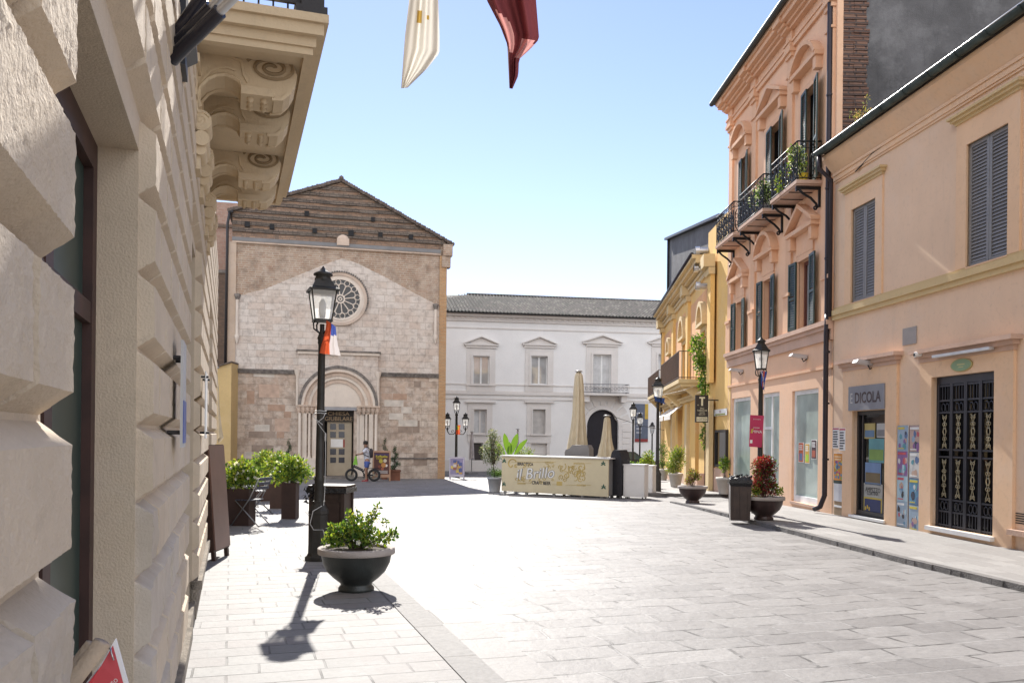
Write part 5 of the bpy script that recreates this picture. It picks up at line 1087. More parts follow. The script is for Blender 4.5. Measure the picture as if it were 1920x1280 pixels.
mb = MB(pipem); mb.cyl((-0.15, -0.1, 0), (-0.15, -0.1, 8.1), 0.06, n=8); mb.tube([(-0.2, -0.55, 8.34), (L3, -0.55, 8.34)], 0.07, 6); part('gutter', mb, root)
mb = MB(DARKIRON); mb.m = tile; mb.quad((-0.3, -0.5, 8.34), (L3, -0.5, 8.34), (L3, 3, 9.2), (-0.3, 3, 9.2)); mb.quad((-0.3, 3, 9.2), (L3, 3, 9.2), (L3, 8, 8.34), (-0.3, 8, 8.34)); part('roof', mb, root, fix=False)
# steel flues sticking out under the eaves
for u, v in ((1322, 470), (1319, 502), (1323, 536)):
    x, z = R3.px(u+6, v, 0.0); mb = MB(STEEL); mb.cyl((x, 0.0, z), (x-0.03, -0.36, z), 0.10, n=14); mb.cyl((x-0.03, -0.28, z), (x-0.04, -0.42, z), 0.15, n=14); mb.m = DARK; mb.cyl((x-0.04, -0.421, z), (x-0.04, -0.43, z), 0.11, n=12); part('flue', mb, root)
# taller dark rendered house behind the yellow one
q0, q1 = P(1254, 560, 47), P(1342, 560, 36)
DK = Frame(q0.x, q0.y, -0.5, q1.x-q0.x, q1.y-q0.y); LD = (q1-q0).length
root = thing('grey_house', 'taller house with dark grey cement wall behind the yellow house roof', 'building', DK.o, DK.ang)
zt0, zt1 = DK.px(1256, 448)[1], DK.px(1340, 425)[1]
dkr2 = stucco('grey_cement_render', (0.16, 0.16, 0.165), (0.3, 0.3, 0.3), 0.5, 0.3, 0.8)
mb = MB(dkr2); mb.prism([(0, 3), (LD+1, 3), (LD+1, zt1), (0, zt0)], 0, 4); part('wall', mb, root)
mb = MB(DARKIRON); mb.prism([(-0.2, zt0+0.001), (LD+1.2, zt1+0.001), (LD+1.2, zt1+0.12), (-0.2, zt0+0.12)], -0.25, 4.2); mb.cyl((0.0, -0.06, 3), (0.0, -0.06, zt0), 0.06, n=8); part('roof', mb, root)
# ------------------------------------------------------------------ street lamps
lampm = C((0.035, 0.033, 0.03), 0.5, 0.4, 'lamp_iron', var=0.25, sc=8, bump=0.1); lglass = clothmat('lantern_glass', (0.85, 0.85, 0.83), 0.75, 0.02)
_nt = lglass.node_tree; _o = _nt.nodes['Material Output']; _s = _o.inputs[0].links[0].from_socket; _t = N(_nt, 'BsdfTransparent'); _x = N(_nt, 'MixShader'); _x.inputs[0].default_value = 0.45
L(_nt, _s, _x.inputs[1]); L(_nt, _t.outputs[0], _x.inputs[2]); L(_nt, _x.outputs[0], _o.inputs[0])
def lantern(parent, x, y, z, s=1.0, n=4, rot=PI/4, label=None):
    """tapered glazed lantern, z = underside of the cage"""
    k = s*(math.sqrt(2) if n == 4 else 1.12); mb = MB(lampm); c = (x, y, z)
    rb, rt = 0.105*k, 0.155*k; hg = 0.37*s
    mb.lathe([(0.02*s, -0.22*s), (0.05*s, -0.2*s), (0.03*s, -0.14*s), (0.03*s, -0.05*s)], c, 10)
    for i in range(4):
        a = PI/4+PI/2*i; mb.tube([(x+0.03*s*math.cos(a), y+0.03*s*math.sin(a), z-0.17*s), (x+0.12*s*math.cos(a), y+0.12*s*math.sin(a), z-0.12*s), (x+0.13*s*math.cos(a), y+0.13*s*math.sin(a), z-0.05*s), (x+0.09*s*math.cos(a), y+0.09*s*math.sin(a), z)], 0.011*s, 5)
    mb.lathe([(rb*1.12, -0.02*s), (rb*1.12, 0.0), (rb, 0.01*s)], c, n, False, rot)
    for i in range(n):
        a = rot+2*PI*i/n; mb.tube([(x+rb*math.cos(a), y+rb*math.sin(a), z), (x+rt*math.cos(a), y+rt*math.sin(a), z+hg)], 0.011*s, 4)
    ln = part('lantern', mb, parent, label)
    mb = MB(lampm); mb.lathe([(rt*1.0, 0), (rt*1.2, -0.01*s), (rt*1.22, 0.015*s), (rt*0.95, 0.045*s), (rt*0.62, 0.13*s), (rt*0.62, 0.14*s)], (x, y, z+hg), n, False, rot)
    mb.lathe([(rt*0.5, 0.14*s), (rt*0.42, 0.19*s), (rt*0.56, 0.2*s), (rt*0.56, 0.22*s), (rt*0.3, 0.25*s), (rt*0.12, 0.29*s), (0.005, 0.32*s)], (x, y, z+hg), 14); part('lantern_hood', mb, ln)
    mb = MB(lglass); mb.lathe([(rb*0.97, 0.012*s), (rt*0.97, hg-0.005)], c, n, False, rot, cap=False); part('glass_panes', mb, ln, fix=False)
    mb = MB(C((0.8, 0.8, 0.78), 0.5, 0, 'bulb')); mb.lathe([(0.03*s, 0.03*s), (0.045*s, 0.1*s), (0.045*s, 0.22*s), (0.01, 0.27*s)], c, 10); part('bulb', mb, ln)
    return ln
def lamp(label, loc, h=3.75, n=4, rot=PI/4, fat=1.0, tilt=0.0, name='street_lamp', group='street lamps around the square'):
    t = thing(name, label, 'street lamp', loc, 0, group); t.rotation_euler = (0, tilt, 0)
    s = h/3.75; mb = MB(lampm); zb_ = 0.72*s
    mb.lathe([(0.17*fat, 0), (0.17*fat, 0.05), (0.145*fat, 0.07), (0.13*fat, 0.1), (0.12*fat, zb_-0.14), (0.135*fat, zb_-0.12), (0.13*fat, zb_-0.08), (0.08*fat, zb_), (0.08*fat, zb_+0.04)], (0, 0, 0), 8, False, PI/8)
    part('base', mb, t); mb = MB(lampm)
    mb.lathe([(0.062*fat, zb_+0.03), (0.062*fat, zb_+0.3), (0.07*fat, zb_+0.32), (0.055*fat, zb_+0.36), (0.046*fat, 2.75*s), (0.055*fat, 2.77*s), (0.05*fat, 2.8*s), (0.062*fat, 2.83*s), (0.04*fat, 2.88*s)], (0, 0, 0), 14); part('post', mb, t)
    lantern(t, 0, 0, (3.75-0.69-0.0)*s, s, n, rot); return t
g1_ = G(596, 1050); la = lamp('tall black lamp post nearest the camera with an orange and white flag', g1_, 3.84, 4, R_(45)+0.35, tilt=0.008)
# ties and wires around the post
mb = MB(C((0.5, 0.5, 0.5), 0.5)); 
for z in (1.92, 1.95): mb.tube([(0.072*math.cos(t), 0.072*math.sin(t), z+0.004*math.sin(3*t)) for t in np.linspace(0, 2*PI, 15)[:-1]], 0.005, 4, True)
mb.tube([(0.07, -0.03, 1.92), (0.05, -0.07, 1.86), (-0.02, -0.09, 1.8), (0.04, -0.1, 1.72), (0.08, -0.05, 1.66), (0.085, -0.05, 1.4), (0.085, -0.05, 0.9), (0.075, -0.06, 0.72)], 0.0045, 4); mb.tube([(-0.07, -0.03, 1.93), (-0.09, -0.05, 1.88), (-0.03, -0.09, 1.83), (0.05, -0.09, 1.77)], 0.004, 4); mb.box(0.075, 0.09, -0.07, -0.05, 1.56, 1.66)
mb.tube([(0.06, -0.1, 0.72), (-0.03, -0.2, 0.66), (-0.06, -0.22, 0.5), (-0.02, -0.2, 0.42), (0.1, -0.18, 0.42), (0.17, -0.15, 0.1)], 0.005, 4)
part('cable_ties', mb, la)
g2_ = G(1424, 962, 0.07); lamp('black lamp post on the right pavement with a crimson banner, before the shop windows', g2_, 3.75, 6, 0.3)
p3 = Vector(P(1232, 920, 27.6)); p3.z = gz(27.6)+0.02; lamp('black lamp post behind the white cabinets with a dark blue flag', p3, 3.72, 4, 0.5)
p4 = P(1187, 800, 41.5); p4.z = gz(41.5); lamp('slim lamp post standing before the arched carriage door, left of two smaller ones', p4, 3.75, 4, 0.6, 0.9)
p5 = P(1200, 800, 50); p5.z = gz(50); lamp('smaller lamp post with white notices beside the wall poster', p5, 3.7, 4, 0.4, 0.9)
p6 = P(1223, 800, 54); p6.z = gz(54); lamp('smallest lamp post far back at the corner of the grey palazzo', p6, 3.3, 4, 0.4, 0.9)
# triple lamp
pt = P(855, 880, 44.5); pt.z = gz(44.5); t = thing('triple_street_lamp', 'black lamp post with three lanterns near the church corner', 'street lamp', pt)
mb = MB(lampm); mb.lathe([(0.2, 0), (0.2, 0.08), (0.13, 0.12), (0.12, 0.75), (0.15, 0.8), (0.07, 0.95), (0.06, 3.15), (0.09, 3.2), (0.04, 3.25)], (0, 0, 0), 10); post = part('post', mb, t)
mb = MB(lampm)
for sx in (-1, 1):
    mb.tube([(0, 0, 2.35), (sx*0.15, 0, 2.2), (sx*0.36, 0, 2.2), (sx*0.46, 0, 2.35), (sx*0.46, 0, 2.45)], 0.025, 6); mb.tube([(sx*0.2+0.09*(1-0.1*q)*math.cos(q*0.9), 0, 2.33+0.09*(1-0.1*q)*math.sin(q*0.9)) for q in range(8)], 0.015, 5)
part('arms', mb, t); lantern(t, 0, 0, 3.42, 1.05); lantern(t, -0.46, 0, 2.62, 1.0); lantern(t, 0.46, 0, 2.62, 1.0)
# ------------------------------------------------------------------ cloth things
def cloth(name, label, cat, pts, mats, nv=10, nu=8, fold=0.03, loc=(0, 0, 0), group=None, colour=None, seed=1, folds=3.0, ang=0.0):
    """pts: four corners TL TR BR BL in local x,z; slight folds in y"""
    mb = MB(mats[0]); [setattr(mb, 'm', m) for m in mats]; tl, tr_, br_, bl_ = [Vector((p[0], 0, p[1])) for p in pts]; vs = []; rg = random.Random(seed)
    for j in range(nv+1):
        for i in range(nu+1):
            u, v = i/nu, j/nv; a = tl.lerp(tr_, u); b = bl_.lerp(br_, u); q = a.lerp(b, v); q.y = fold*(0.4+0.6*v)*math.sin(folds*2*PI*u+v*1.7+seed); q.x += fold*0.4*math.sin(v*5+u*2); vs.append(q)
    for j in range(nv):
        for i in range(nu):
            mb._m = mats[colour((i+.5)/nu, (j+.5)/nv)] if colour else mats[0]; k = nu+1
            n0 = len(mb.v)
            mb.add([vs[j*k+i], vs[j*k+i+1], vs[(j+1)*k+i+1], vs[(j+1)*k+i]], [(0, 1, 2, 3)], True)
    me = mb.mesh(name); bm = bmesh.new(); bm.from_mesh(me); bmesh.ops.remove_doubles(bm, verts=bm.verts, dist=1e-5); bm.to_mesh(me); bm.free()
    o = bpy.data.objects.new(name, me); COL.objects.link(o); o.location = loc; o.rotation_euler = (0, 0, ang); return tag(o, label, cat, group)
fo, fw, fbl = clothmat('orange_cloth', (0.72, 0.13, 0.05)), clothmat('white_cloth', (0.68, 0.63, 0.62)), clothmat('blue_cloth', (0.07, 0.11, 0.38))
Yf = g1_.y-0.12; o = P(600, 665, Yf); c4 = [P(u, v, Yf)-o for u, v in ((612, 600), (628, 612), (638, 667), (600, 662))]
cloth('flag', 'small orange, white and blue flag tied to the nearest lamp post', 'flag', [(c4[0].x, c4[0].z), (c4[1].x, c4[1].z), (c4[2].x, c4[2].z), (c4[3].x, c4[3].z)], [fo, fw, fbl], 16, 14, 0.02, o, colour=lambda u, v: (0 if u < 0.5 else (2 if v < 0.42-0.1*u else 1)))
Yf = g2_.y-0.1; o = P(1428, 735, Yf); c4 = [P(u, v, Yf)-o for u, v in ((1426, 695), (1438, 697), (1433, 734), (1428, 722))]
cloth('flag', 'narrow blue, red and white flag hanging under the right pavement lantern', 'flag', [(q.x, q.z) for q in c4], [fbl, fw, fo], 12, 8, 0.02, o, colour=lambda u, v: (1 if abs(u-v) < 0.12 else (2 if abs(u-0.5) < 0.13 else 0)))
Yf = p3.y-0.1; o = P(1232, 750, Yf); c4 = [P(u, v, Yf)-o for u, v in ((1225, 742), (1246, 747), (1247, 757), (1230, 752))]
cloth('flag', 'dark blue flag wrapped under the lantern behind the white cabinets', 'flag', [(q.x, q.z) for q in c4], [clothmat('navy_cloth', (0.05, 0.09, 0.24))], 8, 8, 0.04, o)
o = P(859, 804, 44.3); cloth('flag', 'tiny orange square flag on the triple lamp post', 'flag', [(-0.1, 0.2), (0.1, 0.2), (0.1, -0.28), (-0.1, -0.28)], [fo, clothmat('yellow_cloth', (0.6, 0.4, 0.05)), clothmat('green_cloth', (0.1, 0.3, 0.15))], 8, 8, 0.03, o, colour=lambda u, v: (1 if 0.3 < u < 0.7 and 0.1 < v < 0.45 else (2 if u < 0.2 and v < 0.5 else 0)))
# big flags overhead and their poles
pm = C((0.02, 0.02, 0.03), 0.25, 0.2, 'black_tube', var=0.05); pal_ = C((0.5, 0.51, 0.53), 0.3, 0.7, 'silver_pole')
def tri(pts, Y): return [P(u, v, Y) for u, v in pts]
pole_base = []
for i, ((u0, v0), (u1, v1), Y0, Y1) in enumerate((((322, 112), (412, 22), 3.9, 3.75), ((322, 96), (398, 15), 3.95, 3.85), ((322, 80), (380, -5), 4.0, 3.95))):
    a, b = P(u0, v0, Y0), P(u1, v1, Y1); d = (b-a).normalized()
    t = thing('flag_pole', ('lowest slanted flag pole in a black sleeve on the palazzo wall', 'middle slanted flag pole in a black sleeve on the palazzo wall', 'uppermost slanted flag pole in a black sleeve on the palazzo wall')[i], 'flag pole', a, group='flag poles on the palazzo')
    mb = MB(pm); mb.cyl((0, 0, 0), b-a, 0.032, n=14); part('sleeve', mb, t); mb = MB(pal_); mb.cyl((b-a)*0.98, (b-a)+d*1.9, 0.021, n=12); part('pole', mb, t); pole_base.append((a, b))
q0, q1 = PAL.px(319, 20, B0), PAL.px(319, 130, B0)
mb = MB(C((0.02, 0.022, 0.028), 0.4, 0.3, 'bracket_steel')); xq = (q0[0]+q1[0])/2; mb.box(xq-0.12, xq+0.12, -0.05, 0.0, q1[1]-0.02, q0[1]+0.2)
mb.prism([(0, q1[1]+0.14), (-0.12, q1[1]+0.20), (-0.12, q1[1]+0.22), (0, q1[1]+0.2)], xq-0.1, xq+0.1, 'x'); mb.prism([(0, q1[1]+0.02), (-0.1, q1[1]+0.08), (-0.1, q1[1]+0.1), (0, q1[1]+0.07)], xq-0.1, xq+0.1, 'x')
br = solo('pole_bracket', mb, 'dark steel plate bracket clamping the flag poles to the wall', 'bracket', PAL.o, PAL.ang)
white_f = clothmat('white_flag', (0.75, 0.72, 0.66), 0.35, 0.08); red_f = clothmat('red_flag', (0.20, 0.05, 0.055), 0.12, 0.1); goldf = clothmat('gold_trim', (0.5, 0.33, 0.08), 0.3); pinkf = clothmat('red_flag_lit', (0.36, 0.035, 0.045), 0.3)
def drape(name, label, Y, L_edge, R_edge, mats, colf, amp=0.09, seed=0):
    """hanging flag: columns of points between a left and a right edge given down the cloth, folded in depth"""
    nv, nu = 48, 26; vs = []; mb = MB(mats[0]); [setattr(mb, 'm', m) for m in mats]
    def at(E, t):
        for (t0, u0, v0), (t1, u1, v1) in zip(E, E[1:]):
            if t <= t1+1e-9: k = (t-t0)/(t1-t0); return u0+(u1-u0)*k, v0+(v1-v0)*k
        return E[-1][1:]
    for j in range(nv+1):
        t = j/nv; a, b = at(L_edge, t), at(R_edge, t)
        for i in range(nu+1):
            s_ = i/nu; u = a[0]+(b[0]-a[0])*s_; v = a[1]+(b[1]-a[1])*s_
            dy = amp*(math.sin(s_*PI*3.2+seed+t*1.2)+0.4*math.sin(s_*PI*7+t*3))*(1-0.35*t)
            vs.append(P(u, v, Y+dy))
    o = P(*L_edge[0][1:], Y); k = nu+1
    for j in range(nv):
        for i in range(nu):
            mb._m = mats[colf((i+.5)/nu, (j+.5)/nv)]; mb.add([vs[j*k+i]-o, vs[j*k+i+1]-o, vs[(j+1)*k+i+1]-o, vs[(j+1)*k+i]-o], [(0, 1, 2, 3)], True)
    me = mb.mesh(name); bm = bmesh.new(); bm.from_mesh(me); bmesh.ops.remove_doubles(bm, verts=bm.verts, dist=1e-5); bm.to_mesh(me); bm.free()
    ob = bpy.data.objects.new(name, me); COL.objects.link(ob); ob.location = o; return tag(ob, label, 'flag')
drape('flag', 'white hanging flag with a faint gold emblem, overhead against the sky', 3.6, [(0, 768, -260), (0.55, 767, 0), (0.75, 759, 70), (1, 752, 166)], [(0, 822, -260), (0.55, 822, 0), (0.72, 824, 70), (0.8, 824, 100), (0.9, 800, 130), (1, 764, 165)], [white_f, goldf, fw], lambda s_, t: (1 if (abs(s_-0.38) < 0.07 and 0.60 < t < 0.66) or (abs(s_-0.66) < 0.035 and 0.62 < t < 0.65) else 0), 0.06, 0.4)
drape('flag', 'dark red hanging flag with a pale border, overhead against the sky', 3.5, [(0, 870, -260), (0.55, 912, 0), (0.7, 938, 50), (0.8, 951, 84), (1, 955, 166)], [(0, 1004, -260), (0.55, 1005, 0), (0.74, 1011, 74), (0.8, 995, 92), (0.86, 973, 112), (0.93, 972, 142), (1, 961, 167)], [red_f, clothmat('pale_red', (0.6, 0.3, 0.28), 0.4)], lambda s_, t: (1 if (0.08 < s_ < 0.30 and 0.58+s_*0.3 < t < 0.84) or (s_ > 0.55 and t > 0.715+0.05*s_ and t < 0.86) else 0), 0.07, 2.2)
# ------------------------------------------------------------------ bowl planters
bowlm = C((0.032, 0.036, 0.034), 0.4, 0.15, 'dark_bowl', var=0.35, sc=4, bump=0.15); rimm = C((0.36, 0.32, 0.295), 0.85, 0, 'concrete_rim', bump=0.5, sc=6, var=0.12)
def bowl(label, loc, s=1.0, brownish=None):
    t = thing('bowl_planter', label, 'planter', loc, 0, 'bowl planters'); mb = MB(brownish or bowlm)
    mb.lathe([(0.0, 0.0), (0.19*s, 0), (0.19*s, 0.035*s), (0.165*s, 0.065*s), (0.17*s, 0.085*s), (0.24*s, 0.14*s), (0.31*s, 0.21*s), (0.355*s, 0.30*s), (0.375*s, 0.40*s)], (0, 0, 0), 40, cap=False); part('bowl', mb, t)
    mb = MB(rimm); mb.lathe([(0.372*s, 0.395*s), (0.405*s, 0.397*s), (0.41*s, 0.405*s), (0.41*s, 0.455*s), (0.402*s, 0.462*s), (0.33*s, 0.462*s), (0.325*s, 0.455*s), (0.325*s, 0.42*s)], (0, 0, 0), 44, cap=False); part('rim', mb, t)
    mb = MB(SOIL); mb.lathe([(0.33*s, 0.43*s), (0.2*s, 0.445*s), (0.0, 0.45*s)], (0, 0, 0), 20, cap=False); part('soil', mb, t); return t
def plantobj(name, label, cat, loc, blobs, n, size, mats, stems=(), asp=0.5, seed=0, group=None, hollow=0.0, extra=None, stemr=0.006, smat=None):
    t = thing(name, label, cat, loc, 0, group); mb = MB(); leaves(mb, blobs, n, size, mats, asp, seed, hollow=hollow)
    if extra: extra(mb)
    part('foliage', mb, t, fix=False)
    if stems:
        mb = MB(smat or BARK)
        for s_ in stems: mb.tube(s_, [stemr*(1-0.5*i/(len(s_)-1)) for i in range(len(s_))], 5)
        part('stems', mb, t)
    return t
def sprigs(c, blobs, k, seed): 
    rg = random.Random(seed); out = []
    for i in range(k):
        b = rg.choice(blobs); e = (b[0]+rg.uniform(-.6, .6)*b[3], b[1]+rg.uniform(-.6, .6)*b[4], b[2]+rg.uniform(0, .7)*b[5]); out.append([(c[0]+rg.uniform(-.05, .05), c[1]+rg.uniform(-.05, .05), c[2]), ((c[0]+e[0])/2+rg.uniform(-.03, .03), (c[1]+e[1])/2, (c[2]+e[2])/2), e])
    return out
gA = G(664, 1110); gA = Vector((gA.x, gA.y+0.12, 0)); bowl('large dark bowl planter with a green shrub, nearest the camera', gA, 0.99)
bl = [(-0.15, 0, 0.58, 0.14, 0.15, 0.12), (0.02, 0.03, 0.62, 0.13, 0.15, 0.18), (0.1, -0.02, 0.57, 0.12, 0.15, 0.13), (-0.24, -0.05, 0.53, 0.1, 0.12, 0.07), (0.27, 0, 0.56, 0.11, 0.1, 0.07), (-0.08, 0, 0.76, 0.05, 0.05, 0.09), (0.17, 0, 0.78, 0.06, 0.05, 0.06), (0.22, 0, 0.87, 0.03, 0.03, 0.05), (0.3, 0, 0.72, 0.03, 0.03, 0.04), (-0.25, 0, 0.64, 0.07, 0.07, 0.06), (0.38, -0.02, 0.6, 0.05, 0.05, 0.06), (0.0, 0, 0.82, 0.02, 0.02, 0.06)]
def flow(mb):
    mb.m = PETAL
    for q in range(5):
        a = 2*PI*q/5; c = Vector((0.055, -0.2, 0.53)); u_ = Vector((math.cos(a), -0.3, math.sin(a))); w_ = Vector((-math.sin(a), 0, math.cos(a))); mb.add([c, c+u_*0.02+w_*0.012, c+u_*0.032, c+u_*0.02-w_*0.012], [(0, 1, 2, 3)], False)
plantobj('leafy_shrub', 'bright green shrub with one white flower growing in the nearest bowl planter', 'plant', gA, bl, 1750, 0.048, [LEAF_B, LEAF_B, LEAF_C, LEAF_A, LEAF_Y], sprigs((0, 0, 0.43), bl, 26, 3), 0.55, 3, extra=flow)
gB = G(1436, 975, 0.07); gB = Vector((gB.x, gB.y+0.15, 0.07)); brb = C((0.05, 0.03, 0.028), 0.4, 0.15, 'brown_bowl', var=0.4, sc=4, bump=0.15)
bowl('dark bowl planter with a tall red shrub, beside the right pavement bin', gB, 0.98, brb)
bl = [(0, 0, 0.75, 0.22, 0.2, 0.3), (0.0, 0, 1.0, 0.24, 0.2, 0.2), (0.04, 0, 1.12, 0.17, 0.16, 0.12), (-0.12, 0, 0.6, 0.14, 0.14, 0.16), (0.15, 0, 0.62, 0.13, 0.14, 0.16)]
t = plantobj('red_shrub', 'tall dark red shrub in the bowl planter next to the pavement bin', 'plant', gB, bl, 3000, 0.065, [LEAF_M, LEAF_M, LEAF_R, LEAF_C, LEAF_B, LEAF_M], sprigs((0, 0, 0.43), bl, 16, 5), 0.3, 5)
mb = MB(); leaves(mb, [(-0.2, -0.1, 0.55, 0.1, 0.08, 0.1), (0.28, -0.05, 0.56, 0.08, 0.08, 0.09)], 260, 0.05, [LEAF_Y, LEAF_B, LEAF_A], seed=6); part('ground_foliage', mb, t, fix=False); mb = MB(); leaves(mb, [(-0.05, -0.12, 1.1, 0.2, 0.1, 0.14), (-0.2, -0.08, 0.75, 0.06, 0.08, 0.16)], 240, 0.06, [LEAF_R], 0.3, seed=8); part('red_tips', mb, t, fix=False)
gC = G(1300, 942, 0.05); gC = Vector((gC.x, gC.y+0.1, gz(gC.y)+hk(gC.y))); bowl('smaller dark bowl planter with a sparse bronze shrub, farthest along the right pavement', gC, 0.93, brb)
bl = [(0.0, 0, 0.72, 0.13, 0.12, 0.16), (-0.08, 0, 0.55, 0.13, 0.1, 0.09), (0.12, 0, 0.66, 0.1, 0.1, 0.1)]
LEAF_BZ = leafmat('leaf_bronze', (0.26, 0.13, 0.06))
plantobj('bronze_shrub', 'small bronze leaved shrub in the farthest right pavement bowl', 'plant', gC, bl, 900, 0.055, [LEAF_BZ, LEAF_Y, LEAF_B, LEAF_M], sprigs((0, 0, 0.4), bl, 12, 7), 0.35, 9)
# ------------------------------------------------------------------ bins
binm = C((0.045, 0.028, 0.022), 0.5, 0.1, 'brown_bin', var=0.25, sc=6); bag = C((0.012, 0.012, 0.014), 0.25, 0, 'black_bag', bump=1.0, sc=3); binw = C((0.30, 0.22, 0.16), 0.7, 0, 'worn_bin_wood', var=0.3, sc=8)
g = G(612, 1046); g = Vector((g.x+0.0, g.y+0.32, 0)); t = thing('litter_bin', 'dark brown square litter bin with a black bag, behind the nearest lamp post', 'bin', g, -0.1)
mb = MB(binm); mb.box(-0.22, 0.22, -0.2, 0.2, 0.06, 0.92)
for x in (-0.24, 0.19): 
    for y in (-0.225, 0.175): mb.box(x, x+0.05, y, y+0.05, 0, 0.9)
mb.box(-0.17, 0.17, -0.212, -0.2, 0.15, 0.72); mb.box(-0.15, 0.15, -0.2155, -0.21, 0.78, 0.84); mb.m = binw; mb.box(-0.252, -0.241, -0.22, 0.2, 0.1, 0.84); part('body', mb, t)
mb = MB(binm); mb.box(-0.26, 0.26, -0.24, 0.24, 0.921, 0.96); part('lid', mb, t)
mb = MB(bag); rg = random.Random(2)
for i in range(34):
    x = rg.uniform(-0.30, -0.05); y = -0.27+rg.uniform(-0.04, 0.02); z = rg.uniform(0.72, 0.97) if x < -0.15 else rg.uniform(0.88, 0.97); s_ = 0.05; mb.add([(x+rg.uniform(-s_, s_), y+rg.uniform(-.03, .03), z+rg.uniform(-s_, s_)) for _ in range(4)], [(0, 1, 2), (0, 2, 3), (0, 3, 1), (1, 3, 2)], False)
mb.box(-0.275, 0.275, -0.255, 0.255, 0.86, 0.925); part('bag', mb, t)
g = G(1390, 976, 0.07); g = Vector((g.x+0.02, g.y+0.22, 0.07)); t = thing('litter_bin', 'tall brown square litter bin with a crumpled black bag, on the right pavement', 'bin', g, -0.15)
mb = MB(binm); mb.prism([(-0.18, 0.0), (0.18, 0.0), (0.205, 0.72), (-0.205, 0.72)], -0.18, 0.18); mb.m = STEEL; mb.box(-0.212, -0.195, -0.19, -0.17, 0.0, 0.7); mb.m = binm; [mb.box(x, x+0.012, -0.19, -0.181, 0.02, 0.66) for x in (-0.15, -0.02, 0.13)]; part('body', mb, t)
mb = MB(bag); mb.lathe([(0.27, 0.66), (0.31, 0.72), (0.30, 0.78), (0.24, 0.84), (0.1, 0.83), (0.0, 0.82)], (0, 0, 0), 4, False, PI/4)
for i in range(60):
    x = rg.uniform(-0.2, 0.2); y = rg.uniform(-0.2, 0.15); z = rg.uniform(0.76, 0.87); s_ = 0.05; mb.add([(x+rg.uniform(-s_, s_), y+rg.uniform(-.05, .05), z+rg.uniform(-s_, s_)*0.7) for _ in range(4)], [(0, 1, 2), (0, 2, 3), (0, 3, 1), (1, 3, 2)], False)
part('bag', mb, t)
# ------------------------------------------------------------------ A boards and hanging sign at the left
brd = C((0.17, 0.095, 0.075), 0.35, 0, 'reddish_board', var=0.15, sc=3); brd2 = C((0.045, 0.022, 0.016), 0.5, 0, 'dark_board_wood', var=0.3, sc=10)
t = thing('folding_board', 'folded dark brown wooden menu board leaning on the palazzo wall', 'sign board', (-3.79, 11.15, 0), 0)
M_ = Matrix.Rotation(-0.075, 4, 'Y')
mb = MB(brd2); mb.T = M_; mb.box(-0.06, 0.0, 0, 0.62, 0.12, 1.5); mb.T = Matrix.Translation((-0.14, 0, 0)) @ Matrix.Rotation(-0.03, 4, 'Y'); mb.box(-0.0, 0.045, 0, 0.6, 0.1, 1.47); mb.T = None; part('back_frame', mb, t)
mb = MB(brd); mb.T = M_; mb.box(0.001, 0.02, 0.02, 0.6, 0.14, 1.49); part('front_panel', mb, t); mb = MB(brd2); mb.T = M_
for y in (0.03, 0.53): mb.box(-0.05, -0.002, y, y+0.06, 0.0, 0.119)
part('legs', mb, t); mb = MB(STEEL); mb.tube([(-0.15, -0.01, 0.6), (-0.13, -0.02, 0.7), (-0.15, -0.01, 0.8)], 0.006, 4); part('catch', mb, t)
# wooden easel with the red poster, bottom left corner
cw = C((0.50, 0.38, 0.26), 0.6, 0, 'pale_wood', var=0.2, sc=9, bump=0.3)
o = P(175, 1262, 2.1); t = thing('wooden_easel', 'weathered folding wooden chairs stacked in the doorway, bottom left corner', 'folding chairs', (o.x, o.y, 0))
mb = MB(cw)
for (u0, v0, u1, v1, Y, r) in ((192, 1203, 95, 1330, 2.15, 0.017), (176, 1208, 70, 1345, 2.22, 0.017), (133, 1228, 60, 1320, 2.3, 0.01)):
    a, b = P(u0, v0, Y)-Vector((o.x, o.y, 0)), P(u1, v1, Y-0.1)-Vector((o.x, o.y, 0)); d = (b-a).normalized(); b = a+d*((a.z-0.02)/-d.z if d.z < 0 else 1)
    n_ = Vector((-d.z, 0, d.x)); y_ = Vector((0, 1, 0)); vs = []
    for p in (a, b):
        for i_ in range(10):
            aa = 2*PI*i_/10; vs.append(p+n_*math.cos(aa)*r*1.5+y_*math.sin(aa)*r)
    mb.add(vs, [(i, (i+1) % 10, (i+1) % 10+10, i+10) for i in range(10)]+[tuple(range(10))[::-1]], True)
part('slats', mb, t); mb = MB(STEEL)
a, b = P(147, 1240, 2.12)-Vector((o.x, o.y, 0)), P(132, 1262, 2.1)-Vector((o.x, o.y, 0)); mb.cut(); mb.tube([a, b], 0.004, 6); mb.cut(); a, b = P(134, 1212, 2.25)-Vector((o.x, o.y, 0)), P(130, 1240, 2.25)-Vector((o.x, o.y, 0)); mb.tube([a, b], 0.005, 6); part('hinge_pin', mb, t)
o = P(205, 1275, 1.95); corners = [P(u, v, Y)-o for u, v, Y in ((214, 1198, 1.98), (238, 1285, 1.95), (262, 1420, 1.95), (90, 1420, 1.85), (150, 1293, 1.9), (190, 1240, 1.95))]
mb = MB(C((0.75, 0.73, 0.72), 0.6, 0, 'white_margin')); off = Vector((0.0, 0.006, 0)); mb.add([c+off for c in corners]+[c+off*2 for c in corners], [(0, 1, 2, 3, 4, 5), (11, 10, 9, 8, 7, 6)]+[(i, (i+1) % 6, (i+1) % 6+6, i+6) for i in range(6)], False)
t = solo('poster_sheet', mb, 'red poster sheet with white lettering clipped to wooden boards, bottom left corner', 'poster', o)
cen = sum(corners, Vector())/6; mb = MB(C((0.50, 0.05, 0.06), 0.6, 0, 'crimson_print')); mb.add([cen+(c-cen)*0.90 for c in corners], [(0, 1, 2, 3, 4, 5)], False)
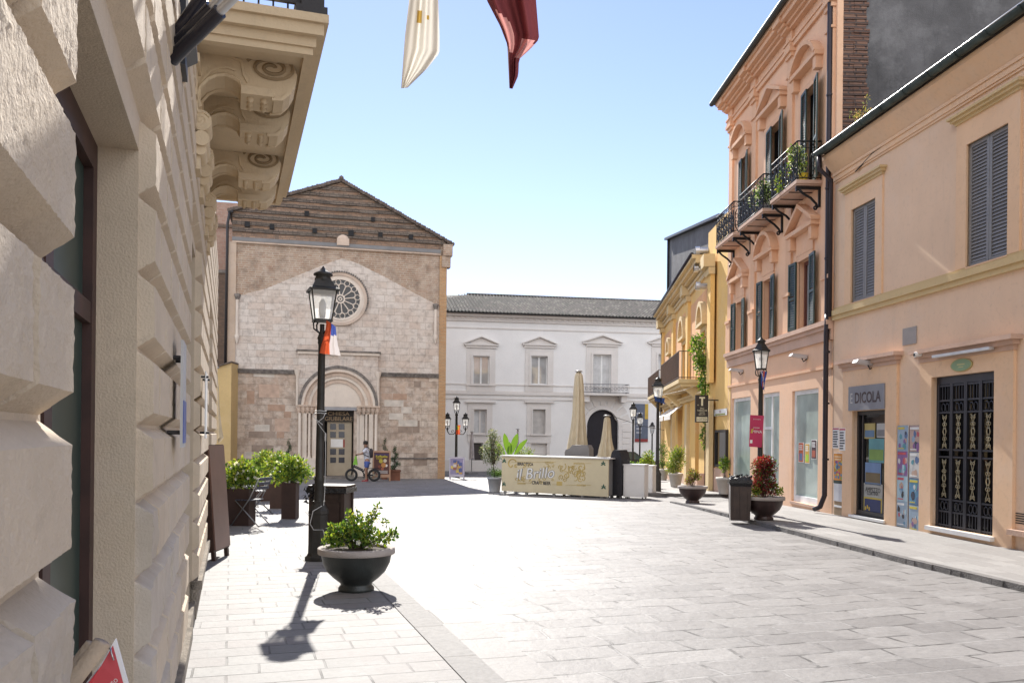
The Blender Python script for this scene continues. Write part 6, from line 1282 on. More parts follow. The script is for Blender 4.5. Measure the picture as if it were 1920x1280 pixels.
mb.m = PAPER; b_ = len(mb.v); q = P(207, 1262, 1.93)-o
mb.T = Matrix.Translation(q+Vector((0, -0.012, 0))) @ Matrix.Rotation(-R_(38), 4, 'Y'); mb.text('Espresso', -0.02, -0.02, 0, h=0.017); mb.T = None; part('print', mb, t, fix=False)
mb = MB(STEEL); a, b = P(206, 1213, 1.96)-o, P(213, 1237, 1.95)-o; mb.tube([a, a+Vector((0.006, -0.006, -0.01)), b], 0.002, 5); part('clip', mb, t)
# vertical plate sign on the palazzo wall
x0, z0 = PAL.px(341, 845, -0.12); x1, z1 = PAL.px(341, 668, -0.12)
xq = PAL.px(341, 750, -0.06)[0]
t = thing('wall_sign', 'narrow white and blue plate fixed flat on the palazzo wall beside the doorway', 'sign', PAL.w(xq, -0.06, 0), PAL.ang)
mb = MB(C((0.45, 0.45, 0.45), 0.5, 0, 'pale_plate')); mb.box(-0.14, 0.14, -0.012, 0.0, 1.58, 2.08); mb.m = C((0.05, 0.10, 0.35), 0.4, 0, 'blue_enamel'); mb.box(-0.13, 0.13, -0.015, -0.0125, 1.6, 1.8); part('plate', mb, t)
mb = MB(DARKIRON); [mb.cut() or mb.cyl((x, 0.0, z), (x, 0.06, z), 0.01) for x in (-0.1, 0.1) for z in (1.65, 2.0)]; part('pin', mb, t)
t = thing('hanging_sign', 'second small white plate on dark pins along the palazzo wall', 'sign', PAL.w(8.4, -0.04, 0), PAL.ang); mb = MB(WHITE); mb.box(-0.25, 0.25, -0.03, -0.02, 1.6, 2.2); part('plate', mb, t); mb = MB(DARKIRON); [mb.cut() or mb.cyl((x, -0.05, z), (x, 0.02, z), 0.012) for x in (-0.22, 0.22) for z in (1.65, 2.15)]; part('pin', mb, t)
# ------------------------------------------------------------------ tall box planters at the left
corten = C((0.045, 0.024, 0.02), 0.65, 0.1, 'corten_steel', var=0.2, sc=5)
BX = [('wide rust brown planter box nearest the menu board', 436, 467, 986, 0.36, 0.66), ('narrow tall rust brown planter box, nearest of the row in the sun', 527, 554, 973, 0.28, 0.70), ('rust brown planter box behind the tall narrow one', 505, 530, 953, 0.3, 0.72), ('farthest rust brown planter box of the row, in the church shadow', 474, 508, 939, 0.42, 0.74)]
lab = ['leafy green bush with white flowers in the wide box by the menu board', 'leafy green bush in the narrow tall box, right end of the row', 'leafy green bush in the middle box of the row', 'leafy green bush in the farthest box of the row']
for k, (lb, u0, u1, vb, w_, h_) in enumerate(BX):
    g = G((u0+u1)/2, vb); W_ = (u1-u0)/FPX*g.y; g = Vector((g.x if k else g.x-0.1, g.y+w_/2, gz(g.y))); W_ = W_ if k else 0.5
    t = thing('planter_box', lb, 'planter', g, 0.05*(k-1), 'tall planter boxes'); mb = MB(corten)
    a = W_/2; b = w_/2
    for q in ((-a, a, -b, -b+0.012), (-a, a, b-0.012, b), (-a, -a+0.012, -b+0.012, b-0.012), (a-0.012, a, -b+0.012, b-0.012)): mb.box(*q, 0, h_)
    part('box', mb, t); mb = MB(SOIL); mb.box(-a+0.013, a-0.013, -b+0.013, b-0.013, h_-0.12, h_-0.05); part('soil', mb, t)
    sx = (0.34, 0.36, 0.34, 0.36)[k]; bls = [(0, 0, h_+0.24, sx, 0.28, 0.24), (-0.15, 0, h_+0.12, sx*0.8, 0.25, 0.16), (0.18, 0.05, h_+0.2, sx*0.7, 0.25, 0.18), (0.05, 0, h_+0.4, sx*0.6, 0.2, 0.12)]
    def fl(mb, k=k, bls=bls):
        rg = np.random.RandomState(k+40); mb.m = PETAL
        for i in range((30, 10, 22, 10)[k]):
            b = bls[rg.randint(4)]; d = rg.normal(size=3); d[1] = -abs(d[1]); d /= np.linalg.norm(d); c = Vector((b[0]+d[0]*b[3], b[1]+d[1]*b[4], b[2]+d[2]*b[5]))
            for q in range(5): aa = 2*PI*q/5; mb.add([c, c+Vector((math.cos(aa)*.02, -.005, math.sin(aa)*.02)), c+Vector((math.cos(aa+.6)*.03, -.008, math.sin(aa+.6)*.03)), c+Vector((math.cos(aa+1.2)*.02, -.005, math.sin(aa+1.2)*.02))], [(0, 1, 2, 3)], False)
    plantobj('leafy_bush', lab[k], 'plant', g, bls, (1500, 1300, 1300, 1100)[k], 0.085, [LEAF_A, LEAF_A, LEAF_B, LEAF_Y, LEAF_C], sprigs((0, 0, h_-0.05), bls, 14, k), 0.42, 20+k, 'bushes in the planter boxes', extra=fl)
g = P(512, 905, 25); g.z = gz(25); plantobj('dark_bush', 'dark green bush behind the bright planter boxes in the shade', 'plant', P(483, 900, 24)*1.0-Vector((0, 0, 0.0)), [(0, 0, 0.3, 0.45, 0.3, 0.3), (-0.5, 0, 0.15, 0.5, 0.3, 0.25)], 900, 0.09, [LEAF_C, LEAF_B], sprigs((0, 0, -1.2), [(0, 0, 0.1, 0.3, 0.2, 0.2)], 6, 2), 0.5, 31)
# folded metal chairs between the boxes
def chair(label, loc, rz):
    t = thing('folding_chair', label, 'chair', loc, rz, 'folding cafe chairs'); mb = MB(C((0.30, 0.31, 0.33), 0.35, 0.6, 'grey_metal'))
    for x in (-0.2, 0.2): mb.tube([(x, 0.28, 0), (x, -0.1, 0.5), (x, -0.28, 0.86)], 0.011, 5); mb.tube([(x*0.92, -0.28, 0), (x*0.92, 0.2, 0.46)], 0.011, 5)
    mb.tube([(-0.2, 0.28, 0.02), (0.2, 0.28, 0.02)], 0.01, 5); mb.tube([(-0.18, -0.28, 0.02), (0.18, -0.28, 0.02)], 0.01, 5); part('legs', mb, t)
    mb = MB(C((0.06, 0.07, 0.10), 0.6, 0, 'slate_slats')); [mb.box(-0.19, 0.19, -0.14+0.06*i, -0.10+0.06*i, 0.46, 0.475) for i in range(6)]; part('seat', mb, t)
    mb = MB(mb.mats[0]); [mb.box(-0.19, 0.19, -0.245-0.03*i, -0.23-0.03*i, 0.66+0.08*i, 0.71+0.08*i) for i in range(3)]; part('backrest', mb, t)
for i, (u, v, rz, lb) in enumerate(((478, 985, 1.3, 'nearest folding metal chair half hidden behind the wide planter box'), (492, 962, 1.9, 'folding metal chair standing between the wide and the narrow planter boxes'), (470, 950, 0.6, 'folding metal chair farthest back among the planter boxes'))):
    chair(lb, G(u-8, v), rz)
# ------------------------------------------------------------------ topiary, posters and the cyclist by the church
potm = C((0.22, 0.095, 0.06), 0.85, 0, 'terracotta', bump=0.3, var=0.2)
def topiary(label, u, vb, vt, Y, square=False, sd=0):
    a = P(u, vb, Y); h_ = (vb-vt)/FPX*Y; a.z = gz(Y)-0.0 if not square else CH.o.z+0.02
    t = thing('spiral_topiary', label, 'plant', a, 0.24, 'spiral topiaries by the portal'); mb = MB(potm)
    if square: mb.box(-0.22, 0.22, -0.2, 0.2, 0, 0.42); mb.box(-0.25, 0.25, -0.23, 0.23, 0.421, 0.5)
    else: mb.lathe([(0.13, 0), (0.19, 0.36), (0.22, 0.37), (0.22, 0.44)], (0, 0, 0), 16)
    part('pot', mb, t); mb = MB(BARK); H_ = h_; mb.cyl((0, 0, 0.4), (0, 0, H_*0.95), 0.025, 0.01, 6); part('trunk', mb, t)
    bls = []
    for i in range(22):
        q = i/21; r = 0.24*(1-q*0.85); an = q*2*PI*2.6+sd; bls.append((math.cos(an)*r*0.62, math.sin(an)*r*0.62, 0.5+(H_-0.52)*q, r*0.75+0.02, r*0.75+0.02, 0.075))
    mb = MB(); leaves(mb, bls, 1500, 0.05, [CYP, LEAF_C, CYP], 0.45, sd+50); part('foliage', mb, t, fix=False)
topiary('spiral cypress topiary left of the church portal', 541, 886, 810, 38.6, sd=1); topiary('taller spiral topiary right of the portal, behind the advertising board', 721, 886, 809, 40.0, sd=3); topiary('spiral topiary in a square terracotta box, right end of the portal group', 740, 895, 829, 38.6, True, sd=2)
# poster stand by the portal
def aboard(name, label, u0, u1, vb, vt, Y, frame_m, draw, rz=0.2, tilt=-0.12):
    a = P((u0+u1)/2, vb, Y); a.z = gz(Y); w_ = (u1-u0)/FPX*Y; h_ = (vb-vt)/FPX*Y; t = thing(name, label, 'sign board', a, rz); mb = MB(frame_m); mb.T = Matrix.Rotation(tilt, 4, 'X'); f = 0.07*w_
    mb.box(-w_/2, w_/2, -0.02, 0.02, h_-f*1.4, h_); mb.box(-w_/2, -w_/2+f, -0.02, 0.02, 0, h_-f*1.4); mb.box(w_/2-f, w_/2, -0.02, 0.02, 0, h_-f*1.4); mb.box(-w_/2+f, w_/2-f, -0.02, 0.02, h_*0.12, h_*0.22); part('frame', mb, t)
    mb = MB(frame_m); mb.T = Matrix.Translation((0, 0.5, 0)) @ Matrix.Rotation(-tilt, 4, 'X'); mb.box(-w_/2, -w_/2+f, -0.02, 0.02, 0, h_*0.97); mb.box(w_/2-f, w_/2, -0.02, 0.02, 0, h_*0.97); part('rear_legs', mb, t)
    mb = MB(DARK); mb.T = Matrix.Rotation(tilt, 4, 'X'); draw(mb, -w_/2+f, w_/2-f, h_*0.22, h_-f*1.4); part('poster', mb, t, fix=False); return t
def d1_(mb, a, b, c, d):
    mb.m = C((0.09, 0.03, 0.025), 0.6); mb.box(a, b, -0.015, 0.01, c, d); mb.m = C((0.05, 0.03, 0.09), 0.6); mb.box(a+0.02, b-0.02, -0.019, -0.015, d-0.14, d-0.05)
    W_, H_ = b-a, d-c
    for x, z, r, col in ((0.62, 0.42, 0.16, (0.5, 0.22, 0.06)), (0.72, 0.62, 0.12, (0.55, 0.48, 0.35)), (0.45, 0.6, 0.13, (0.5, 0.42, 0.05)), (0.8, 0.4, 0.09, (0.7, 0.65, 0.6)), (0.35, 0.35, 0.1, (0.2, 0.05, 0.03)), (0.55, 0.25, 0.1, (0.35, 0.1, 0.05))):
        mb.m = C(col, 0.6); mb.T = mb.T; mb.prism(arcpts(a+W_*x, c+H_*z, W_*r, 0, 2*PI, 14)[:-1], -0.022-r*0.02, -0.0155)
    mb.m = C((0.7, 0.62, 0.04), 0.6); mb.text('Raffaello', (a+b)/2, c+H_*0.82, -0.021, w=W_*0.75); mb.text('mostra', a+W_*0.35, c+H_*0.72, -0.021, w=W_*0.4); mb.m = PAPER; [mb.box(a+W_*0.2, b-W_*0.1, -0.023, -0.0205, c+H_*(0.05+0.05*i), c+H_*(0.065+0.05*i)) for i in range(3)]
aboard('poster_stand', 'wooden framed advertising board with yellow headline right of the portal', 699, 732, 894, 837, 37.6, C((0.42, 0.25, 0.16), 0.6, 0, 'warm_wood'), d1_)
def d2_(mb, a, b, c, d):
    mb.m = C((0.25, 0.22, 0.35), 0.6); mb.box(a, b, -0.015, 0.01, c, d); W_, H_ = b-a, d-c; rg = random.Random(5)
    for i in range(18): mb.m = C(rg.choice(((0.5, 0.3, 0.08), (0.08, 0.1, 0.25), (0.6, 0.55, 0.5), (0.3, 0.12, 0.1), (0.55, 0.42, 0.1), (0.04, 0.05, 0.1))), 0.6); x = rg.uniform(0.02, 0.7); z = rg.uniform(0.02, 0.75); mb.box(a+W_*x, a+W_*(x+0.25), -0.017-0.0006*i, -0.0155, c+H_*z, c+H_*(z+0.18))
aboard('poster_stand', 'low white bordered event board with small pictures at the church corner', 842, 870, 900, 858, 41.0, C((0.45, 0.42, 0.5), 0.6, 0, 'lilac_board'), d2_, 0.0)
# e-bike and rider
bY = 37.0; b0 = P(687, 900, bY); zg = gz(bY); bk = thing('electric_bicycle', 'black fat tyred electric bicycle standing before the church door', 'bicycle', (b0.x, b0.y, zg), 0.05)
tyre = C((0.02, 0.02, 0.022), 0.8, 0, 'rubber'); k_ = bY/FPX; wr = 0.27
for (uc) in (660.5, 700.5):
    x = (uc-687)*k_*1.06; mb = MB(tyre); mb.tube([(x+(wr-0.05)*math.cos(t), 0, wr+(wr-0.05)*math.sin(t)) for t in np.linspace(0, 2*PI, 29)[:-1]], 0.05, 8, True); wh = part('wheel', mb, bk)
    mb = MB(C((0.25, 0.24, 0.2), 0.4, 0.5, 'rim_alloy')); mb.tube([(x+(wr-0.1)*math.cos(t), 0, wr+(wr-0.1)*math.sin(t)) for t in np.linspace(0, 2*PI, 25)[:-1]], 0.014, 5, True)
    for q in range(8): a = 2*PI*q/8; mb.cyl((x, 0, wr), (x+(wr-0.1)*math.cos(a), 0, wr+(wr-0.1)*math.sin(a)), 0.009, n=5)
    mb.cyl((x, -0.06, wr), (x, 0.06, wr), 0.045, n=10); part('rim', mb, wh)
fx, rx_ = (660.5-687)*k_*1.06, (700.5-687)*k_*1.06
mb = MB(C((0.02, 0.022, 0.03), 0.35, 0.4, 'black_frame')); mb.tube([(fx, -0.07, wr), (fx+0.09, -0.07, 0.62), (fx+0.12, 0, 0.7)], 0.02, 6); mb.tube([(fx, 0.07, wr), (fx+0.09, 0.07, 0.62), (fx+0.12, 0, 0.7)], 0.02, 6)
mb.tube([(fx+0.1, 0, 0.62), (fx+0.45, 0, 0.46), (fx+0.56, 0, 0.25), (rx_, 0, wr)], 0.035, 7); mb.tube([(fx+0.12, 0, 0.68), (fx+0.5, 0, 0.5)], 0.02, 6); mb.tube([(fx+0.5, 0, 0.42), (fx+0.66, 0, 0.72)], 0.025, 6); mb.tube([(fx+0.6, 0, 0.55), (rx_+0.2, 0, 0.56)], 0.014, 5); mb.tube([(rx_, 0.06, wr), (rx_+0.1, 0.06, 0.56)], 0.01, 5); part('frame', mb, bk)
mb = MB(C((0.02, 0.022, 0.03), 0.35, 0.4, 'black_frame')); mb.tube([(fx+0.11, 0, 0.68), (fx+0.2, 0, 1.08)], 0.02, 6); mb.tube([(fx+0.24, -0.28, 1.12), (fx+0.2, -0.1, 1.09), (fx+0.2, 0.1, 1.09), (fx+0.24, 0.28, 1.12)], 0.015, 6); part('handlebar', mb, bk)
mb = MB(tyre); mb.lathe([(0.02, 0), (0.09, 0.03), (0.1, 0.06), (0.02, 0.08)], (fx+0.68, 0, 0.72), 10, sx=1.5); part('saddle', mb, bk); mb = MB(tyre); mb.cyl((fx+0.56, -0.1, 0.27), (fx+0.56, 0.1, 0.27), 0.06, n=10); mb.box(fx+0.5, fx+0.6, -0.18, -0.1, 0.18, 0.2); part('crank', mb, bk)
skin = C((0.30, 0.17, 0.115), 0.6, 0, 'skin', var=0.05); shirt = clothmat('white_blue_shirt', (0.62, 0.64, 0.72), 0.1, 0.25, 9); shorts = C((0.06, 0.10, 0.32), 0.8, 0, 'blue_shorts'); hair = C((0.02, 0.015, 0.012), 0.8, 0, 'dark_hair')
def skinned(name, verts, edges, radii, m, parent, root=0, sub=2, label=None):
    me = bpy.data.meshes.new(name); me.from_pydata(verts, edges, []); me.materials.append(m); ob = bpy.data.objects.new(name, me); COL.objects.link(ob); ob.parent = parent
    md = ob.modifiers.new('skin', 'SKIN'); md.use_smooth_shade = True
    for i, r in enumerate(radii): me.skin_vertices[0].data[i].radius = (r, r) if not isinstance(r, tuple) else r
    me.skin_vertices[0].data[root].use_root = True
    s_ = ob.modifiers.new('sub', 'SUBSURF'); s_.levels = sub; s_.render_levels = sub
    dg = bpy.context.evaluated_depsgraph_get(); ev = ob.evaluated_get(dg); m2 = bpy.data.meshes.new_from_object(ev); ob.modifiers.clear(); ob.data = m2; m2.materials.clear(); m2.materials.append(m)
    for p in m2.polygons: p.use_smooth = True
    return ob
px_ = fx+0.62
rid = thing('person', 'person in white patterned t-shirt and blue shorts standing astride the black bicycle', 'person', (b0.x+px_, b0.y-0.02, zg), 0.05)
V = [(0.04, 0, 0.84), (0.04, 0, 0.98), (0.03, 0, 1.15), (0.02, 0, 1.33), (0.0, 0, 1.43), (-0.03, 0, 1.50), (-0.045, 0, 1.58), (-0.04, 0, 1.66),      # pelvis..head 0-7
     (-0.0, -0.17, 1.36), (-0.16, -0.2, 1.17), (-0.38, -0.2, 1.14), (0.0, 0.17, 1.36), (-0.16, 0.2, 1.17), (-0.38, 0.2, 1.14),                          # arms 8-13
     (0.04, -0.12, 0.80), (0.0, -0.14, 0.46), (0.03, -0.14, 0.09), (0.04, 0.12, 0.80), (0.0, 0.16, 0.46), (0.04, 0.17, 0.09), (-0.1, -0.15, 0.035), (-0.09, 0.18, 0.035)]
E = [(0, 1), (1, 2), (2, 3), (3, 4), (4, 5), (5, 6), (6, 7), (3, 8), (8, 9), (9, 10), (3, 11), (11, 12), (12, 13), (0, 14), (14, 15), (15, 16), (16, 20), (0, 17), (17, 18), (18, 19), (19, 21)]
Rr = [0.12, 0.11, 0.125, 0.12, 0.055, 0.06, 0.085, 0.075, 0.055, 0.042, 0.03, 0.055, 0.042, 0.03, 0.085, 0.058, 0.036, 0.085, 0.058, 0.036, 0.03, 0.03]
skinned('body', V, E, Rr, skin, rid)
skinned('t_shirt', [(0.05, 0, 0.86), (0.04, 0, 1.0), (0.03, 0, 1.17), (0.02, 0, 1.34), (0.0, 0, 1.41), (0.0, -0.18, 1.35), (-0.11, -0.205, 1.22), (0.0, 0.18, 1.35), (-0.11, 0.205, 1.22)], [(0, 1), (1, 2), (2, 3), (3, 4), (3, 5), (5, 6), (3, 7), (7, 8)], [(0.14, 0.165), (0.13, 0.15), (0.14, 0.16), (0.135, 0.145), 0.07, 0.08, 0.07, 0.08, 0.07], shirt, rid)
skinned('shorts', [(0.04, 0, 0.88), (0.04, -0.11, 0.78), (0.02, -0.135, 0.56), (0.04, 0.11, 0.78), (0.02, 0.14, 0.56)], [(0, 1), (1, 2), (0, 3), (3, 4)], [0.14, 0.115, 0.095, 0.115, 0.095], shorts, rid)
mb = MB(hair); mb.lathe([(0.085, -0.05), (0.1, 0.0), (0.098, 0.05), (0.07, 0.095), (0.0, 0.11)], (-0.03, 0, 1.62), 14, sx=1.05, sy=0.9, cap=False); part('hair', mb, rid)
mb = MB(skin); mb.lathe([(0.012, -0.02), (0.014, 0.0), (0.002, 0.02)], (-0.137, 0, 1.58), 6); 
for s_ in (-1, 1):
    for f_ in range(4): mb.tube([(-0.38-0.02, s_*0.2-0.03+0.02*f_, 1.14), (-0.43, s_*0.2-0.03+0.02*f_, 1.145), (-0.445, s_*0.2-0.03+0.02*f_, 1.115), (-0.42, s_*0.2-0.03+0.02*f_, 1.10)], 0.009, 5)
    mb.tube([(-0.37, s_*0.16, 1.13), (-0.41, s_*0.15, 1.10)], 0.01, 5)
part('hands', mb, rid); mb = MB(C((0.25, 0.04, 0.05), 0.6, 0, 'red_shoes'))
for y in (-0.145, 0.175): mb.box(-0.16, 0.08, y-0.045, y+0.045, 0.0, 0.05); mb.box(-0.02, 0.08, y-0.04, y+0.04, 0.051, 0.09)
part('shoes', mb, rid)
mb = MB(C((0.03, 0.025, 0.03), 0.7, 0, 'backpack_black')); mb.T = Matrix.Translation((b0.x*0, 0, 0)); mb.lathe([(0.08, 0), (0.13, 0.05), (0.14, 0.2), (0.12, 0.34), (0.05, 0.40)], (0.21, 0, 1.0), 14, sx=0.6, sy=1.0)
mb.tube([(0.18, -0.1, 1.36), (0.04, -0.13, 1.47), (-0.12, -0.14, 1.33), (-0.1, -0.18, 1.15), (0.13, -0.16, 1.05)], 0.018, 5)
o = solo('backpack', mb, 'black backpack worn by the person with the bicycle', 'backpack', rid.location, 0.05)
mb = MB(C((0.18, 0.42, 0.04), 0.6, 0, 'lime_bag')); mb.prism([(-0.12, 0.0), (0.08, -0.02), (0.02, 0.36), (-0.03, 0.36)], -0.05, 0.05); solo('green_bag', mb, 'lime green carrier bag hanging from the bicycle handlebar', 'bag', (b0.x+fx+0.24, b0.y-0.32, zg+0.72), 0.05)
# ------------------------------------------------------------------ beer stand in the middle
A_, B_ = G(941, 925), G(1141, 934); BF_ = Frame(A_.x, A_.y, gz(A_.y)-0.0, B_.x-A_.x, B_.y-A_.y); BL = math.hypot(B_.x-A_.x, B_.y-A_.y)
t = thing('bar_counter', 'long cream bar counter with printed beer banner in the middle of the square', 'bar counter', BF_.o, BF_.ang)
cream = C((0.62, 0.54, 0.36), 0.6, 0, 'cream_banner', var=0.04); cr2 = C((0.66, 0.64, 0.6), 0.5, 0, 'counter_top', var=0.05)
HT = 1.16; mb = MB(cr2); mb.box(-0.04, BL+0.06, -0.06, 0.75, HT, HT+0.035); part('top', mb, t)
mb = MB(C((0.3, 0.3, 0.3), 0.5, 0.3, 'counter_frame')); [mb.box(x, x+0.04, 0.02, 0.7, 0.1, HT-0.001) for x in (0.02, BL/3, BL*2/3, BL-0.06)]; mb.box(0.7, BL-0.02, 0.04, 0.7, 0.1, 0.14)
for x in (0.08, 0.9, 1.9, 2.9, BL-0.25, BL-0.05): mb.cyl((x, 0.04, 0.05), (x, 0.08, 0.05), 0.05, n=10); mb.cyl((x, 0.6, 0.05), (x, 0.64, 0.05), 0.05, n=10)
part('base_frame', mb, t)
mb = MB(cream); mb.box(0, BL, -0.02, 0.015, 0.09, HT-0.002); ban = part('banner', mb, t)
blk = C((0.03, 0.03, 0.035), 0.6, 0, 'black_print'); gold = C((0.50, 0.37, 0.12), 0.6, 0, 'gold_print'); grn = C((0.02, 0.09, 0.06), 0.6, 0, 'green_print'); gry = C((0.25, 0.25, 0.25), 0.6, 0, 'grey_print')
X = lambda u: (u-941)/(1140-941)*BL
Zb = lambda v, u=1000: 0.09+(HT-0.09)*(1-(v-853-(u-937)*0.034)/(70+(u-937)*0.02))
mb = MB(blk); y = -0.0215
mb.text('BIRROTECA', X(988), Zb(869, 988), y, w=X(1003)-X(972), h=0.1, bold=0.03); mb.text('CRAFT BEER', X(1019), Zb(907, 1019), y, w=X(1037)-X(1001), h=0.105, bold=0.03); part('lettering', mb, ban, fix=False)
mb = MB(gry); mb.T = Matrix.Translation((X(1006), y, Zb(888, 1006))) @ Matrix.Rotation(-0.08, 4, 'Y'); mb.text('il Brillo', 0.02, 0, 0, h=0.34, w=X(1041)-X(969)+0.05, shear=0.25, bold=0.035); mb.m = PAPER; mb.text('il Brillo', 0.02, 0.0, -0.004, h=0.33, w=X(1041)-X(969)+0.03, shear=0.25, bold=-0.005); mb.T = None; part('script_title', mb, ban, fix=False)
mb = MB(gold); rg = random.Random(8)
def swirl(x, z, r, tn, dr, st, tr=0.009): mb.spiral(x, z, y-0.002, r, tn, tr*1.5, dr, st, 26)
swirl(X(961), Zb(870, 961), 0.2, 0.85, 1, 0.5, 0.012)
for i in range(26): swirl(X(rg.uniform(1052, 1098)), Zb(rg.uniform(874, 902), 1075), rg.uniform(0.06, 0.14), rg.uniform(0.7, 1.3), rg.choice((-1, 1)), rg.uniform(0, 6), 0.007)
for i in range(22): u = rg.uniform(965, 1046); v = rg.choice((874, 873, 899, 902))+rg.uniform(-2, 2)+(u-1000)*0.02; swirl(X(u), Zb(v, u), rg.uniform(0.04, 0.08), 0.8, rg.choice((-1, 1)), rg.uniform(0, 6), 0.006)
for u0, u1, v in ((960, 1046, 865), (1078, 1110, 868), (972, 1000, 907), (1040, 1060, 910), (1064, 1110, 911)): mb.tube([(X(u0), y-0.002, Zb(v, u0)), (X(u1), y-0.002, Zb(v, u1))], 0.005, 4)
for u0, v in ((1026, 866), (1079, 868), (973, 908), (1085, 911)):
    for q in range(9): x = X(u0+q*1.8); z = Zb(v, u0); mb.prism([(x, z-0.035), (x+0.03, z), (x, z+0.035), (x+0.012, z)], y-0.004, y)
mb.box(X(1048), X(1058), y-0.003, y, Zb(912, 1050), Zb(904, 1050)); part('gold_ornament', mb, ban)
mb = MB(grn)
for u, v in ((946, 864), (946, 911), (1131, 870), (1132, 916)):
    cx_, cz_ = X(u), Zb(v, u)
    for k in range(5):
        a = PI/2+(k-2)*0.95; r = 0.11 if k == 2 else 0.09; mb.prism([(cx_, cz_), (cx_+r*0.6*math.cos(a-0.4), cz_+r*0.6*math.sin(a-0.4)), (cx_+r*math.cos(a), cz_+r*math.sin(a)), (cx_+r*0.6*math.cos(a+0.4), cz_+r*0.6*math.sin(a+0.4))], y-0.001-0.0007*k, y+0.001)
part('leaf_prints', mb, ban)
def prop(name, label, cat, u0, u1, vb, vt, Y, build, rz=0.0, group=None):
    a = P((u0+u1)/2, vb, Y); w_ = (u1-u0)/FPX*Y; h_ = (vb-vt)/FPX*Y; t = thing(name, label, cat, a, rz, group); build(t, w_, h_); return t
def onground(u0, u1, vb): g = G((u0+u1)/2, vb); return g.y+0.15
def covered(t, w_, h_):
    mb = MB(C((0.015, 0.015, 0.02), 0.7, 0, 'black_cover', bump=0.6, sc=2)); mb.T = Matrix.Translation((0, 0.2, 0))
    mb.prism([(-w_/2, 0.08), (w_/2, 0.08), (w_/2*0.98, h_*0.8), (w_*0.36, h_*0.93), (w_*0.2, h_), (-w_*0.2, h_), (-w_*0.38, h_*0.93), (-w_/2, h_*0.78)], -0.25, 0.25); part('cover', mb, t)
    mb = MB(C((0.1, 0.1, 0.1), 0.6)); [mb.cyl((x, y, 0.045), (x+0.03, y, 0.045), 0.045, n=9) for x in (-w_*0.4, w_*0.35) for y in (0.0, 0.4)]; part('castors', mb, t)
prop('covered_heater', 'tall object under a black fabric cover at the right end of the bar', 'covered heater', 1143, 1168, 934, 843, onground(1143, 1168, 934), covered, BF_.ang)
def cab(t, w_, h_):
    mb = MB(C((0.72, 0.71, 0.7), 0.45, 0, 'white_cabinet', var=0.04)); mb.box(-w_/2, w_/2, 0, 0.5, 0.05, h_-0.03); mb.box(-w_/2-0.015, w_/2+0.015, -0.015, 0.515, h_-0.03, h_); mb.box(-w_/2+0.02, w_/2-0.02, -0.006, 0, 0.1, h_*0.55); part('cabinet', mb, t); mb = MB(DARKIRON); [mb.cyl((x, y, 0.03), (x+0.03, y, 0.03), 0.03, n=8) for x in (-w_*0.42, w_*0.38) for y in (0.05, 0.45)]; part('castors', mb, t)
prop('white_cabinet', 'larger white counter cabinet beside the black covered heater', 'cabinet', 1168, 1208, 935, 870, onground(1168, 1208, 935), cab, BF_.ang*0.6, 'white cabinets at the bar'); prop('white_cabinet', 'smaller white cabinet on castors, right end of the bar', 'cabinet', 1206, 1223, 932, 872, onground(1206, 1223, 931)+0.5, cab, BF_.ang*0.6, 'white cabinets at the bar')
def grill(t, w_, h_):
    mb = MB(C((0.2, 0.195, 0.2), 0.65, 0, 'grey_cover', bump=0.5, sc=2)); mb.prism([(-w_/2, -0.9), (w_/2, -0.9), (w_/2, h_*0.7), (w_*0.42, h_), (-w_*0.2, h_), (-w_*0.3, h_*0.72), (-w_*0.46, h_*0.6), (-w_/2, h_*0.4)], 0, 0.6); part('cover', mb, t)
prop('covered_grill', 'bulky appliance under a grey fabric cover behind the bar counter', 'covered grill', 1058, 1105, 857, 834, 27.0, grill, BF_.ang*0.5)
canv = clothmat('cream_canvas', (0.60, 0.52, 0.38), 0.12, 0.08)
def closed_parasol(label, u, vt, Y, wtop, wbot, zbot, ztop=None, cap_=True, group='closed parasols', m=None, sd=0):
    zt_q = P(u, vt, Y).z; a = P(u, 900, Y); a.z = gz(Y); t = thing('closed_parasol', label, 'parasol', a, sd*0.7, group); H_ = zt_q-a.z
    mb = MB(m or canv); n = 48; k = 22; vs = []; rg = random.Random(sd)
    ph = rg.uniform(0, 6)
    for j in range(k+1):
        q = j/k; z = zbot+(H_-zbot)*q; r = (wbot+(wtop-wbot)*q**0.8)/2*(1+0.06*math.sin(q*9+ph)); am = 0.30*(1-q*0.6)
        if q > 0.96: r *= 0.55
        for i in range(n): aa = 2*PI*i/n; rr = r*(1+am*math.cos(8*aa+0.8*math.sin(3*q*2+ph))+0.06*math.cos(3*aa+q*4)); vs.append((rr*math.cos(aa), rr*math.sin(aa), z+(0.07*math.cos(8*aa+1) if j == 0 else 0)))
    mb.add(vs, [(j*n+i, j*n+(i+1) % n, (j+1)*n+(i+1) % n, (j+1)*n+i) for j in range(k) for i in range(n)]+[tuple(k*n+i for i in range(n))], True); part('canopy', mb, t, fix=False)
    mb = MB(C((0.35, 0.34, 0.32), 0.5, 0.3, 'pole_grey')); mb.cyl((0, 0, 0.0), (0, 0, H_+0.01), 0.03, n=10); mb.lathe([(0.12, H_), (0.13, H_+0.02), (0.06, H_+0.05)], (0, 0, 0), 12); part('pole', mb, t); mb = MB(C((0.2, 0.2, 0.2), 0.7)); mb.box(-0.3, 0.3, -0.3, 0.3, 0, 0.07); part('base', mb, t); return t
closed_parasol('tall closed cream parasol behind the bar counter', 1083, 697, 28.4, 0.22, 0.56, 1.25, sd=1); closed_parasol('shorter closed cream parasol behind the black covered heater', 1137, 780, 30.0, 0.16, 0.58, 0.9, sd=2)
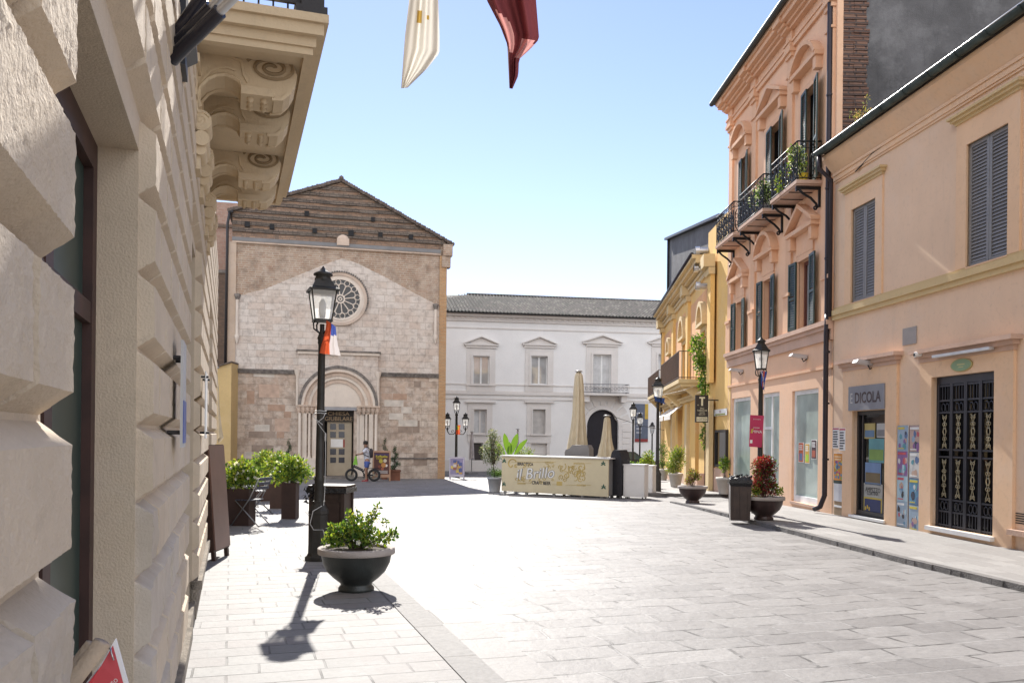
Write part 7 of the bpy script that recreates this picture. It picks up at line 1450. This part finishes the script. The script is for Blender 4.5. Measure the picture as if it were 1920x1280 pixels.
closed_parasol('closed cream parasol beside the far end of the rusticated palazzo', 399, 690, 20.5, 0.14, 0.34, 1.5, sd=4); closed_parasol('thin grey closed parasol before the left part of the grey palazzo', 884, 810, 52, 0.12, 0.3, 0.9, sd=5, m=fw); closed_parasol('small closed parasol behind the banana plant', 970, 805, 52, 0.1, 0.22, 0.9, sd=6, m=fw)
# potted plants around the bar
gp_ = G(927, 922); t = thing('plant_pot', 'grey plastic pot holding the olive tree, left of the bar', 'pot', gp_+Vector((0, 0.2, 0))); mb = MB(C((0.42, 0.43, 0.45), 0.5, 0, 'grey_pot')); mb.lathe([(0.17, 0), (0.225, 0.4), (0.25, 0.41), (0.25, 0.47), (0.22, 0.47), (0.21, 0.42)], (0, 0, 0), 24, cap=False); part('pot_body', mb, t); mb = MB(SOIL); mb.lathe([(0.21, 0.42), (0, 0.43)], (0, 0, 0), 16, cap=False); part('soil', mb, t)
bl = [(0.05, 0, 1.55, 0.28, 0.26, 0.35), (-0.2, 0, 1.3, 0.24, 0.25, 0.3), (0.2, 0, 1.25, 0.2, 0.2, 0.25), (-0.05, 0, 1.05, 0.3, 0.25, 0.2), (0.0, 0, 1.85, 0.15, 0.15, 0.2)]
plantobj('olive_tree', 'silvery olive tree in the grey pot left of the bar', 'tree', gp_+Vector((-0.08, 0.2, 0)), bl, 2300, 0.065, [LEAF_O, LEAF_V, LEAF_C, LEAF_O], [[(0.08, 0, 0.4), (0.05, 0, 0.8), (0.0, 0, 1.2), (0.05, 0, 1.7)]]+sprigs((0.04, 0, 0.9), bl, 18, 4), 0.3, 60, stemr=0.02)
plantobj('low_rosemary', 'low green herb filling the pot below the olive tree', 'plant', gp_+Vector((0, 0.2, 0)), [(-0.02, -0.02, 0.62, 0.27, 0.22, 0.17), (0.15, 0, 0.56, 0.2, 0.2, 0.12)], 800, 0.06, [LEAF_B, LEAF_C, LEAF_B], (), 0.25, 61)
bY2 = 30.0; a = P(955, 862, bY2); a.z = gz(bY2)+0.3; t = thing('banana_plant', 'broad leaved bright green banana plant behind the bar', 'plant', a)
bgm = leafmat('leaf_banana', (0.11, 0.22, 0.03), 0.3)
for i, (dx_, hz, ln_, ww) in enumerate(((-0.35, 1.5, 0.6, 0.16), (-0.12, 1.75, 0.7, 0.2), (0.18, 1.75, 0.75, 0.22), (0.4, 1.55, 0.6, 0.17), (0.0, 1.45, 0.5, 0.18), (-0.5, 1.25, 0.4, 0.12))):
    mb = MB(bgm); base = Vector((dx_*0.15, 0, 0.7)); tip = Vector((dx_*1.3, 0.1*(-1)**i, hz)); d = tip-base; sd_ = Vector((d.z, 0, -d.x)).normalized(); vs = []
    for q in range(11):
        s_ = q/10; c = base+d*s_+Vector((dx_*0.25*s_*s_, 0, -0.1*s_**3)); wq = ww*math.sin(PI*min(1, max(0.02, (s_-0.2)/0.8)))**0.7*0.5 if s_ > 0.2 else 0.012
        vs += [c-sd_*wq+Vector((0, -0.05*wq, 0)), c+Vector((0, 0.03, 0)), c+sd_*wq+Vector((0, -0.05*wq, 0))]
    mb.add(vs, [f for q in range(10) for f in ((3*q, 3*q+1, 3*q+4, 3*q+3), (3*q+1, 3*q+2, 3*q+5, 3*q+4))], True); part('leaf', mb, t, fix=False)
mb = MB(potm); mb.lathe([(0.16, -0.3), (0.22, 0.1), (0.24, 0.15)], (0, 0, 0), 16); mb.m = LEAF_B; mb.cyl((0, 0, 0.1), (0, 0, 0.8), 0.05, 0.03, 8); part('stem_and_pot', mb, t)
def potplant(label, u, vb, Y, pot, blobs, n, size, mats, sd, asp=0.45, z=None, name='potted_bush'):
    a = P(u, vb, Y); a.z = gz(Y)+(z or 0); t = thing(name, label, 'plant', a); mb = MB(pot); mb.lathe([(0.17, 0), (0.25, 0.42), (0.27, 0.43), (0.27, 0.5), (0.22, 0.46), (0, 0.46)], (0, 0, 0), 18, cap=False); part('pot', mb, t); mb = MB(); leaves(mb, blobs, n, size, mats, asp, sd); part('foliage', mb, t, fix=False)
    mb = MB(BARK); [mb.tube(s_, 0.01, 4) for s_ in sprigs((0, 0, 0.45), blobs, 8, sd)]; part('stems', mb, t)
potl = C((0.5, 0.47, 0.43), 0.8, 0, 'pale_pot')
potplant('spiky oleander bush behind the bar, right of the banana plant', 985, 880, 30.5, potm, [(0, 0, 1.1, 0.35, 0.3, 0.35), (0.2, 0, 0.85, 0.35, 0.3, 0.25)], 800, 0.12, [LEAF_B, LEAF_A, LEAF_O], 70, 0.2)
potplant('bright green bush left of the lamp behind the white cabinets', 1212, 890, 30.5, potm, [(0, 0, 0.85, 0.3, 0.3, 0.3), (0.05, 0, 1.15, 0.2, 0.2, 0.25), (-0.25, 0, 0.8, 0.2, 0.2, 0.2)], 900, 0.09, [LEAF_A, LEAF_Y, LEAF_B], 71)
potplant('dark small bush behind the larger white cabinet', 1178, 880, 33, potm, [(0, 0, 0.85, 0.3, 0.3, 0.16)], 420, 0.08, [LEAF_B, LEAF_C], 72)
potplant('large oleander bush in a pale pot at the yellow house', 1267, 890, 31.5, potl, [(0, 0, 0.95, 0.33, 0.3, 0.4), (0.1, 0, 1.25, 0.22, 0.2, 0.22), (-0.12, 0, 0.65, 0.25, 0.25, 0.2)], 1300, 0.11, [LEAF_A, LEAF_B, LEAF_O, LEAF_Y], 73, 0.25, 0.1)
potplant('narrow plant in a pale pot against the far yellow wall', 1243, 890, 40, potl, [(0, 0, 1.3, 0.2, 0.2, 0.5), (0, 0, 0.7, 0.2, 0.2, 0.2)], 500, 0.1, [LEAF_B, LEAF_C], 74, 0.3, 0.1)
potplant('small leafy plant at the corner of the salmon house', 1359, 905, 26.2, potl, [(-0.02, 0, 0.9, 0.14, 0.14, 0.22)], 260, 0.09, [LEAF_A, LEAF_B], 75, 0.45, 0.1)
# creeper on the yellow house
x, z = r3(1326, 700); mb = MB(); bl = [(x-0.1, -0.3, 5.2, 0.35, 0.3, 0.5), (x, -0.2, 4.6, 0.45, 0.25, 0.4), (x+0.3, -0.15, 3.9, 0.25, 0.2, 0.45), (x+0.35, -0.12, 3.1, 0.16, 0.12, 0.5), (x+0.35, -0.12, 2.2, 0.14, 0.12, 0.5)]
t = thing('climbing_plant', 'green creeper climbing the yellow house beside the tobacconist sign', 'plant', R3.o, R3.ang); leaves(mb, bl, 1500, 0.1, [LEAF_A, LEAF_B, LEAF_C, LEAF_B], 0.6, 80); part('foliage', mb, t, fix=False); mb = MB(BARK); mb.tube([(x+0.3, -0.08, 0.1), (x+0.35, -0.1, 2), (x+0.3, -0.1, 3.9), (x, -0.15, 5)], 0.02, 5); part('stems', mb, t)
# plants on the balconies of the salmon house
def balplant(label, bal, tx, blobs, n, mats, sd, trough=True):
    xa_, xb_, p_, z = BAL[bal]; x = xa_+(xb_-xa_)*tx; t = thing('balcony_plant', label, 'plant', R2.w(x, -p_+0.16, z+0.08), R2.ang, 'balcony plants'); mb = MB(potm if not trough else C((0.4, 0.4, 0.42), 0.6, 0, 'pale_trough')); mb.box(-0.16, 0.16, -0.09, 0.09, 0, 0.17); part('trough', mb, t); mb = MB(); leaves(mb, blobs, n, 0.07, mats, 0.4, sd); part('foliage', mb, t, fix=False)
balplant('full green plant with white flowers on the nearest iron balcony', 2, 0.78, [(0, 0, 0.5, 0.26, 0.18, 0.36), (-0.1, -0.05, 0.75, 0.18, 0.12, 0.18)], 900, [LEAF_A, LEAF_B, LEAF_Y, PETAL, LEAF_B], 90)
balplant('trailing greenery on the middle of the nearest iron balcony', 2, 0.3, [(0, -0.05, 0.35, 0.3, 0.14, 0.3), (0.1, -0.1, 0.1, 0.2, 0.1, 0.15)], 420, [LEAF_A, LEAF_B, LEAF_Y], 91)
balplant('bushy plant with white flowers on the middle iron balcony', 1, 0.8, [(0, 0, 0.45, 0.3, 0.18, 0.35)], 900, [LEAF_B, LEAF_C, LEAF_C, PETAL, LEAF_A], 92); balplant('pale flowering plant at the far side of the middle iron balcony', 1, 0.45, [(0, 0, 0.5, 0.2, 0.14, 0.28)], 380, [LEAF_B, PETAL, LEAF_A, LEAF_O], 93)
mb = MB(C((0.6, 0.45, 0.03), 0.6, 0, 'yellow_plastic')); mb.lathe([(0.08, 0), (0.1, 0.15), (0.11, 0.16)], (0, 0, 0), 14); xa_, xb_, p_, z = BAL[2]; solo('yellow_bucket', mb, 'small yellow pot on the nearest iron balcony', 'pot', R2.w(xb_-0.12, -p_+0.2, z+0.081), 0)
# weeds on the gutter
x, z = r1(1655, 190); t = plantobj('roof_weed', 'dry yellow weeds growing on the roof edge of the peach house', 'plant', R1.w(x, -0.35, EAV+0.12), [(0, 0, 0.12, 0.2, 0.08, 0.12), (0.25, 0, 0.1, 0.15, 0.06, 0.1), (-0.2, 0, 0.08, 0.12, 0.06, 0.08), (0.05, 0, 0.42, 0.05, 0.05, 0.06), (0.0, 0, 0.3, 0.04, 0.04, 0.03)], 240, 0.05, [LEAF_Y, leafmat('leaf_dry', (0.45, 0.32, 0.2)), LEAF_O], [[(0, 0, 0), (0.03, 0, 0.25), (0.05, 0, 0.45)], [(0, 0, 0), (-0.05, 0, 0.3)], [(0.1, 0, 0), (0.16, 0, 0.3)]], 0.3, 95)
# ------------------------------------------------------------------ signs, posters and fittings on the right
def sheetp(name, label, F_, u0, u1, vt, vb, off, draw, cat='poster', group=None, th=0.01):
    x0, z0 = F_.px(u0, vb, -off); x1, z1 = F_.px(u1, vt, -off); t = thing(name, label, cat, F_.w((x0+x1)/2, -off, (z0+z1)/2), F_.ang, group); W_, H_ = x1-x0, z1-z0
    mb = MB(PAPER); mb.box(-W_/2, W_/2, 0, th, -H_/2, H_/2); part('sheet', mb, t); mb = MB(); draw(mb, W_, H_); part('print', mb, t, fix=False); return t
def lines(mb, W_, H_, n, m, x0=-0.4, x1=0.4, z0=-0.4, z1=0.4, seed=0):
    rg = random.Random(seed); mb.m = m
    for i in range(n): z = H_*(z0+(z1-z0)*(i+0.2)/n); h_ = H_*(z1-z0)/n*0.5; mb.box(W_*x0, W_*(x1-rg.uniform(0, 0.25)), -0.003, -0.0005, z, z+h_)
def collage(cols, n, seed):
    def d(mb, W_, H_):
        rg = random.Random(seed)
        for i in range(n): mb.m = C(cols[rg.randrange(len(cols))], 0.5, spec=0.4); w_, h_ = W_*rg.uniform(0.08, 0.34), H_*rg.uniform(0.015, 0.085); x, z = rg.uniform(-W_/2, W_/2-w_), rg.uniform(-H_/2, H_/2-h_); mb.box(x, x+w_, -0.0015-0.00006*i, -0.0005, z, z+h_)
    return d
gc = ((0.1, 0.25, 0.4), (0.5, 0.1, 0.12), (0.05, 0.06, 0.1), (0.4, 0.55, 0.62), (0.6, 0.6, 0.58), (0.25, 0.12, 0.3), (0.1, 0.16, 0.3), (0.3, 0.4, 0.5), (0.5, 0.35, 0.3), (0.1, 0.3, 0.35))
def mag(seed, bgc):
    def d(mb, W_, H_):
        rg = random.Random(seed); mb.m = C(bgc, 0.5); mb.box(-W_/2, W_/2, -0.001, -0.0002, -H_/2, H_/2)
        for r in range(4):                                       # four covers, one above the other
            z0 = -H_/2+H_*r/4+0.008; z1 = z0+H_/4-0.016; h_ = z1-z0; mb.m = C(rg.choice(gc), 0.4); mb.box(-W_*0.47, W_*0.47, -0.0022, -0.001, z0, z1)
            for q in range(9):
                mb.m = C(rg.choice(gc+((0.5, 0.34, 0.26), (0.04, 0.03, 0.03), (0.55, 0.4, 0.32))), 0.5); cx_, cz_ = rg.uniform(-0.32, 0.32)*W_, z0+h_*rg.uniform(0.15, 0.72); r_ = rg.uniform(0.05, 0.17)*W_
                mb.prism([(max(-W_*0.46, min(W_*0.46, cx_+r_*math.cos(t)*rg.uniform(0.8, 1.1))), cz_+r_*1.3*math.sin(t)*rg.uniform(0.7, 1.1)) for t in np.linspace(0, 2*PI, 11)[:-1]], -0.003-0.0003*q, -0.0021)
            mb.m = rg.choice((PAPER, C((0.55, 0.08, 0.1), 0.5), C((0.6, 0.5, 0.08), 0.5))); mb.box(-W_*0.42, W_*rg.uniform(0.1, 0.42), -0.0065, -0.002, z1-h_*0.14, z1-h_*0.05); mb.box(-W_*0.4, W_*rg.uniform(-0.1, 0.3), -0.0065, -0.002, z0+h_*0.06, z0+h_*0.1)
    return d
sheetp('magazine_rack', 'left column of glossy magazine posters beside the news stand door', R1, 1681, 1703, 797, 985, 0.03, mag(11, (0.3, 0.42, 0.5)), 'poster rack', 'magazine posters')
sheetp('magazine_rack', 'right column of darker magazine posters between the news stand and the gate', R1, 1703.5, 1728, 797, 994, 0.03, mag(12, (0.12, 0.16, 0.25)), 'poster rack', 'magazine posters')
def news(seed):
    def d(mb, W_, H_): mb.m = C((0.5, 0.08, 0.12), 0.6); mb.box(-W_*0.48, W_*0.48, -0.002, -0.0005, H_*0.4, H_*0.47); lines(mb, W_, H_, 7, C((0.04, 0.04, 0.05), 0.6), -0.42, 0.42, -0.46, 0.36, seed)
    return d
sheetp('news_bill', 'left newspaper bill pinned over the orange poster', R1, 1561, 1573, 801, 840, 0.05, news(1), group='newspaper bills'); sheetp('news_bill', 'right newspaper bill overlapping the door surround', R1, 1573.5, 1585, 802, 844, 0.055, news(2), group='newspaper bills')
def orp(mb, W_, H_):
    mb.m = C((0.62, 0.26, 0.05), 0.6); mb.box(-W_*0.48, W_*0.48, -0.002, -0.0005, -H_*0.48, H_*0.48); rg = random.Random(4)
    for i in range(28): mb.m = C(rg.choice(((0.6, 0.5, 0.1), (0.08, 0.06, 0.2), (0.1, 0.25, 0.35), (0.4, 0.08, 0.2), (0.2, 0.4, 0.1))), 0.6); x, z = rg.uniform(-0.42, 0.3)*W_, rg.uniform(-0.35, 0.2)*H_; mb.box(x, x+0.07, -0.003-0.00005*i, -0.0005, z, z+0.05)
    mb.m = PAPER; mb.text('FESTIVAL', 0, H_*0.3, -0.003, w=W_*0.7) if False else lines(mb, W_, H_, 2, C((0.7, 0.5, 0.3), 0.6), -0.4, 0.4, 0.25, 0.42)
    mb.m = C((0.03, 0.05, 0.04), 0.6); mb.box(-W_*0.48, W_*0.48, -0.003, -0.0005, -H_*0.48, -H_*0.38)
sheetp('orange_poster', 'bright orange summer event poster left of the news stand door', R1, 1562.5, 1583.5, 849, 906, 0.03, orp)
sheetp('blank_panel', 'blank whitish panel below the orange poster', R1, 1563, 1583, 907, 938, 0.03, lambda mb, W_, H_: (setattr(mb, 'm', C((0.6, 0.6, 0.62), 0.4)), mb.box(-W_*0.48, W_*0.48, -0.002, -0.0005, -H_*0.48, H_*0.48)), 'panel')
mb = MB(C((0.35, 0.25, 0.15), 0.8, 0, 'ply_backing')); x0, z0 = R1.px(1564, 968, -0.02); x1, z1 = R1.px(1584, 940, -0.02); mb.box(0, x1-x0, 0, 0.015, 0, z1-z0); mb.m = PAPER; mb.box(0.0, x1-x0, -0.005, 0, (z1-z0)*0.6, (z1-z0)*0.72); solo('plywood_strip', mb, 'worn plywood board at the foot of the wall below the blank panel', 'board', R1.w(x0, -0.02, z0), R1.ang)
# shop window stickers, crimson lamp banner, tobacconist sign, notice case
for i, (u0, u1, vt, vb, col, c2, lb) in enumerate(((1497, 1507, 829, 866, (0.55, 0.12, 0.04), (0.15, 0.2, 0.35), 'red and orange flyer on the nearest shop window'), (1509, 1518, 831, 868, (0.6, 0.35, 0.05), (0.35, 0.6, 0.05), 'orange and lime flyer on the nearest shop window'), (1521, 1531, 824, 860, (0.05, 0.02, 0.03), (0.4, 0.1, 0.06), 'black and red flyer on the nearest shop window'))):
    sheetp('window_flyer', lb, R2, u0, u1, vt, vb, -0.07, lambda mb, W_, H_, col=col, c2=c2: (setattr(mb, 'm', C(col, 0.5)), mb.box(-W_*0.45, W_*0.45, -0.002, -0.0005, -H_*0.47, H_*0.47), setattr(mb, 'm', C(c2, 0.5)), mb.box(-W_*0.3, W_*0.3, -0.003, -0.0005, -H_*0.4, -H_*0.05), lines(mb, W_, H_, 3, PAPER, -0.35, 0.35, 0.1, 0.4, 3)), group='flyers on the shop window')
Yb = g2_.y-0.1; o = P(1418, 807, Yb); c4 = [P(u, v, Yb)-o for u, v in ((1406.5, 777.5), (1432.5, 779), (1428, 838.5), (1404.5, 837))]; rdb = C((0.46, 0.02, 0.09), 0.5, 0, 'crimson_banner', var=0.08)
mb = MB(rdb); mb.prism([(c.x, c.z) for c in c4], -0.005, 0.005); t = solo('lamp_banner', mb, 'crimson event banner strapped to the right pavement lamp post', 'banner', o, 0.0); mb = MB(PAPER)
mb.T = Matrix.Rotation(0.05, 4, 'Y'); mb.text('MINA', 0.02, -0.02, -0.006, w=0.2); mb.text('DONNA', 0.0, 0.06, -0.006, w=0.13); mb.text('SPETTACOLO', 0.0, 0.24, -0.006, w=0.16); mb.box(-0.12, -0.07, -0.007, -0.0055, -0.27, -0.2); lines(mb, 0.26, 0.6, 3, C((0.65, 0.4, 0.42), 0.6), -0.2, 0.35, -0.45, -0.33); mb.m = C((0.55, 0.4, 0.05), 0.5); mb.prism([(-0.12, -0.05), (-0.08, -0.06), (-0.06, 0.04), (-0.1, 0.03)], -0.009, -0.0055); part('print', mb, t, fix=False); t.rotation_euler = (0, 0, 0)
tY = 27.8; o = P(1315.5, 766, tY); w_, h_ = 24/FPX*tY, 51/FPX*tY; t = thing('tobacconist_sign', 'black projecting tobacconist sign with a large white T', 'sign', o, 0.05); mb = MB(C((0.025, 0.022, 0.022), 0.4, 0, 'black_sign')); mb.box(-w_/2, w_/2, -0.05, 0.05, -h_/2, h_/2); mb.box(w_/2, w_/2+0.35, -0.015, 0.015, h_*0.3, h_*0.34); part('box', mb, t)
mb = MB(C((0.72, 0.68, 0.5), 0.6, 0, 'cream_letters')); z = h_/2; mb.box(-0.09, 0.09, -0.056, -0.05, z-0.11, z-0.06); mb.box(-0.03, 0.03, -0.056, -0.05, z-0.34, z-0.11); mb.text('SALI', 0, z-0.42, -0.052, w=0.12); mb.text('TABACCHI', 0, z-0.49, -0.052, w=0.32); mb.text('VALORI', 0, z-0.56, -0.052, w=0.17); mb.text('BOLLATI', 0, z-0.62, -0.052, w=0.2); mb.text('45', -0.13, z-0.32, -0.052, w=0.05); mb.box(-w_/2+0.03, w_/2-0.03, -0.055, -0.051, -h_/2+0.03, -h_/2+0.17); mb.m = blk; mb.text('LOTTO', 0, -h_/2+0.1, -0.057, w=0.3); part('lettering', mb, t, fix=False)
# flat wall between yellow and salmon houses
EW = Frame(6.60, 29.6, -0.2, 6.58-6.60, 26.5-29.6)
sheetp('brand_plate', 'small white plate with a dark round emblem above the notice case', EW, 1338, 1363, 765, 780, 0.05, lambda mb, W_, H_: (setattr(mb, 'm', C((0.2, 0.03, 0.04), 0.5)), mb.prism(arcpts(0, H_*0.12, H_*0.25, 0, 2*PI, 12)[:-1], -0.004, 0), setattr(mb, 'm', C((0.3, 0.32, 0.05), 0.5)), mb.box(-W_*0.36, W_*0.36, -0.004, 0, -H_*0.42, -H_*0.2)), 'sign')
x0, z0 = EW.px(1342, 874, -0.05); x1, z1 = EW.px(1364, 805, -0.05); t = thing('notice_case', 'dark framed glazed notice case on the end wall of the yellow house', 'notice case', EW.w(x0, -0.1, z0), EW.ang); mb = MB(DARKIRON); W_, H_ = x1-x0, z1-z0; mb.box(0, W_, 0, 0.08, 0, 0.08); mb.box(0, W_, 0, 0.08, H_-0.08, H_); mb.box(0, 0.08, 0, 0.08, 0.08, H_-0.08); mb.box(W_-0.08, W_, 0, 0.08, 0.08, H_-0.08); part('frame', mb, t); mb = MB(glass('case_glass', (0.03, 0.022, 0.015), 0.05)); mb.quad((0.08, 0.05, 0.08), (W_-0.08, 0.05, 0.08), (W_-0.08, 0.05, H_-0.08), (0.08, 0.05, H_-0.08)); part('pane', mb, t, fix=False)
# wall lamps
def walllamp(label, F_, u, v, ln_=0.4):
    x, z = F_.px(u, v, -0.2); t = thing('wall_lamp', label, 'wall lamp', F_.w(x, 0, z), F_.ang, 'spotlights over the shops'); mb = MB(C((0.5, 0.5, 0.52), 0.4, 0.4, 'grey_casting')); mb.prism([(-0.02, -0.02), (-ln_, 0.04), (-ln_*0.9, 0.1), (-0.12, 0.08), (-0.02, 0.06)], -0.09, 0.09, 'x'); part('head', mb, t); mb = MB(DARKIRON); mb.tube([(0, 0.0, -0.02), (0, -0.08, -0.08), (0, -0.12, 0.0)], 0.015, 5); part('arm', mb, t)
walllamp('grey spotlight over the window between the lamp post and downpipe', R2, 1497, 671); walllamp('grey spotlight at the far end of the salmon house front', R2, 1380, 697); walllamp('grey spotlight over the news stand sign', R1, 1620, 684)
mb = MB(C((0.6, 0.6, 0.6), 0.4, 0.2, 'tube_housing')); x0, z0 = R1.px(1750, 671, -0.15); x1, z1 = R1.px(1858, 655, -0.15); mb.box(0, x1-x0, -0.18, -0.1, 0, 0.045); mb.box(0.1, 0.16, -0.1, 0, 0.01, 0.035); mb.box(x1-x0-0.16, x1-x0-0.1, -0.1, 0, 0.01, 0.035); solo('strip_light', mb, 'long pale strip light over the iron gate', 'strip light', R1.w(x0, 0, (z0+z1)/2), R1.ang)
x, z = R1.px(1803, 684, -0.06); t = thing('oval_plaque', 'oval greenish plaque above the iron gate', 'plaque', R1.w(x, -0.056, z), R1.ang); mb = MB(C((0.42, 0.36, 0.13), 0.5, 0, 'brass_edge')); ow = (R1.px(1823, 684)[0]-R1.px(1783, 684)[0])/2; mb.prism(arcpts(0, 0, ow, 0, 2*PI, 28, 0.105/ow)[:-1], -0.015, 0.0); part('plate', mb, t); mb = MB(C((0.22, 0.32, 0.17), 0.5, 0, 'green_enamel')); mb.prism(arcpts(0, 0, ow*0.9, 0, 2*PI, 28, 0.105/ow)[:-1], -0.018, -0.0155); mb.m = C((0.5, 0.45, 0.2), 0.5); mb.box(-0.1, 0.1, -0.02, -0.0185, 0.0, 0.02); mb.box(-0.06, 0.06, -0.02, -0.0185, -0.04, -0.025); part('inscription', mb, t)
x, z = R1.px(1722, 665, -0.15); t = thing('security_camera', 'white security camera on the wall between the two doors', 'camera', R1.w(x, 0, z), R1.ang); mb = MB(WHITE); mb.cyl((0, -0.22, 0), (0.03, -0.1, 0.02), 0.045, n=12); mb.m = DARK; mb.cyl((0, -0.221, 0), (0, -0.23, 0), 0.03, n=10); part('body', mb, t); mb = MB(WHITE); mb.cyl((0.03, -0.1, 0.0), (0.05, 0.0, -0.05), 0.018, n=8); mb.cyl((0.05, -0.01, -0.05), (0.05, 0, -0.05), 0.05, n=12); part('mount', mb, t)
# poster on the grey palazzo and a car behind the cabinets
x0, z0 = gp(1190, 828); x1, z1 = gp(1215, 757); t = thing('event_banner', 'dark blue exhibition banner with yellow edge on the grey palazzo wall', 'banner', GP.w((x0+x1)/2, -0.03, (z0+z1)/2), GP.ang); W_, H_ = x1-x0, z1-z0; mb = MB(C((0.10, 0.12, 0.17), 0.6, 0, 'slate_print')); mb.box(-W_/2, W_/2, -0.02, 0.0, -H_/2, H_/2); part('sheet', mb, t); mb = MB(C((0.5, 0.33, 0.05), 0.6)); mb.box(W_*0.25, W_*0.5, -0.025, -0.021, H_*0.1, H_*0.5); mb.m = C((0.25, 0.03, 0.03), 0.6); mb.box(-W_/2, W_/2, -0.025, -0.021, -H_/2, -H_*0.42); mb.m = C((0.4, 0.42, 0.45), 0.6); lines(mb, W_, H_, 6, C((0.35, 0.36, 0.4), 0.6), -0.4, 0.2, -0.3, 0.3); mb.T = Matrix.Translation((0, -0.02, 0)); lines(mb, W_, H_, 6, C((0.35, 0.36, 0.4), 0.6), -0.4, 0.2, -0.3, 0.3); part('print', mb, t)
a = P(1172, 880, 47); t = thing('parked_car', 'dark car parked before the grey palazzo, half hidden by the white cabinets', 'car', (a.x, a.y, gz(47)), 0.1)
mb = MB(C((0.02, 0.035, 0.05), 0.25, 0.3, 'dark_paint', spec=0.8)); mb.prism([(-2.0, 0.35), (2.0, 0.35), (2.05, 0.75), (1.5, 0.9), (0.9, 1.0), (0.35, 1.42), (-1.0, 1.45), (-1.7, 1.0), (-2.0, 0.9)], -0.75, 0.75); part('body', mb, t); mb = MB(glass('car_glass', (0.05, 0.09, 0.1), 0.05)); mb.prism([(-0.95, 1.02), (0.8, 1.02), (0.32, 1.36), (-0.95, 1.38)], -0.756, 0.756); part('window', mb, t)
for x in (-1.25, 1.25):
    mb = MB(tyre); mb.cyl((x, -0.78, 0.32), (x, 0.78, 0.32), 0.32, n=18); part('wheel', mb, t)
# overhead wire
mb = MB(C((0.03, 0.03, 0.03), 0.6)); a, b = P(1152, 781, 36), P(1245, 806, 38); mb.tube([Vector((0, 0, 0)), (b-a)*0.5-Vector((0, 0, 0.08)), b-a], 0.012, 4); solo('overhead_wire', mb, 'thin dark wire strung from the small parasol to the yellow house', 'wire', a)
mb = MB(C((0.6, 0.6, 0.6), 0.5)); a, b = P(1236, 742, 27.6), P(1322, 716, 31.5); mb.tube([Vector((0, 0, 0)), (b-a)*0.5-Vector((0, 0, 0.06)), b-a], 0.012, 4); solo('overhead_wire', mb, 'pale wire from the lamp behind the white cabinets up to the yellow house', 'wire', a)
